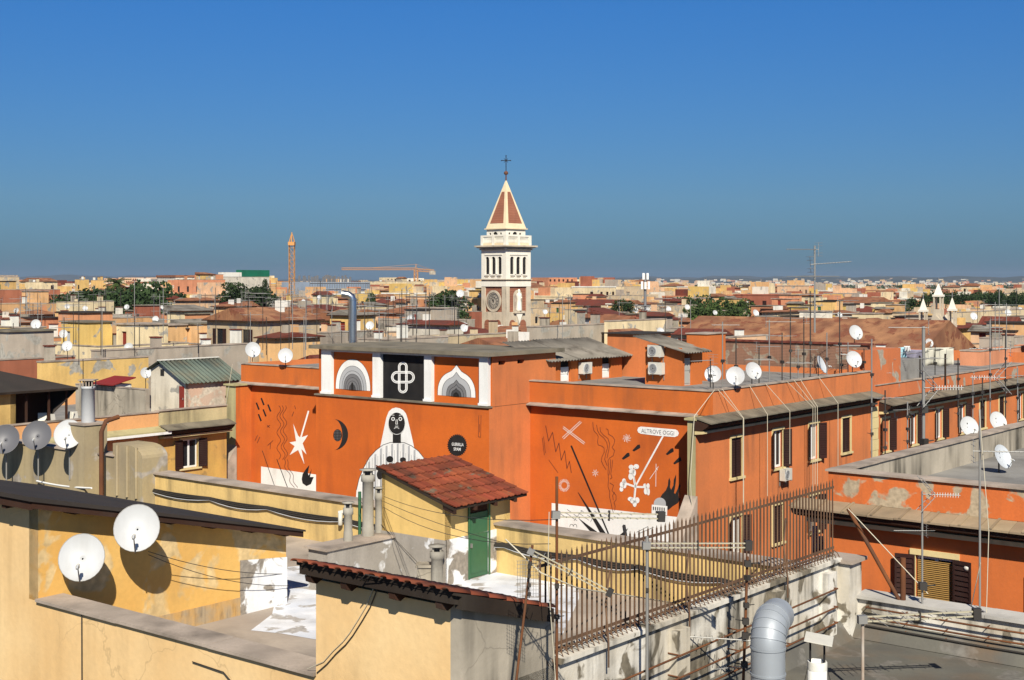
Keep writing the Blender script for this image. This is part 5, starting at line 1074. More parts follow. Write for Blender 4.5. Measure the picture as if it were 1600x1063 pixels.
H('low cream house with terracotta hip roof by the grey roofs', 1190, 1200, 1262, 488, 200, 'cream', 'hip', roofm=M_tiler)
H('pale grey modern block with dotted window grid', 1388, 1430, 1453, 459, 620, 'off white', extras=0, floors=6, blank=0, wstyle='dark')
H('yellow walled terrace house behind the washing line', 1372, 1380, 1486, 560, 97, 'mustard', extras=0, win=False)
H('coral house with grey roof edge at the far end of the terrace', 1500, 1532, 1620, 549, 100, 'coral', extras=1)
H('ochre house with low tiled roof by the church', 1472, 1500, 1560, 513, 135, 'ochre', 'gable1', roofm=M_tiledk)
H('cream flat house with dark door above the ochre roofs', 1478, 1485, 1640, 489, 190, 'cream', extras=2, blank=.6)
H('pink cottage on top of the cream flats', 1516, 1530, 1552, 483, 240, 'peach', extras=0, win=False)
H('grey concrete roof cabin behind the coral house', 1530, 1560, 1600, 529, 118, 'grey beige', extras=1)
H('peach house with brown tiles behind the brick terrace wall', 1120, 1130, 1200, 528, 105, 'peach', extras=1)

# long church nave roof and the pinnacled church front
PN = Pl(P(1240, 0, 118).xy, D1); a0, a1 = PN.t(1040), PN.t(1432)
nv = thing('nave_roof_building', PN.at(a0, G), 'long brick church nave under one wide weathered brown tiled roof', 'church')
mb = MB(); mb.obox(PN.at(a0, G), D1*(a1-a0), D2*13, UP*(-6.2-G), M_brick); mb.build('wall', nv)
mb = MB(); p0, p1 = PN.at(a0-.3, -6.2)-D2*.5, PN.at(a1+.3, -6.2)-D2*.5; r0, r1 = PN.at(a0-.3, -3.35)+D2*6.5, PN.at(a1+.3, -3.35)+D2*6.5; b0, b1 = PN.at(a0-.3, -6.2)+D2*13.5, PN.at(a1+.3, -6.2)+D2*13.5
for f in ([p0, p1, r1, r0], [b1, b0, r0, r1], [p1, b1, r1], [b0, p0, r0]): mb.poly(f, M_tilebr)
mb.build('roof', nv); mb = MB(); mb.obox(PN.at(a0-.3, -6.35)-D2*.55, D1*(a1-a0+.6), D2*.2, UP*.16, M_offwhite); mb.build('gutter', nv)
RECTS.append((gu(PN.at(a0))[0]-1, gu(PN.at(a1))[0]+1, gu(PN.at(0))[1]-1, gu(PN.at(0))[1]+14))
cq = P(1434, 0, 138); CL = Pl(cq.xy, D1); w = CL.t(1492)
ch = thing('church_front', CL.at(0, G), 'small brick church front with three white open pinnacles', 'church')
zz = lambda y, Y=136: -(y-440)*Y/2100
mb = MB(); z1, z2 = zz(528), zz(500); mb.prism([CL.at(0, G), CL.at(w, G), CL.at(w, z1), CL.at(w*.5, z2), CL.at(0, z1)], D2*3, M_brick); mb.build('gable_wall', ch)
for s in (0, 1):
    mb = MB(); a = CL.at(w*s, z1); b = CL.at(w*.5, z2); o = -D2*.15; mb.prism([a+o, b+o, b+o+UP*.45, a+o+UP*.45], D2*3.3, M_towert); mb.build('gable_coping', ch)
def pinn(c, zb, zc, zt, s, root):
    mb = MB(); x, y = c.x, c.y
    for sx in (-1, 1):
        for sy in (-1, 1): q = c+D1*(sx*s*.42)+D2*(sy*s*.42); mb.obox(q-D1*s*.1-D2*s*.1+UP*(zb+.4), D1*s*.2, D2*s*.2, UP*(zc-zb-.4), M_towert)
    mb.obox(c-D1*s*.55-D2*s*.55+UP*(zb-.6), D1*s*1.1, D2*s*1.1, UP*1.0, M_towert); mb.obox(c-D1*s*.6-D2*s*.6+UP*zc, D1*s*1.2, D2*s*1.2, UP*.22, M_towerw)
    for a, b in ((D1, D2), (D2, -D1), (-D1, -D2), (-D2, D1)):
        mb.poly([c+(a-b)*s*.45+UP*(zc+.22), c+(a+b)*s*.45+UP*(zc+.22), c+UP*zt], M_towerw)
    p = mb.build('pinnacle', root); m2 = MB(); m2.tube([(x, y, zt-.1), (x, y, zt+.5)], .05, M_grey2, 5); m2.build('finial', p)
pinn(CL.at(w*.5)+D2*.6, zz(490), zz(464), zz(442), .78, ch); pinn(CL.at(w*.12)+D2*.3, zz(517), zz(488), zz(466), .66, ch); pinn(CL.at(w*.9)+D2*.3, zz(512), zz(486), zz(464), .66, ch)
mb = MB(); mb.prism([CL.at(w*.25, z1), CL.at(w*.75, z1), CL.at(w*.6, zz(492)), CL.at(w*.4, zz(492))], D2*1.2, M_towert); mb.build('central_buttress', ch)
RECTS.append((gu(CL.at(0))[0], gu(CL.at(w))[0], gu(CL.at(0))[1]-1, gu(CL.at(0))[1]+5))

# ------------------------------------------------------------ the bell tower
TY = 263.0; k_ = TY/2100; tz = lambda y: -(y-440)*k_
e1 = Vector((.7071, -.7071, 0)); e2_ = Vector((.7071, .7071, 0)); TS = 6.95
tc0 = Vector(((790.5-800)*k_, TY, 0)); Tn = tc0     # corner nearest the camera
Tc = Tn-e1*TS/2+e2_*TS/2
RECTS.append((gu(Tc)[0]-7, gu(Tc)[0]+7, gu(Tc)[1]-7, gu(Tc)[1]+7))
tw = thing('bell_tower', Tc+UP*G, 'tall church bell tower with clock, white belfry and striped pyramid spire', 'tower')
def sq(mb, h, z0, z1, m):
    o = Tc+e1*h-e2_*h; mb.obox(o+UP*z0, -e1*2*h, e2_*2*h, UP*(z1-z0), m)
def faces(h): return ((Tc-e2_*h-e1*h, e1, -e2_), (Tc+e1*h-e2_*h, e2_, e1), (Tc+e2_*h+e1*h, -e1, e2_), (Tc-e1*h+e2_*h, -e2_, -e1))
hs_ = TS/2
def spandrel(mb, p, d, n, a, b, zt, m, dep=0):
    r = (b-a)/2; c = (a+b)/2; pts = [(c+r*math.cos(math.pi*i/10), zt-r+r*math.sin(math.pi*i/10)) for i in range(11)]
    L_ = [(b, zt)]+[q for q in pts[:6]]; Rr = [q for q in pts[5:]]+[(a, zt)]
    for poly in (L_, Rr): mb.poly([p+d*u+UP*z+n*(-.0) for u, z in poly][::1 if d.cross(UP).dot(n) > 0 else -1], m)
mb = MB()
for p, d, n in faces(hs_): wall(mb, p, d, TS, G, tz(437), M_towert, [(1.05, TS-1.15, tz(488), tz(447.5))], n=n, depth=.25)
mb.build('shaft', tw)
for i, (p, d, n) in enumerate(faces(hs_)):
    mb = MB(); q = p+d*1.05-n*.25+UP*tz(488); mb.obox(q, d*(TS-2.2), -n*.05, UP*(tz(447.5)-tz(488)), M_towerb); mb.build('brick_panel', tw)
    mb = MB(); a, b = (.9, 2.6), (3.9, 5.6)
    for s, e_ in (a, b):
        pts = [p+d*s+n*.03+UP*tz(540), p+d*e_+n*.03+UP*tz(540)]+[p+d*((s+e_)/2+(e_-s)/2*math.cos(math.pi*j/8))+n*.03+UP*(tz(507)+(e_-s)/2*math.sin(math.pi*j/8)) for j in range(9)]
        mb.poly(pts, M_towerb)
    mb.build('blind_arches', tw)
def disc(c, d, n, r0, r1, off, m, seg=36, z=0):
    mb = MB(); c = c+n*off
    o = [c+d*(r1*math.cos(2*math.pi*j/seg))+UP*(r1*math.sin(2*math.pi*j/seg)) for j in range(seg)]
    if r0: 
        i_ = [c+d*(r0*math.cos(2*math.pi*j/seg))+UP*(r0*math.sin(2*math.pi*j/seg)) for j in range(seg)]
        for a, b, cc, dd in ringp(o, i_): mb.poly([a, b, cc, dd], m)
        for j in range(seg): mb.poly([o[j]-n*.15, o[(j+1) % seg]-n*.15, o[(j+1) % seg], o[j]], m)
    else: mb.poly(o, m)
    return mb
p, d, n = faces(hs_)[0]; cc = p+d*(TS*.5-.05)+UP*tz(471)
disc(cc, d, n, 1.72, 2.15, .05, M_towert).build('clock_ring', tw); dial = disc(cc, d, n, 0, 1.72, -.08, mat('clock face stone', (.42, .37, .30), (.36, .32, .26), dirt=.3)).build('clock_face', tw)
disc(cc, d, n, 1.36, 1.44, -.02, M_grey3).build('minute_ring', dial); disc(cc, d, n, .72, .78, -.02, M_grey3).build('inner_ring', dial)
def on(u, z, off): return cc+d*u+UP*z+n*off
RN = ['XII', 'I', 'II', 'III', 'IIII', 'V', 'VI', 'VII', 'VIII', 'IX', 'X', 'XI']
for j in range(12):
    a = R(90-30*j); cu = bpy.data.curves.new('numeral', 'FONT'); cu.body = RN[j]; cu.align_x = 'CENTER'; cu.align_y = 'CENTER'; cu.size = .52; cu.resolution_u = 1
    to = bpy.data.objects.new('t', cu); COL.objects.link(to); me = bpy.data.meshes.new_from_object(to.evaluated_get(bpy.context.evaluated_depsgraph_get())); bpy.data.objects.remove(to)
    mb = MB(); mb.add([on(1.07*math.cos(a)+v.co.x*math.sin(a)+v.co.y*math.cos(a), 1.07*math.sin(a)-v.co.x*math.cos(a)+v.co.y*math.sin(a), -.01) for v in me.vertices], [list(q.vertices) for q in me.polygons], M_grey3); mb.build('numeral', dial)
for ang, L_, w_ in ((25, 1.25, .09), (-38, .85, .13)):
    a = R(90-ang) if ang > 0 else R(90+ang*-1); dx, dz = math.cos(a), math.sin(a); mb = MB(); mb.poly([on(-dz*w_, dx*w_, .03), on(dx*L_, dz*L_, .03), on(dz*w_, -dx*w_, .03), on(-dx*.3, -dz*.3, .03)], M_black); mb.build('hand', dial)
# niche with a standing stone statue
p, d, n = faces(hs_)[1]; cc2 = p+d*(TS*.5)
mb = MB(); r = 1.25; pts = [(-r, tz(487)), (r, tz(487))]+[(r*math.cos(math.pi*j/10), tz(463)+r*math.sin(math.pi*j/10)) for j in range(11)]
mb.poly([cc2+d*u+UP*z-n*.2 for u, z in pts], M_towert); r = 1.0; pts = [(-r, tz(486)), (r, tz(486))]+[(r*math.cos(math.pi*j/10), tz(466)+r*math.sin(math.pi*j/10)) for j in range(11)]
mb.poly([cc2+d*u+UP*z-n*.18 for u, z in pts], M_cope); mb.build('niche', tw)
q = cc2+n*.15; zb = tz(486)
mb = MB(); mb.lathe([(.55, 0), (.6, .3), (.48, 1.4), (.42, 2.2), (.56, 2.9), (.5, 3.3), (.2, 3.55), (.26, 3.75), (.27, 4.0), (.15, 4.22), (0, 4.27)], (q.x, q.y, zb), M_towerw, 12); mb.tube([q+d*.45+UP*(zb+3.1), q+d*.62+UP*(zb+2.5), q+n*.45+d*.25+UP*(zb+2.6)], .13, M_towerw, 6); mb.build('statue', tw)
mb = MB(); mb.obox(cc2-d*1.5+UP*(zb-.5), d*3, n*.5, UP*.45, M_towert); mb.prism([cc2-d*.9+UP*(zb-.5), cc2+d*.9+UP*(zb-.5), cc2+UP*(zb-2.6)], n*.35, M_towerw); mb.build('corbel', tw)
mb = MB(); sq(mb, hs_+.25, tz(437.5), tz(436), M_towert); sq(mb, hs_+.05, tz(448), tz(440), M_towerw); mb.build('string_course', tw)
ops = [(.95, 1.6), (1.95, 2.6), (2.95, 3.6)] ; ops = [(1.2, 2.2), (2.95, 3.95), (4.7, 5.7)]
mb = MB(); zo0, zo1 = tz(428.5), tz(401)
for p, d, n in faces(hs_):
    wall(mb, p, d, TS, tz(436), tz(384), M_towerw, [(a, b, zo0, zo1) for a, b in ops], n=n, depth=.24)
    for a, b in ops: spandrel(mb, p, d, n, a, b, zo1, M_towerw)
mb.build('belfry', tw)
mb = MB(); sq(mb, hs_-.27, tz(436), tz(384), M_black); mb.build('belfry_shade_core', tw)  # black core: the shade inside the belfry put into the colour
for i in range(2):
    p, d, n = faces(hs_)[i]
    for a, b in ops:
        mb = MB(); mb.obox(p+d*(a-.1)+UP*(zo0-.28), d*(b-a+.2), n*.22, UP*.28, M_towerw)
        for j in range(3): mb.obox(p+d*(a+.05+j*.32)+UP*(zo0-.62), d*.1, n*.14, UP*.34, M_towert)
        mb.build('opening_sill', tw)
    mb = MB(); mb.obox(p+d*1.0+UP*tz(398.5), d*(TS-2.0), n*.12, UP*.25, M_towerw); mb.build('hood_mould', tw)
    for a in (2.2+.375, 3.95+.375): mb = MB(); q = p+d*a+n*.1; mb.tube([q+UP*zo0, q+UP*(zo1-.5)], .13, M_towerw, 8); mb.build('column', tw)
mb = MB(); sq(mb, hs_+.3, tz(390), tz(387.5), M_towerw); sq(mb, hs_+.7, tz(387), tz(385.5), M_towert); sq(mb, hs_+1.0, tz(385.4), tz(383), M_towert); mb.build('cornice', tw)
for p, d, n in faces(hs_+.15):
    mb = MB(); 
    for j in range(24): mb.obox(p+d*(.15+j*.29)+UP*tz(390.2), d*.13, n*.3, UP*.3, M_towert)
    mb.build('corbel_table', tw, kind='stuff')
for i, (p, d, n) in enumerate(faces(hs_+.1)):
    LL_ = TS+.2; z0, z1 = tz(383), tz(367)
    mb = MB(); mb.obox(p+UP*z0, d*LL_, -n*.35, UP*.45, M_towery); mb.obox(p+UP*(z1-.3), d*LL_, -n*.4, UP*.3, M_towerw)
    for u in (0, LL_/2-.35, LL_-.7): mb.obox(p+d*u+n*.03+UP*z0, d*.7, -n*.42, UP*(z1-z0), M_towerw)
    mb.build('balustrade', tw)
    if i < 2:
        for j in range(18):
            u = .85+j*(LL_-1.7)/17
            if abs(u-LL_/2) < .4: continue
            b_ = MB(); q = p+d*u-n*.18; b_.lathe([(.09, z0+.45), (.13, z0+.8), (.07, z1-.6), (.1, z1-.3)], (q.x, q.y, 0), M_towerw, 6); b_.build('baluster', tw)
hd = hs_-.75
mb = MB()
for p, d, n in faces(hd):
    L_ = hd*2; hh = [(.75, 1.25, tz(366), tz(363)), (1.9, 3.1, tz(366), tz(361.5)), (3.75, 4.25, tz(366), tz(363))] if 1 else []
    wall(mb, p, d, L_, tz(383), tz(357.5), M_towerw, hh, n=n, depth=.15); spandrel(mb, p, d, n, 1.9, 3.1, tz(361.5), M_towerw)
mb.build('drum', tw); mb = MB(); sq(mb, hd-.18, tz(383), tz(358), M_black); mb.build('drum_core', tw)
mb = MB(); sq(mb, hd+.35, tz(357.5), tz(355.8), M_towery); mb.build('spire_base', tw)
ap = Tc+UP*tz(277); zb_ = tz(355.8); hb = hd+.12
mb = MB()
for p, d, n in faces(hb): mb.poly([p+UP*zb_, p+d*2*hb+UP*zb_, ap], M_towery)
mb.build('spire', tw)
for p, d, n in faces(hb):
    L_ = 2*hb; f = lambda u, h: (p+UP*zb_+d*(u*L_))*(1-h)+ap*h+n*.05 if 0 else ((p+UP*zb_)+d*(L_*u))+(ap-((p+UP*zb_)+d*(L_*.5)))*h
    def fs(u, h): base = p+UP*zb_+d*(L_*(.5+(u-.5)*(1-h))); return base+(ap-(p+UP*zb_+d*(L_*.5)))*h+n*.05
    mb = MB(); mb.poly([fs(.13, .1), fs(.87, .1), fs(.56, .76) if 0 else fs(.76, .74), fs(.24, .74) if 0 else fs(.24, .74)], M_towerb); mb.build('spire_brick_panel', tw)
mb = MB(); x, y = Tc.x, Tc.y; mb.lathe([(.16, tz(279)), (.1, tz(271)), (.4, tz(269)), (.45, tz(267)), (.3, tz(265)), (.06, tz(264))], (x, y, 0), mat('copper ball', (.16, .07, .04), dirt=.2), 10); mb.build('ball', tw)
mb = MB(); mb.tube([(x, y, tz(266)), (x, y, tz(240))], .09, M_black, 6); mb.tube([(x-.9, y, tz(247.5)), (x+.9, y, tz(247.5))], .08, M_black, 6)
for a in range(4): mb.tube([(x, y, tz(247.5)), (x+.55*math.cos(R(45+90*a)), y, tz(247.5)+.55*math.sin(R(45+90*a)))], .05, M_black, 5)
for dx, dz in ((-.9, 0), (.9, 0), (0, .95)): mb.lathe([(0, -.14), (.16, 0), (0, .14)], (x+dx, y, tz(247.5)+dz), M_black, 6)
mb.build('cross', tw)

# ------------------------------------------------------------ cranes, netted building site, phone mast
def lattice(mb, a, b, w, m, up=None, r=.07, step=None, tri=False):
    a, b = Vector(a), Vector(b); t = (b-a).normalized(); s = t.cross(UP if abs(t.z) < .9 else Vector((1, 0, 0))).normalized(); q = s.cross(t)
    cs = [s*w/2+q*w/2, -s*w/2+q*w/2, -s*w/2-q*w/2, s*w/2-q*w/2]
    for c in cs: mb.tube([a+c, b+c], r, m, 4)
    n = max(2, int((b-a).length/(step or w)))
    for i in range(n):
        for k in range(4):
            p0 = a+t*((b-a).length*i/n)+cs[k]; p1 = a+t*((b-a).length*(i+1)/n)+cs[(k+1) % 4]; mb.tube([p0, p1], r*.6, m, 3)
            mb.tube([p0, a+t*((b-a).length*i/n)+cs[(k+1) % 4]], r*.6, m, 3)
q = P(456, 470, 425); t = thing('crane_mast', (q.x, q.y, G), 'tall yellow lattice crane mast standing alone over the netted site', 'crane')
mb = MB(); lattice(mb, (q.x, q.y, G), (q.x, q.y, 12.5), 1.6, M_yelmetal, r=.11, step=1.9); mb.build('mast', t)
mb = MB(); mb.tube([(q.x-.8, q.y, 12.5), (q.x, q.y, 15.5), (q.x+.8, q.y, 12.5)], .2, M_yelmetal, 4); mb.tube([(q.x, q.y-.8, 12.5), (q.x, q.y, 15.5)], .2, M_yelmetal, 4); mb.build('head', t)
mb = MB(); mb.box(q.x-1.0, q.x+1.0, q.y-1.4, q.y+1.2, 11.4, 12.5, M_yelmetal); mb.build('cab', t)
q = P(650, 440, 900); t = thing('tower_crane', (q.x, q.y, G), 'far orange tower crane with long level jib beside the bell tower', 'crane')
mb = MB(); lattice(mb, (q.x, q.y, G), (q.x, q.y, 7.5), 2.4, M_yelmetal, r=.28); mb.build('mast', t)
mb = MB(); lattice(mb, (q.x-49, q.y-6, 8.4), (q.x, q.y, 8.4), 1.3, M_yelmetal, r=.16, step=2.4); mb.build('jib', t)
mb = MB(); lattice(mb, (q.x, q.y, 7.8), (q.x+12, q.y+1.5, 6.9), 1.6, M_yelmetal, r=.2, step=2.4); mb.build('counter_jib', t)
mb = MB(); mb.box(q.x+9, q.x+13, q.y, q.y+2.5, 4.6, 7.2, M_conc); mb.build('counterweight', t)
mb = MB(); mb.tube([(q.x-1, q.y, 7.5), (q.x, q.y, 11.6), (q.x+1, q.y, 7.5)], .25, M_yelmetal, 4); mb.build('head', t)
mb = MB(); mb.tube([(q.x, q.y, 11.5), (q.x-30, q.y-3.6, 9)], .1, M_yelmetal, 3); mb.build('tie_bar', t)
mb = MB(); mb.tube([(q.x, q.y, 11.5), (q.x+11, q.y+1.4, 7.5)], .1, M_yelmetal, 3); mb.build('tie_bar', t)
c = P(484, 441, 455); a = Pl(c.xy, D1); b = Pl(c.xy, D2); wl_, wr_ = -a.t(440), b.t(578)
t = thing('building_site', c.xy.to_3d()+UP*G, 'wide building site wrapped in pale blue scaffold netting with bare posts on top', 'building')
c0_ = Vector((c.x, c.y, 0)); mb = MB(); mb.obox(c0_+UP*G, -D1*wl_, D2*wr_, UP*(c.z-G), M_net); mb.build('netting', t)
for j in range(26):
    mb = MB(); q = c0_+D2*(wr_*j/25)+D1*.05; mb.tube([q+UP*(c.z-9), q+UP*(c.z+.8)], .09, M_grey2, 4); mb.build('scaffold_pole', t)
for j in range(4):
    mb = MB(); q = c0_+UP*(c.z-.3-2.1*j)+D1*.16; mb.tube([q, q+D2*wr_], .09, M_grey1, 4); mb.build('scaffold_rail', t)
for j in range(30):
    mb = MB(); q = c0_-D1*rw.uniform(.5, wl_)+D2*rw.uniform(.5, wr_*.85)+UP*c.z; mb.obox(q, D1*.5, D2*.5, UP*rw.uniform(1.7, 2.6), M_grey2); mb.build('column_stub', t)
RECTS.append((gu(c0_)[0]-wl_, gu(c0_)[0], gu(c0_)[1], gu(c0_)[1]+wr_))
# cornice to the far ochre etc
q = P(1008, 500, 200); t = thing('phone_mast', (q.x, q.y, -8), 'grey phone mast carrying tall white panel antennas above the roofs', 'mast')
zz2 = lambda y: -(y-440)*200/2100
mb = MB(); mb.tube([(q.x, q.y, -8), (q.x, q.y, zz2(428))], .22, M_grey2, 8); mb.build('pole', t)
for i, (dx, y0, y1) in enumerate(((-.5, 452, 440), (.5, 452, 440), (0, 452, 441), (-.28, 437, 427), (.32, 437, 427))):
    mb = MB(); mb.box(q.x+dx-.16, q.x+dx+.16, q.y-.5, q.y-.3, zz2(y0), zz2(y1), M_white); mb.tube([(q.x, q.y, zz2(y0)+.4), (q.x+dx, q.y-.35, zz2(y0)+.4)], .05, M_grey2, 4); mb.build('panel_antenna', t)
mb = MB(); lattice(mb, (q.x-3, q.y, zz2(482)), (q.x+3, q.y, zz2(482)), .8, M_grey2, r=.06); mb.build('platform', t)

# ------------------------------------------------------------ trees
def crown_mesh(seed, flatten, m, n=2600, clumps=26):
    rd = random.Random(seed); mb = MB(); cl = []
    for _ in range(clumps):
        a = rd.uniform(0, 2*math.pi); r = rd.random()**.5*.8; z = rd.uniform(-.75, .85)*flatten; k = math.sqrt(max(.05, 1-(z/flatten/1.05)**2))
        cl.append((r*k*math.cos(a), r*k*math.sin(a), z, rd.uniform(.22, .4)))
    vs, fs = [], []
    for _ in range(n):
        cx, cy, cz, cr_ = rd.choice(cl); v = Vector((rd.gauss(0, 1), rd.gauss(0, 1), rd.gauss(0, 1))).normalized()*cr_*(.72+rd.random()*.35)
        c = Vector((cx, cy, cz))+Vector((v.x, v.y, v.z*.8)); s = rd.uniform(.035, .065)
        a = Vector((rd.gauss(0, 1), rd.gauss(0, 1), rd.gauss(0, 1))).normalized(); b = a.cross(Vector((rd.gauss(0, 1), rd.gauss(0, 1), rd.gauss(0, 1)))).normalized()
        i = len(vs); vs += [c+a*s, c+b*s*.8, c-a*s, c-b*s*.8]; fs.append([i, i+1, i+2, i+3])
    mb.add(vs, fs, m); return mb.mesh('crown')
CR = [crown_mesh(1, .75, M_leaf), crown_mesh(2, .45, M_leaf), crown_mesh(3, .8, M_leaf2), crown_mesh(4, 1.0, M_leaf)]
def trunk_mesh():
    mb = MB(); mb.tube([(0, 0, 0), (.01, 0, .5), (0, .02, 1)], .045, M_trunk, 8, r2=.03)
    for a in range(5): mb.tube([(0, 0, .8), (.12*math.cos(a*1.26), .12*math.sin(a*1.26), 1.0), (.2*math.cos(a*1.26), .2*math.sin(a*1.26), 1.12)], .018, M_trunk, 5, r2=.008)
    return mb.mesh('trunk')
TRM = trunk_mesh()
def tree(px, yt, Y, w, k, label, group=None, name='tree', hk=None):
    q = P(px, yt, Y); h = hk or w*(.75, .45, .8, 1.4)[k]*.9
    t = thing(name, (q.x, q.y, G), label, 'tree', group); zc = q.z-h*.5; rz = rw.uniform(0, 6)
    o = inst('crown', CR[k], t, loc=(q.x, q.y, zc), rz=rz, sc=(w/2, w/2, h/2/(.75, .45, .8, 1.0)[k]))
    th = zc-h*.25-G; inst('trunk', TRM, t, loc=(q.x, q.y, G), rz=rz, sc=(max(4, w*.9),)*2+(th/1.05,)); return t
for i, (px, yt, Y, w, k) in enumerate(((104, 463, 235, 10, 1), (125, 459, 250, 13, 1), (150, 461, 240, 14, 1), (178, 457, 250, 16, 1), (205, 461, 238, 13, 1), (268, 457, 300, 16, 0))):
    tree(px, yt, Y, w, k, 'dark green tree in the long clump behind the pale yellow house', 'trees behind the pale yellow house', 'pine_tree')
tree(236, 444, 255, 15, 3, 'tallest dark rounded pine of the clump beside the palm', None, 'pine_tree'); tree(215, 452, 262, 12, 0, 'dark tree leaning against the tallest pine', None, 'pine_tree')
tree(362, 443, 280, 10, 3, 'round dark tree in front of the white building beside the coral block', None, 'pine_tree', 8); tree(398, 452, 290, 12, 1, 'low flat topped tree behind the coral block', None, 'pine_tree')
tree(415, 438, 300, 3.0, 3, 'narrow dark cypress beside the yellow crane mast', None, 'cypress_tree', 9)
tree(579, 459, 260, 3.2, 3, 'short cypress beside the yellow house and the steel flue', None, 'cypress_tree', 6)
tree(706, 456, 190, 8.5, 3, 'dense dark tree with white dish in front left of the bell tower', None, 'bushy_tree', 8); tree(690, 462, 195, 5, 0, 'smaller dark tree beside the dense one near the bell tower', None, 'bushy_tree')
tree(975, 470, 185, 4, 0, 'small round tree by the foot of the phone mast', None, 'bushy_tree')
for px, yt, Y, w, k in ((1078, 466, 300, 9, 0), (1100, 463, 310, 10, 3), (1122, 468, 290, 10, 2), (1140, 466, 330, 12, 1), (1158, 469, 300, 9, 2), (1090, 478, 230, 8, 2), (1110, 480, 225, 9, 2), (1150, 480, 230, 8, 2)):
    tree(px, yt, Y, w, k, 'green tree in the garden clump beyond the long brown tiled roof', 'garden trees beyond the long tiled roof', 'bushy_tree')
for px, yt, Y, w, k in ((1318, 470, 420, 12, 0), (1340, 478, 360, 11, 2), (1378, 473, 380, 11, 0), (1395, 476, 360, 7, 3), (1412, 472, 360, 6, 3), (1433, 468, 380, 10, 0)):
    tree(px, yt, Y, w, k, 'dark tree in front of the pale modern block near the church', 'trees by the pale modern block', 'bushy_tree')
for i in range(34):
    px = 1452+i*5.6+rw.uniform(-2, 2); Y = rw.uniform(400, 470); tree(px, rw.uniform(458, 467), Y, rw.uniform(7, 11), rw.choice([0, 3, 3]), 'dark tree in the long belt behind the church pinnacles, '+('near the first pinnacle' if px < 1500 else 'above the pink cottage' if px < 1560 else 'at the picture edge'), 'tree belt behind the church', 'cypress_tree', rw.uniform(9, 13))
# palm
q = P(183, 436, 300); t = thing('palm_tree', (q.x, q.y, G), 'palm tree with feathery crown rising over the pines', 'palm')
mb = MB(); mb.tube([(q.x, q.y, G), (q.x+.2, q.y, G+12), (q.x, q.y, q.z-1.2)], .35, M_trunk, 8, r2=.28); mb.build('trunk', t)
for i in range(34):
    a = rw.uniform(0, 6.28); el = rw.uniform(-.5, 1.2); mb = MB(); pts = []; L_ = rw.uniform(2.6, 3.6)
    for j in range(7):
        s = j/6; pts.append(Vector((q.x+math.cos(a)*L_*s*math.cos(el*(1-s*.4)), q.y+math.sin(a)*L_*s*math.cos(el*(1-s*.4)), q.z-1.2+L_*s*math.sin(el)-1.6*s*s)))
    side = Vector((-math.sin(a), math.cos(a), 0))
    for j in range(6):
        for sg in (-1, 1):
            for u in (.2, .7): c_ = pts[j].lerp(pts[j+1], u); mb.poly([c_, c_+(pts[j+1]-pts[j])*.5, c_+side*sg*.55+UP*-.25+(pts[j+1]-pts[j])*.6], M_leaf2)
    mb.tube(pts, .03, M_leaf2, 3); mb.build('frond', t)

# ------------------------------------------------------------ the other houses of the quarter
desc = {'apricot': 'apricot', 'ochre': 'ochre', 'peach': 'peach', 'cream': 'cream', 'sand': 'sand coloured', 'coral': 'coral', 'grey beige': 'grey beige', 'off white': 'off white', 'brick red': 'brick red', 'mustard': 'mustard'}
CELLS = []; cell = 11.0; cnt = 0; farmb = {}; rc = random.Random(5)
def FARM(m):
    return farmb.setdefault('x', MB())
colw = ['apricot']*4+['ochre']*3+['peach']*4+['cream']*5+['sand']*5+['coral']*2+['grey beige']*3+['off white']*2+['brick red']+['mustard']
us = range(-70, 60)
allc = []
for i in range(-90, 55):
    for j in range(3, 90):
        u = i*cell+math.floor(i/5)*9; v = j*cell+math.floor(j/5)*9
        q = D1*u+D2*v
        if q.y < 86 or q.y > 760 or abs(q.x) > q.y*.43+8: continue
        allc.append((q.y, u, v))
allc.sort()
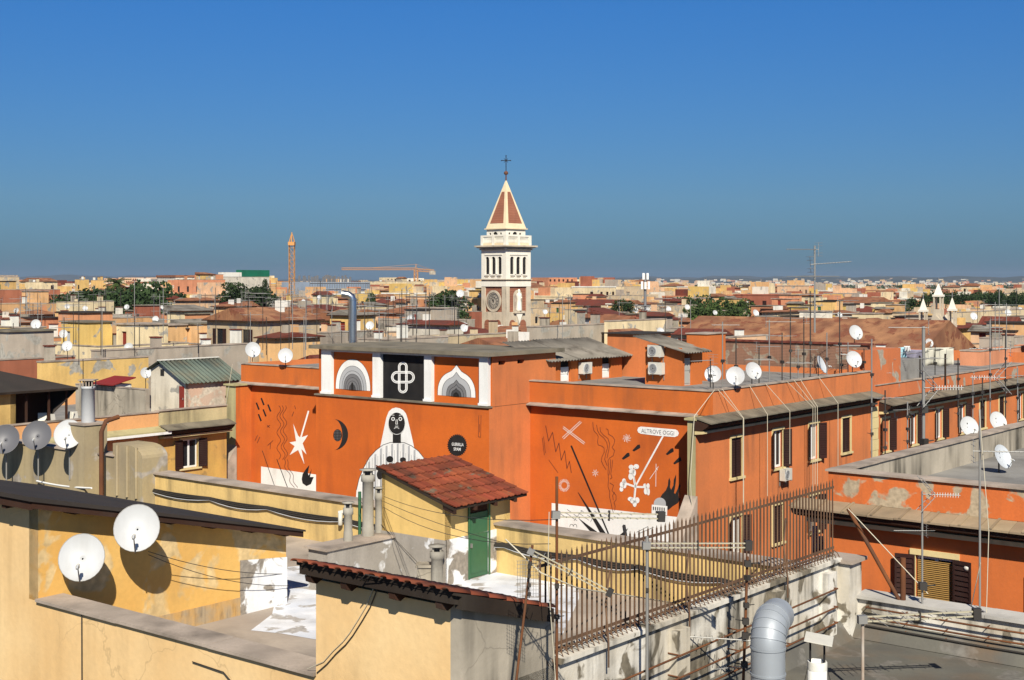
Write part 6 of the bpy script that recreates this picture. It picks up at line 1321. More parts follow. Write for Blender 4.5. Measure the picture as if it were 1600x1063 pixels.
for Yq, u, v in allc:
    du, dv_ = rc.uniform(7.5, 10.9), rc.uniform(7.5, 10.9)
    if Yq < 420:
        ok = False
        for sh in (1, .75, .5, .35):
            du2, dv2 = du*sh, dv_*sh
            for ou, ov in ((0, 0), (-(cell-du2), 0), (0, cell-dv2), (-(cell-du2), cell-dv2)):
                if free(u+ou-du2, u+ou, v+ov, v+ov+dv2): ok = True; break
            if ok: break
        if not ok: continue
        du, dv_ = du2, dv2; u0, v0_ = u+ou, v+ov
    else: u0, v0_ = u, v
    blk = math.sin(math.floor(u/70)*7.3+math.floor(v/70)*3.1)
    z = -5.5+blk*.5+rc.gauss(0, .7)+(rc.random() < .06)*rc.uniform(1, 3) + (Yq > 300)*(rc.random() < .12)*rc.uniform(1, 4)
    if Yq < 110: z = min(z, -5.0)-.3
    c = D1*u0+D2*v0_; px = CX+F*c.x/c.y
    # keep the view of key things open
    if 1030 < px < 1440 and 95 < c.y < 121: z = min(z, -6.3)
    cp = [CX+F*q_.x/q_.y for q_ in (c, c-D1*du, c+D2*dv_, c-D1*du+D2*dv_)]; twr = max(cp) > 742 and min(cp) < 842 and c.y < 258
    if twr: z = min(z, -(528-440)*c.y/2100-.2)
    if 70 < px < 600 and 130 < c.y < 450: z -= 1.1
    if px > 1000 and c.y > 120: z -= 1.6
    if 1430 < px < 1500 and c.y < 137: z = min(z, -6.8)
    if px > 1420 and 200 < c.y < 560: z = min(z-2.2, -9.2)
    if 1060 < px < 1180 and 120 < c.y < 300: z -= 2
    col = rc.choice(colw); m = MF[col]; rf = rc.choice(['flat']*9+['hip', 'gable1', 'gable2', 'hip'])
    if Yq < 330 and cnt < 240:
        cnt += 1; tile = rf != 'flat'
        t_ = house(c, z, du, dv_, m, rf, f"{desc[col]} house with {'tiled pitched roof' if tile else 'flat roof terrace'} among the crowded rooftops beyond the murals", f"{desc[col]} {'tiled' if tile else 'flat roofed'} houses of the quarter", Y=Yq, extras=0 if twr else rc.randint(2, 4), rnd=rc)
        CELLS.append((t_, desc[col], tile, px, Yq))
    else:
        fm = FARM(m); fm.obox(c+UP*G, -D1*du, D2*dv_, UP*(z-G), m)
        if rf == 'flat':
            fm.obox(c+UP*z+D1*.1-D2*.1, -D1*(du+.2), D2*(dv_+.2), UP*.3, rc.choice([M_cope, m, M_offwhite]))
            for _ in range(rc.randint(1, 3)):
                a, b = rc.uniform(2, 5), rc.uniform(2, 5); fm.obox(c+UP*(z+.29)-D1*rc.uniform(.3, du-a)+D2*rc.uniform(.3, dv_-b), -D1*a, D2*b, UP*rc.uniform(1.5, 3), rc.choice(M_far+[M_tiledk]))
        else: roof_solid(fm, c, du, dv_, z, rf, rc.choice([M_tiler, M_tilebr, M_tiler]))
        for (p, d, L, n) in ((c-D1*du, D1, du, -D2), (c, D2, dv_, D1)):
            if rc.random() < .25: continue
            for b in bays(L, rc):
                for f in range(2):
                    q = p+d*(b-.5)+n*.03+UP*(z-1.2-3.3*f-1.4); fm.poly([q, q+d*1.0, q+d*1.0+UP*1.4, q+UP*1.4], M_shut)
LMK = [(60, 'crimson sheet roof'), (165, 'grey glazed cabin'), (236, 'tallest pine'), (310, 'coral block'), (385, 'peach hip roofed house'), (456, 'crane mast'), (505, 'round window house'), (551, 'steel flue'), (650, 'far tower crane'), (706, 'dense dark tree'), (791, 'bell tower'), (890, 'graffiti wall'), (950, 'pale yellow block'), (1008, 'phone mast'), (1090, 'garden trees'), (1180, 'cream hip roofed house'), (1273, 'highest television mast'), (1395, 'pale modern block'), (1461, 'church pinnacles'), (1530, 'pink cottage'), (1600, 'far tree belt')]
def lmk(px): return min(LMK, key=lambda q: abs(q[0]-px))[1]
NUM = ['no', 'one', 'two', 'three', 'four', 'five']
for t_, cl_, tile, px, Yq in CELLS:
    nh = sum(c_.name.startswith('roof_hut') for c_ in t_.children); nc = sum(c_.name.startswith('chimney') for c_ in t_.children); nw = sum(c_.name.startswith('window') for c_ in t_.children)
    band = 'near rows' if Yq < 125 else 'middle rows' if Yq < 190 else 'back rows'
    t_['label'] = f"{cl_} {'tile' if tile else 'flat'} roofed {'blank ' if not nw else ''}house, {NUM[nh]+' cabin' if nh else NUM[nc]+' chimney'}{'s' if (nh or nc) != 1 else ''}, {band} toward the {lmk(px)}"
FARM(None).build('distant_houses', label='mass of distant houses filling the plain beyond the near quarter', kind='stuff')
# the far city and the hills
fc = MB(); rf_ = random.Random(9)
TERR = [M_far[i] for i in (0, 1, 2, 3, 3, 3, 4, 7, 7, 7, 7, 2, 4, 5)]
for k in range(5200):
    Yq = 700*((6500/700)**rf_.random()); x_ = rf_.uniform(-.44, .44)*Yq; s = rf_.uniform(9, 26)*(1+Yq/6000); h = rf_.uniform(12, 20)+(rf_.random() < .1)*rf_.uniform(2, 10)
    if x_ > .1*Yq and Yq > 800: h = rf_.uniform(8, 15)
    if x_ > .1*Yq and Yq > 4200: continue
    an = rf_.uniform(0, 1.57); a = Vector((math.cos(an), math.sin(an), 0)); b = Vector((-a.y, a.x, 0)); c = Vector((x_, Yq, G)); m = rf_.choice(TERR); w2 = s*rf_.uniform(.5, 1.2)
    fc.obox(c, a*s, b*w2, UP*h, m)
    if rf_.random() < .35: fc.obox(c-a*.4-b*.4+UP*(h+.01), a*(s+.8), b*(w2+.8), UP*1.2, rf_.choice([M_tiler, M_tiler, M_cope, M_tiledk]))
    if Yq < 3000:
        for fl_ in range(3):
            q = c-b*.05+UP*(h-2.4-3.2*fl_)+a*.8
            for w_i in range(int(s/3.4)):
                fc.poly([q+a*(w_i*3.4), q+a*(w_i*3.4+1.3), q+a*(w_i*3.4+1.3)+UP*1.4, q+a*(w_i*3.4)+UP*1.4], M_shut)
fc.build('distant_city', label='hazy far city of pale blocks reaching to the horizon', kind='stuff')
for px, yt, Y, w, col in ((205, 434, 1900, 36, 2), (247, 434, 1850, 34, 2), (172, 435, 2000, 18, 2), (290, 437, 2300, 40, 2), (905, 441, 1500, 60, 0), (860, 442, 1300, 40, 1), (1530, 453, 1400, 16, 3), (1380, 452, 1700, 60, 2), (60, 438, 2100, 50, 3), (925, 437, 1100, 30, 3)):
    q = P(px, yt, Y); mb = MB(); m = M_far[col]; mb.box(q.x-w/2, q.x+w/2, Y, Y+14, G, q.z, m)
    t = thing('tower_block', (q.x, Y, G), 'distant pale tower block rising above the far roofs', 'building', 'distant tower blocks'); mb.build('wall', t)
    wb_ = MB()
    for f in range(6):
        for i in range(int(w/3.2)): x_ = q.x-w/2+1+i*3.2; wb_.poly([(x_, Y-.05, q.z-3-f*3.1), (x_+1.5, Y-.05, q.z-3-f*3.1), (x_+1.5, Y-.05, q.z-1.6-f*3.1), (x_, Y-.05, q.z-1.6-f*3.1)], M_shut)
    wb_.build('windows', t, kind='stuff')
# scattered far tree clumps
rt_ = random.Random(3); vs, fs = [], []
for k in range(420):
    Yq = 500*((4200/500)**rt_.random()); pxk = rt_.choice([rt_.uniform(-20, 1620), rt_.uniform(1000, 1640), rt_.uniform(1150, 1640)])
    c = P(pxk, 0, Yq); w = rt_.uniform(10, 40)*(1+Yq/5000); zt = G+rt_.uniform(14, 19)
    for _ in range(70):
        p_ = Vector((c.x+rt_.gauss(0, .35)*w, Yq+rt_.gauss(0, .3)*w*.6, rt_.uniform(G+6, zt)-abs(rt_.gauss(0, 1.5)))); s = rt_.uniform(1.3, 2.8)
        a = Vector((rt_.gauss(0, 1), rt_.gauss(0, .4), rt_.gauss(0, 1))).normalized(); b = a.cross(Vector((rt_.gauss(0, 1), rt_.gauss(0, 1), rt_.gauss(0, 1)))).normalized(); i = len(vs)
        vs += [p_+a*s, p_+b*s, p_-a*s, p_-b*s]; fs.append([i, i+1, i+2, i+3])
MB().add(vs, fs, M_leaf).build('distant_trees', label='scattered dark tree clumps between the far houses', kind='stuff')
def hills(name, Y, prof, depth, m, label):
    mb = MB(); n = 160; rows = []
    for r_, (dy, f) in enumerate(((0, 0), (.35, .75), (.6, 1), (1, .6))):
        row = []
        for i in range(n+1):
            px = -260+2120*i/n; yy = Y+dy*depth; hgt = prof(px)+(math.sin(px*.11)*.8+math.sin(px*.043+1)*1.2+math.sin(px*.31)*.35); top = (HY-(hgt))
            z = G+(((HY-top)*Y/F)-G)*f if f else G; row.append(((px-CX)/F*Y, yy, z))
        rows.append(row)
    vs = [p for r_ in rows for p in r_]; fs = [[r_*(n+1)+i, r_*(n+1)+i+1, (r_+1)*(n+1)+i+1, (r_+1)*(n+1)+i] for r_ in range(3) for i in range(n)]
    mb.add(vs, fs, m, True); return mb.build(name, label=label, kind='structure')
M_hill = mat('wooded hill', (.035, .048, .035), (.075, .075, .055), dirt=.1, scale=.006, bump=0, streak=False)
hills('hills', 9000, lambda p: (4.0+(p-850)*.0055 if p > 850 else -1.0), 2500, M_hill, 'low wooded hills along the horizon')
hills('far_hills', 13500, lambda p: (7.5+2*math.sin(p*.006) if p > 800 else 3.5+7*math.exp(-((p-30)/260)**2)), 3000, M_hill, 'faint blue far hills on the horizon')
hv, hf = MB(), None
for k in range(700):
    px = rt_.uniform(880, 1640); Yq = rt_.uniform(7000, 9900); c = P(px, 0, Yq); s = rt_.uniform(14, 40); f = (Yq-9000)/2500; zh_ = G if Yq < 9000 else G+min(1, (Yq-9000)/875)*30; hv.obox((c.x, Yq, zh_-5), (s, 0, 0), (0, 12, 0), (0, 0, rt_.uniform(12, 26)), rt_.choice(TERR))
hv.build('hillside_houses', label='pale houses scattered over the far low hills', kind='stuff')
# ------------------------------------------------------------ DISHES (unit diameter, centre at the origin, facing -y and tilted up)
def dish_meshes(m, face):
    T = Matrix.Rotation(R(-24), 4, 'X')
    n = 28; mb = MB(); pr = [(r, .16*(r/.5)**2) for r in (0.02, .1, .2, .3, .4, .47, .5)]
    for back in (0, 1):
        vs = []; k = len(pr)
        for r, y in pr:
            for j in range(n): a = 2*math.pi*j/n; vs.append(Vector((r*math.cos(a), (.10-y)+.012*back, r*1.07*math.sin(a))))
        fs = [[i*n+j, i*n+(j+1) % n, (i+1)*n+(j+1) % n, (i+1)*n+j] for i in range(k-1) for j in range(n)]+[list(range(n))]
        if back: fs = [f[::-1] for f in fs]
        mb.add([T @ v for v in vs], fs, face if back == 0 else m, True)
    rim = MB(); rim.tube([T @ Vector((.5*math.cos(2*math.pi*j/n), -.055, .535*math.sin(2*math.pi*j/n))) for j in range(n+1)], .009, m, 5, cap=False)
    arm = MB(); arm.tube([T @ Vector((0, .1, -.45)), T @ Vector((0, -.06, -.56)), T @ Vector((0, -.46, -.28))], .014, M_galv, 6)
    lnb = MB(); lnb.tube([T @ Vector((0, -.44, -.30)), T @ Vector((0, -.38, -.23))], .05, M_plastic, 10, r2=.035); lnb.tube([T @ Vector((0, -.47, -.27)), T @ Vector((0, -.52, -.36))], .028, M_grey1, 8)
    br = MB(); br.box(-.07, .07, .13, .25, -.16, .04, M_galv)
    for sx in (-.03, .03):
        pass
    return dict(reflector=mb.mesh('reflector'), rim=rim.mesh('rim'), feed_arm=arm.mesh('feed_arm'), receiver=lnb.mesh('receiver'), bracket=br.mesh('bracket'))
DM = {'white': dish_meshes(M_galv, M_dish), 'grey': dish_meshes(M_dishg, M_dishg), 'clear': dish_meshes(M_dishb, M_dishb)}
UC = MB().tube([(0, 0, 0), (0, 0, 1)], 1, M_galv, 8, smooth=True).mesh('pole'); UCR = MB().tube([(0, 0, 0), (0, 0, 1)], 1, M_rust, 8).mesh('pole'); UCD = MB().tube([(0, 0, 0), (0, 0, 1)], 1, M_wire, 6).mesh('pole')
UCW = MB().tube([(0, 0, 0), (0, 0, 1)], 1, mat('flaking pale pole paint', (.48, .45, .40), (.30, .20, .13), dirt=.4, bump=0, scale=3), 8).mesh('pole')
def dish(c, d, label, az=0, kind='white', pole=1.0, wall_n=None, group=None, pm=None, tiltx=0):
    """c centre in world, d diameter m, az degrees turned to the right of the camera side"""
    c = Vector(c); rz = R(az); back = Vector((-math.sin(rz), math.cos(rz), 0)); foot = c+back*(d*.17)-UP*pole
    t = thing('satellite_dish', foot, label, 'satellite dish', group)
    MM = Matrix.Translation(c) @ Matrix.Rotation(rz, 4, 'Z') @ Matrix.Rotation(R(tiltx), 4, 'X') @ Matrix.Scale(d, 4)
    for nm, me in DM[kind].items():
        if d*F/max(c.y, 1) < 14 and nm in ('rim',): continue
        inst(nm, me, t, M=MM)
    if wall_n is None: inst('pole', pm or UCD, t, loc=foot, sc=(.024, .024, pole+.12))
    else:
        q = c+back*(d*.18); mb = MB(); e_ = q-Vector(wall_n)*wall_n_len(q, wall_n); mb.tube([q+UP*.12, q-UP*.2], .02, M_galv, 8); mb.tube([q-UP*.12, e_-UP*.12], .018, M_galv, 6); mb.obox(e_-UP*.2-Vector((-wall_n[1], wall_n[0], 0))*.06, Vector((-wall_n[1], wall_n[0], 0))*.12, Vector(wall_n)*.012, UP*.18, M_galv); mb.build('wall_mount', t)
    return t
def wall_n_len(q, n): return WNL[0]
WNL = [.4]
# the two big ones on the yellow rooftop house
WD = Pl(O+D1*.46, D2)
WD2 = Pl(O+D1*.72, D2)
for px, py, lb in ((128, 872, 'big white satellite dish lower of the two on the yellow rooftop house wall'), (214, 826, 'big white satellite dish mounted higher, right under the dark eave')):
    q = (WD if px < 150 else WD2).pt(px, py); WNL[0] = (q+Vector((0, .15, 0))-O).dot(D1); dish(q, 70*q.y/F, lb, az=8, wall_n=D1)
ND = Pl(N1.p-D2*.62, D1)
for px, py, k, lb in ((8, 687, 'grey', 'grey satellite dish cut by the picture edge beside another grey dish'), (58, 681, 'grey', 'grey satellite dish standing between a grey and a white one'), (107, 679, 'white', 'white satellite dish next to two grey ones before the ochre grey wall')):
    q = ND.pt(px, py); dish(q, 44*q.y/F, lb, az=6, kind=k, pole=1.4, pm=UC)
MT = Pl(KU(.35, 0), D2)
for px, py, d, Y, az, k, lb in ((395, 547, 24, 84, 20, 'white', 'white satellite dish on its post at the corner of the left orange parapet'), (446, 556, 23, 80, 8, 'white', 'white satellite dish on the orange parapet beside the pillared loft'),
    (1114, 585, 26, 63.5, -12, 'white', 'round white dish next to the orange hut at the terrace corner'), (1149, 588, 29, 63.6, -6, 'white', 'white dish leaning over the parapet corner above the street'), (1177, 580, 27, 66, 18, 'white', 'white dish turned aside, third along the street parapet'),
    (1244, 552, 22, 80, 28, 'white', 'white dish casting its shadow on the bare brick wall'), (1283, 570, 27, 74, 58, 'clear', 'dish seen almost from the side with bluish inner face'), (1334, 562, 26, 74, 14, 'white', 'white dish on the parapet near the end of the brick wall'),
    (1337, 520, 23, 84, 16, 'white', 'white dish high on its own pole above the brick wall'),
    (1514, 667, 31, 44.5, 14, 'white', 'white dish at the edge of the grey side parapet of the corner building'), (1559, 659, 30, 48, 18, 'white', 'second white dish behind the grey side parapet of the corner building'), (1566, 714, 36, 41, 34, 'clear', 'larger bluish translucent dish on the corner building terrace')):
    dish(P(px, py, Y), d*Y/F, lb, az, k, pole=1.1 if Y < 60 else (2.0 if py < 530 else .75))
mid = [(56, 507, 15, 'pale dish before the crimson roof'), (99, 522, 13, 'white dish on the peach wall under the crimson roof'), (105, 541, 16, 'brightest round dish above the ochre terrace walls'), (146, 549, 13, 'white dish at the left end of the long grey parapet wall'), (190, 559, 12, 'small dish low in front of the long grey parapet wall'), (201, 543, 14, 'dish half hidden behind the long grey parapet wall'),
    (210, 582, 13, 'smaller of two dishes beside the green roofed shed'), (228, 583, 17, 'larger of two dishes beside the green roofed shed'), (198, 480, 8, 'small dish before the pine trees, first of three'), (221, 480, 8, 'small dish before the pine trees, middle of three'), (252, 481, 8, 'small dish before the pine trees, last of three'), (336, 504, 12, 'white dish above the dark edged ochre house'), (243, 499, 10, 'cream dish by the orange pergola house'), (215, 500, 9, 'small dish beside the grey glazed cabin'),
    (235, 517, 10, 'white dish at the near corner of the dark roof edge'), (270, 519, 10, 'first of a close pair of dishes over the dark roof edge'), (284, 519, 10, 'second of a close pair of dishes over the dark roof edge'), (334, 518, 11, 'dish beside a chimney on the dark edged house'), (105, 479, 8, 'tiny dish on the cream terrace house'), (133, 482, 8, 'tiny dish by the washing on the cream terrace house'),
    (499, 465, 7, 'little dish on the dark red roof of the pink house'), (474, 471, 6, 'tiny dish beside the round window house'), (578, 509, 13, 'tall oval dish right of the steel flue'), (725, 513, 12, 'white dish at the foot of the rust brown block'), (719, 459, 12, 'white dish in front of the dense dark tree'), (835, 519, 12, 'white dish just right of the bell tower'), (862, 518, 9, 'dish before the graffiti wall, half turned'), (915, 520, 11, 'white dish in front of the graffiti wall'),
    (1032, 518, 12, 'white dish above the small red roof by the corrugated hut'), (1139, 511, 11, 'white dish standing before the wide brown tiled roof'), (1176, 510, 9, 'smaller white dish on a mast before the wide brown tiled roof'), (1409, 537, 10, 'greyish dish left of the washing line'), (1426, 537, 8, 'narrow dish turned aside above the washing'), (1452, 536, 13, 'largest dish of the row above the white sheet'), (1466, 536, 11, 'dish beside the largest in the row above the white sheet'), (1479, 533, 9, 'small dish at the end of the row above the white sheet'), (1510, 531, 10, 'white dish on the ochre house by the church'), (1546, 485, 6, 'tiny dish on the pink cottage roof'), (1594, 483, 6, 'tiny dish on the far cream flats')]
for px, py, d, lb in mid:
    Y = min(240, max(78, .85*2100/d*.82)); dish(P(px, py, Y), d*Y/F, lb, rw.uniform(-5, 25), 'white', pole=1.5)
# ------------------------------------------------------------ AERIALS
M_boom = flat('khaki grey boom', (.40, .365, .26))
def head(kind):
    mb = MB(); m = M_alu
    if kind == 'yagi':
        mb.tube([(-.15, 0, 0), (1.1, 0, 0)], .012, m, 5)
        for i in range(12): L_ = .16-.003*i; mb.tube([(.05+i*.09, -L_, 0), (.05+i*.09, L_, 0)], .006, m, 4)
        for z in (-.22, -.12, .12, .22): mb.tube([(-.14, -.25, z), (-.14, .25, z)], .006, m, 4)
        mb.tube([(-.14, 0, -.24), (-.14, 0, .24)], .008, m, 4)
    if kind == 'corner':
        mb.tube([(0, 0, 0), (1.0, 0, 0)], .014, m, 5)
        for i in range(11):
            for z in (-.06, .06): mb.tube([(.25+i*.07, 0, 0), (.25+i*.07, 0, z)], .008, M_white, 4)
        for s in (-1, 1):
            for j in range(5): mb.tube([(.25-.07*j, -.22, s*(.05+.09*j)), (.25-.07*j, .22, s*(.05+.09*j))], .007, m, 4)
            for y in (-.2, .2): mb.tube([(.28, y, s*.03), (-.1, y, s*.46)], .010, m, 4)
    if kind == 'log':
        for z in (-.03, .03): mb.obox((0, -.01, z-.009), (1.45, 0, 0), (0, .02, 0), (0, 0, .018), M_boom)
        for i in range(15):
            L_ = .30*(.90**i); x = .12+i*.09; s = 1 if i % 2 else -1; mb.tube([(x, 0, .03), (x, s*L_, .03)], .005, m, 4); mb.tube([(x, 0, -.03), (x, -s*L_, -.03)], .005, m, 4)
        mb.box(1.42, 1.52, -.035, .035, -.07, .07, M_wire); mb.box(-.07, .04, -.04, .04, -.05, .05, M_galv); mb.box(.72, .74, -.02, .02, -.07, .07, M_wire)
    if kind == 'vhf':
        mb.tube([(-.5, 0, 0), (.8, 0, 0)], .014, m, 5)
        for x, L_ in ((-.45, .75), (-.1, .68), (.3, .62), (.7, .56)): mb.tube([(x, -L_, 0), (x, L_, 0)], .008, m, 4)
    if kind == 'grid':
        for i in range(9): mb.tube([(-.22+.055*i, .04, -.38), (-.22+.055*i, .04, .38)], .004, M_galv, 4)
        for i in range(11): mb.tube([(-.24, .04, -.38+.076*i), (.24, .04, -.38+.076*i)], .004, M_galv, 4)
        mb.tube([(0, -.08, -.36), (0, -.08, .36)], .012, M_wire, 5)
        for z in (-.28, -.1, .1, .28): mb.box(-.03, .03, -.12, -.06, z-.035, z+.035, M_wire)
    if kind == 'clamp':
        mb.box(-.05, .05, -.05, .05, -.05, .05, M_wire); mb.tube([(0, 0, 0), (.16, -.05, .02)], .01, M_wire, 4)
    return mb.mesh({'yagi': 'yagi_head', 'corner': 'corner_reflector_head', 'log': 'boom', 'vhf': 'dipole_head', 'grid': 'grid_panel', 'clamp': 'clamp'}[kind])
HD = {k: head(k) for k in ('yagi', 'corner', 'log', 'vhf', 'grid', 'clamp')}
def aerial(px, y0, y1, Y, heads, label, group=None, r=.02, me=None, px1=None, zb=None):
    top = P(px, y0, Y); px1 = px if px1 is None else px1; bot = P(px1, y1, Y)
    if zb is not None: bot.z = zb
    t = thing('aerial_mast', bot, label, 'aerial', group); d = top-bot; L_ = d.length; qd = Vector((0, 0, 1)).rotation_difference(d.normalized()).to_matrix().to_4x4()
    inst('pole', me or UCD, t, M=Matrix.Translation(bot) @ qd @ Matrix.Diagonal((r, r, L_, 1)))
    for (y, k, rz, s, *el) in heads:
        f = (y-y0)/(y1-y0) if y1 != y0 else 0; q = P(px+(px1-px)*f, y, Y)-Vector((0, r+.01, 0)); M = Matrix.Translation(q) @ Matrix.Rotation(R(rz), 4, 'Z') @ Matrix.Rotation(R(-(el[0] if el else 0)), 4, 'Y') @ Matrix.Scale(s, 4)
        inst(HD[k].name.split('.')[0], HD[k], t, M=M)
    return t
aerial(870, 745, 1100, 18.1, [(804, 'log', 12, 1.0, -3), (915, 'clamp', 0, .6), (963, 'clamp', 20, .6)], 'rusty aerial pole with long pale double boom, nearest to the bare hut wall', r=.019, me=UCR, zb=-7)
aerial(832, 852, 1120, 17.1, [(862, 'log', -8, .75, -26), (880, 'clamp', 0, .5), (905, 'grid', 10, .62)], 'leaning rusty aerial pole with grid panel before the hut roof end', r=.017, me=UCR, px1=800)
aerial(1011, 838, 1120, 20.4, [(852, 'log', 8, 1.08, -1.5), (921, 'clamp', 90, .5)], 'pole dark above and white below with pale boom in front of the iron railing', r=.024, me=UC, zb=-7.3)
aerial(1168, 870, 1100, 22, [(880, 'clamp', 0, 1), (902, 'clamp', 40, .8), (945, 'clamp', 10, .8), (970, 'clamp', 180, 1), (992, 'clamp', 0, 1), (1000, 'yagi', 176, 1.05, 3), (1038, 'clamp', 180, 1), (1040, 'yagi', 200, .5)], 'crowded rusty aerial pole beside the big bent duct', r=.024, me=UCR, px1=1160, zb=-7)
aerial(1348, 962, 1075, 22.6, [(967, 'log', 6, 1.35, 1.2)], 'short white pole with longest double boom over the bitumen roof', r=.028, me=UCW, zb=-6.99)
aerial(1531, 640, 1037, 25.2, [(705, 'yagi', -8, .9), (960, 'clamp', 0, 1.2), (1012, 'clamp', 0, .8)], 'tallest slim pole at the limewashed wall with aerial near its top', r=.022, me=UC, zb=-6.99)
aerial(1441, 768, 1018, 25.8, [(772, 'corner', 0, .72, -2), (829, 'yagi', 178, .5), (829, 'yagi', 4, .22), (915, 'clamp', 0, 1.4)], 'slim pole with white studded aerial in front of the bamboo shaded window', r=.02, me=UC, zb=-6.99)
q = P(1411, 872, 26.1); t = thing('rusty_post', (q.x, q.y, ZB2), 'thick rusty post with long slanting strut against the limewashed wall', 'post')
mb = MB(); mb.tube([(q.x, q.y, ZB2), q], .055, M_rust, 8); mb.build('post', t); mb = MB(); a = P(1325, 795, 26.6); b = P(1409, 945, 26.1); mb.tube([a, b], .04, M_rust, 8); mb.build('strut', t)
aerial(1443, 510, 742, 43, [(512, 'yagi', 170, 1), (560, 'vhf', 20, .8), (606, 'corner', 5, 1.3, 0), (640, 'clamp', 0, 2), (690, 'clamp', 30, 2), (735, 'clamp', 0, 2)], 'thickest pale mast crossing the street windows with bow shaped aerial', r=.055, me=UC)
spec = [(1362, 530, 715, 41, 0), (1383, 610, 722, 40.5, 1), (1418, 628, 705, 43, 2), (1497, 560, 668, 46, 0), (1520, 590, 672, 47, 0), (1535, 590, 668, 48, 0), (1547, 500, 655, 49, 1), (1571, 520, 655, 50, 3), (1590, 575, 660, 50, 1)]
for i, (px, y0, y1, Y, k) in enumerate(spec):
    hs_2 = [[], [(y0+12, 'vhf', 10, .7)], [(y0+12, 'yagi', 200, .5)], [(y0+25, 'yagi', 175, 1.2), (y0+70, 'corner', 178, 1.3)]][k]+[(y0+(y1-y0)*f, 'clamp', f*200, .9) for f in (.3, .55, .8)]
    aerial(px, y0, y1, Y, hs_2, 'thin mast standing along the grey side parapet of the corner building', 'masts along the grey side parapet', r=.022, me=(UC, UCD)[i % 2])
aerial(1273, 384, 520, 100, [(390, 'yagi', 200, 2.2), (413, 'yagi', 10, 2.6, 4), (432, 'vhf', 60, 2.4)], 'highest television mast with several crossed booms against the sky', r=.07, me=UC)
rows = [(1110, 560, 606, 63.2), (1129, 503, 605, 64), (1150, 528, 603, 65), (1186, 540, 600, 67), (1202, 500, 598, 68), (1222, 520, 596, 69), (1235, 480, 594, 70), (1247, 545, 592, 71), (1256, 495, 592, 71), (1266, 455, 590, 72), (1292, 520, 588, 73), (1312, 468, 584, 74), (1315, 550, 584, 75), (1325, 535, 582, 75), (1350, 545, 580, 76), (1372, 560, 598, 78), (1400, 548, 592, 80), (1461, 540, 586, 84)]
for i, (px, y0, y1, Y) in enumerate(rows):
    aerial(px, y0, y1, Y, [[(y0+3, 'yagi', rw.uniform(0, 360), 1.2)], [(y0+5, 'vhf', rw.uniform(0, 360), 1)], [], [(y0+2, 'yagi', 20, 1.1), (y0+22, 'vhf', 80, 1)]][i % 4]+[(y0+(y1-y0)*.6, 'clamp', 60*i, 1.5)], 'thin television mast among those along the painted building street parapet', 'masts along the street parapet', r=.03, me=(UCD, UC)[i % 3 == 1])
for i in range(215):
    Y = rw.uniform(86, 190); px = rw.choice([rw.uniform(0, 700), rw.uniform(0, 1600), rw.uniform(380, 740)]); h = rw.uniform(2.2, 4.8)
    if abs(px-791) < 52: continue
    zb = -5.4+rw.uniform(-.6, .8); top = zb+h; yt = HY-top*F/Y; yb_ = HY-zb*F/Y
    aerial(px, yt, yb_, Y, [[(yt+3, 'yagi', rw.uniform(0, 360), rw.uniform(1, 1.5))], [(yt+4, 'vhf', rw.uniform(0, 360), 1.1)], [(yt+3, 'yagi', rw.uniform(0, 360), 1.3), (yt+16, 'vhf', rw.uniform(0, 360), 1)], []][i % 4], f"{'tall' if h > 3.6 else 'short'} mast {['with one comb aerial', 'with wide dipole aerial', 'with two crossed aerials', 'without any aerial'][i % 4]}, {'near' if Y < 120 else 'middle' if Y < 155 else 'back'} rows toward the {lmk(px)}", 'television masts on the far rooftops', r=.027, me=(UC, UCD, UCD)[i % 3])
for i in range(34):
    Y = rw.uniform(100, 230); px = rw.uniform(10, 1590)
    if abs(px-791) < 52: continue
    dish(Vector(((px-CX)/F*Y, Y, rw.uniform(-5.2, -4.1))), rw.uniform(.75, 1.0), f"small white dish on the {'middle' if 100 <= Y < 160 else 'back'} rooftops toward the {lmk(px)}", rw.uniform(-5, 30), 'white', 1.5, group='small dishes on the far rooftops')

# ------------------------------------------------------------ CABLES, WASHING, SMALL THINGS
def cable(pts, r, m, label, group=None): return tag(MB().tube(pts, r, m, 5).build('cable'), label, 'cable', group)
M_pcab = flat('pale cable', (.55, .50, .38))
for va, vb_, ze in ((.6, 1.55, -13), (1.0, 1.6, -12), (3.6, 3.9, -15), (5.2, 6.2, -9), (7.4, 8.7, -14), (8.2, 8.95, -12), (8.9, 9.2, -16), (11, 11.6, -10)):
    cable([KU(-.1, va, ZP), KU(-.9, vb_, -6.38), KU(-.9, vb_, ze)], .016, M_pcab, 'pale cable dropping over the eaves down the orange street front', 'cables over the street eaves')
cable([KU(-.1, .3, ZP), KU(-.05, -1.4, -6.1), KU(.1, -1.5, -9), KU(-.3, -1.6, -14)], .016, M_pcab, 'pale cable running down the mossy end fin from the terrace corner')
cable([KU(32.4, -1.3, -5.0), KU(33, -1.3, -7.5), KU(33.4, -1.5, -10)], .016, M_pcab, 'pale cable slanting down the far end of the painted building')
for i, (p0, p1, s, lb) in enumerate((((600, 776, 31), (868, 812, 20), .18, 'uppermost of the thin wires crossing before the green door'), ((600, 784, 31), (872, 868, 20), .1, 'middle of the thin wires crossing before the green door'), ((598, 792, 31), (860, 850, 20), .25, 'lowest of the thin wires crossing before the green door'), ((560, 780, 32), (690, 915, 30), .05, 'thin wire slanting from the green post down to the white terrace'))):
    cable(sag(P(*p0), P(*p1), s), .006, M_wire, lb)
qd1 = WD.pt(232, 862)
cable(sag(qd1, V(-.05, LA-.05, -6.2)+D1*.06, .12), .007, M_wire, 'upper thin wire sagging along the yellow rooftop house wall')
cable(sag(qd1-UP*.06, V(-.0, LA, -6.45)+D1*.08, .16), .007, M_wire, 'lower thin wire sagging along the yellow rooftop house wall')
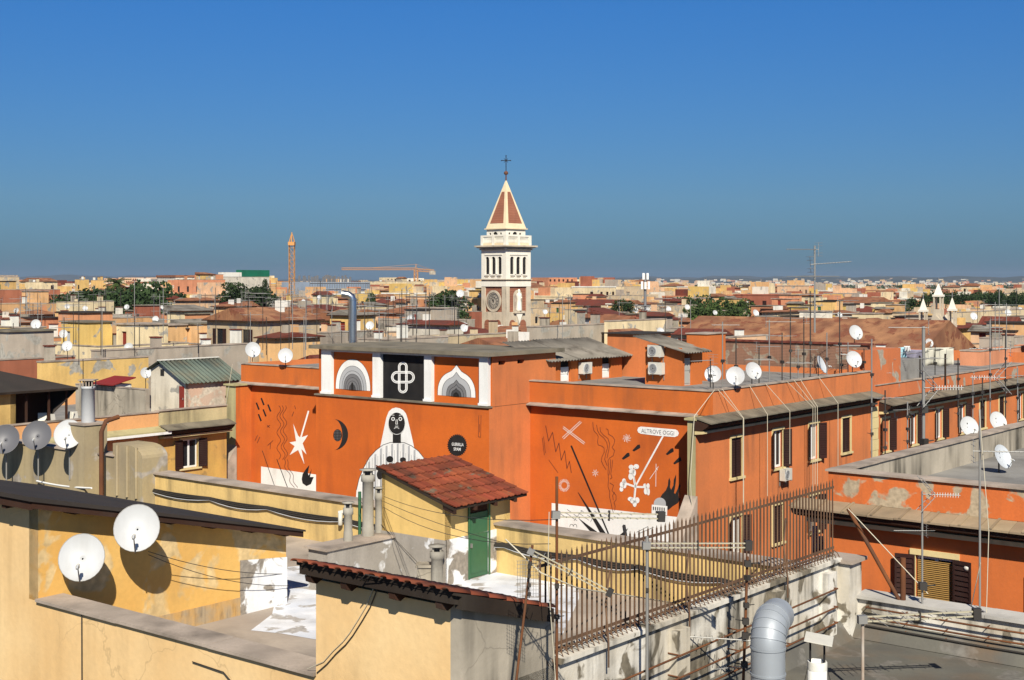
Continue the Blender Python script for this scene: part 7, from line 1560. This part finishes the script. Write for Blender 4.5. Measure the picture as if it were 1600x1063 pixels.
t600 = FW.t(603); hw = [FW.pt(px_, py_)-D2*.06 for px_, py_ in ((600, 897), (596, 908), (592, 925), (583, 948), (570, 970), (556, 992), (545, 1006), (530, 1020), (515, 1037), (500, 1050))]
cable([V(t600+.35, -.42, -3.98), V(t600+.1, -.5, -3.95), V(t600, -.5, -4.05)]+hw, .009, M_wire, 'thin dark cable hanging from the tiles across the pale yellow hut wall')
cable([h+D1*-.06+UP*.03 for h in hw[:-1]]+[hw[-1]+UP*.02-D1*.2], .006, M_pcab, 'pale thin wire beside the dark cable on the yellow hut wall')
cable([V(FW.t(130), -.03, ZT-.02), V(FW.t(131), -.03, -9)], .010, M_wire, 'thin dark wire hanging straight down the pale front wall')
cable([V(FW.t(303), -.03, -6.0), V(FW.t(352), -.04, -6.02), V(FW.t(385), -.05, -6.3), V(FW.t(440), -.05, -6.5), V(FW.t(495), -.06, -6.25)], .010, M_wire, 'thin dark wire looping under the stone coping of the front wall')
cable([P(1325, 795, 26.4), P(1450, 928, 25.9)], .010, M_pcab, 'pale stay wire crossing beside the slanting rusty strut')
cable([P(1532, 880, 25.1), P(1516, 955, 25.6)], .010, M_pcab, 'pale wire dangling from the tallest slim pole')
cable(sag(P(1530, 640, 25.1), P(1545, 830, 25.1), .0)+[P(1540, 1000, 25.1)], .008, M_pcab, 'pale wire bowed beside the tallest slim pole')
cable([P(858, 800, 18), P(856, 900, 18.05), P(868, 1063, 18.05)], .006, M_pcab, 'fine white wire hanging beside the nearest rusty aerial pole')
cable([P(790, 843, 17.5), P(845, 895, 17), P(905, 920, 18.6), P(990, 932, 21), P(1050, 942, 23.5)], .010, M_pcab, 'pale cable sagging behind the iron railing')
cable([PF(975, 880)+UP*.9, PF(985, 905)+UP*.35, PF(1000, 925)+UP*.02, PF(1040, 935)+UP*.02, PF(1070, 940)+UP*.02], .045, M_wire, 'thick black cable loop coming down to the terrace floor behind the railing')
# washing
def cloth(px0, px1, y0, y1, Y, m, label, skew=0, name='washing', wv=.12, cat='laundry'):
    mb = MB(); n = 14; vs = []
    for j in range(6):
        for i in range(n+1):
            a = i/n; b = j/5; p_ = P(px0+(px1-px0)*a, y0+(y1-y0)*b+skew*a+1.2*math.sin(a*9+b*2)*(b), Y+wv*math.sin(a*14+b*3)*(.3+b)+.1*b); vs.append(p_)
    fs = [[j*(n+1)+i, (j+1)*(n+1)+i, (j+1)*(n+1)+i+1, j*(n+1)+i+1] for j in range(5) for i in range(n)]
    mb.add(vs, fs, m, True); ob = mb.build(name); sm = ob.modifiers.new('s', 'SOLIDIFY'); sm.thickness = .02; return tag(ob, label, cat)
MBL = lambda n, c: mat(n, c, tuple(q*.8 for q in c), dirt=.1, bump=0)
cloth(1371, 1395, 560, 579, 84, MBL('blue cloth', (.12, .30, .42)), 'blue washing hanging lowest on the terrace line', 2)
cloth(1391, 1416, 545, 563, 84.5, MBL('light blue cloth', (.35, .58, .66)), 'light blue washing draped beside the blue washing', -3)
cloth(1409, 1441, 546, 561, 85, MBL('grey lilac cloth', (.26, .25, .33)), 'grey lilac cloth hanging between blue washing and pale sheet', 1)
cloth(1441, 1490, 544, 572, 84, MBL('cream sheet', (.60, .58, .48)), 'large cream sheet hung across the terrace before the yellow wall', -1, 'sheet')
cloth(1413, 1422, 541, 550, 84.2, MBL('white cloth', (.75, .75, .75)), 'small white cloth on top of the blue washing', 0)
for i, (px, y0, y1) in enumerate(((1395, 561, 599), (1414, 563, 596), (1437, 556, 594), (1477, 553, 588))):
    q = P(px, y1, 84-i); q.z = -6.3; tag(MB().tube([q, Vector((q.x, q.y, -(y0-440)*q.y/F))], .06, M_blackwood_and_shade, 6).build('clothes_post'), ('first', 'second', 'third', 'last')[i]+' of the four dark posts of the washing line, counted from the blue washing', 'post')
q0, q1 = P(1371, 559, 84), P(1492, 543, 84); cable([q0, q0.lerp(q1, .5)-UP*.05, q1], .015, M_wire, 'washing line strung over the terrace beyond the brick wall')
for px, y0, y1, c, lb in ((1269, 822, 868, (.60, .58, .50), 'pale towel hanging on the balcony behind the railing end'), (1278, 838, 862, (.45, .42, .36), 'grey beige garment hanging on the balcony behind the railing end')):
    cloth(px, px+8, y0, y1, 38, MBL(lb, c), lb, 0, wv=.03)

# ------------------------------------------------------------ the air itself
HZ = MB(); HZ.box(-17000, 17000, -320, 17500, G-1, 120, None)
hm = bpy.data.materials.new('city haze'); hm.use_nodes = True; hn = hm.node_tree; hn.nodes.clear()
pv = hn.nodes.new('ShaderNodeVolumePrincipled'); pv.inputs['Density'].default_value = 5e-5; pv.inputs['Color'].default_value = (.62, .76, .95, 1); pv.inputs['Anisotropy'].default_value = .2
ho = hn.nodes.new('ShaderNodeOutputMaterial'); hn.links.new(pv.outputs[0], ho.inputs['Volume'])
HZ.mats = [hm]; hz = HZ.build('haze', label='thin summer haze over the whole city', kind='stuff')
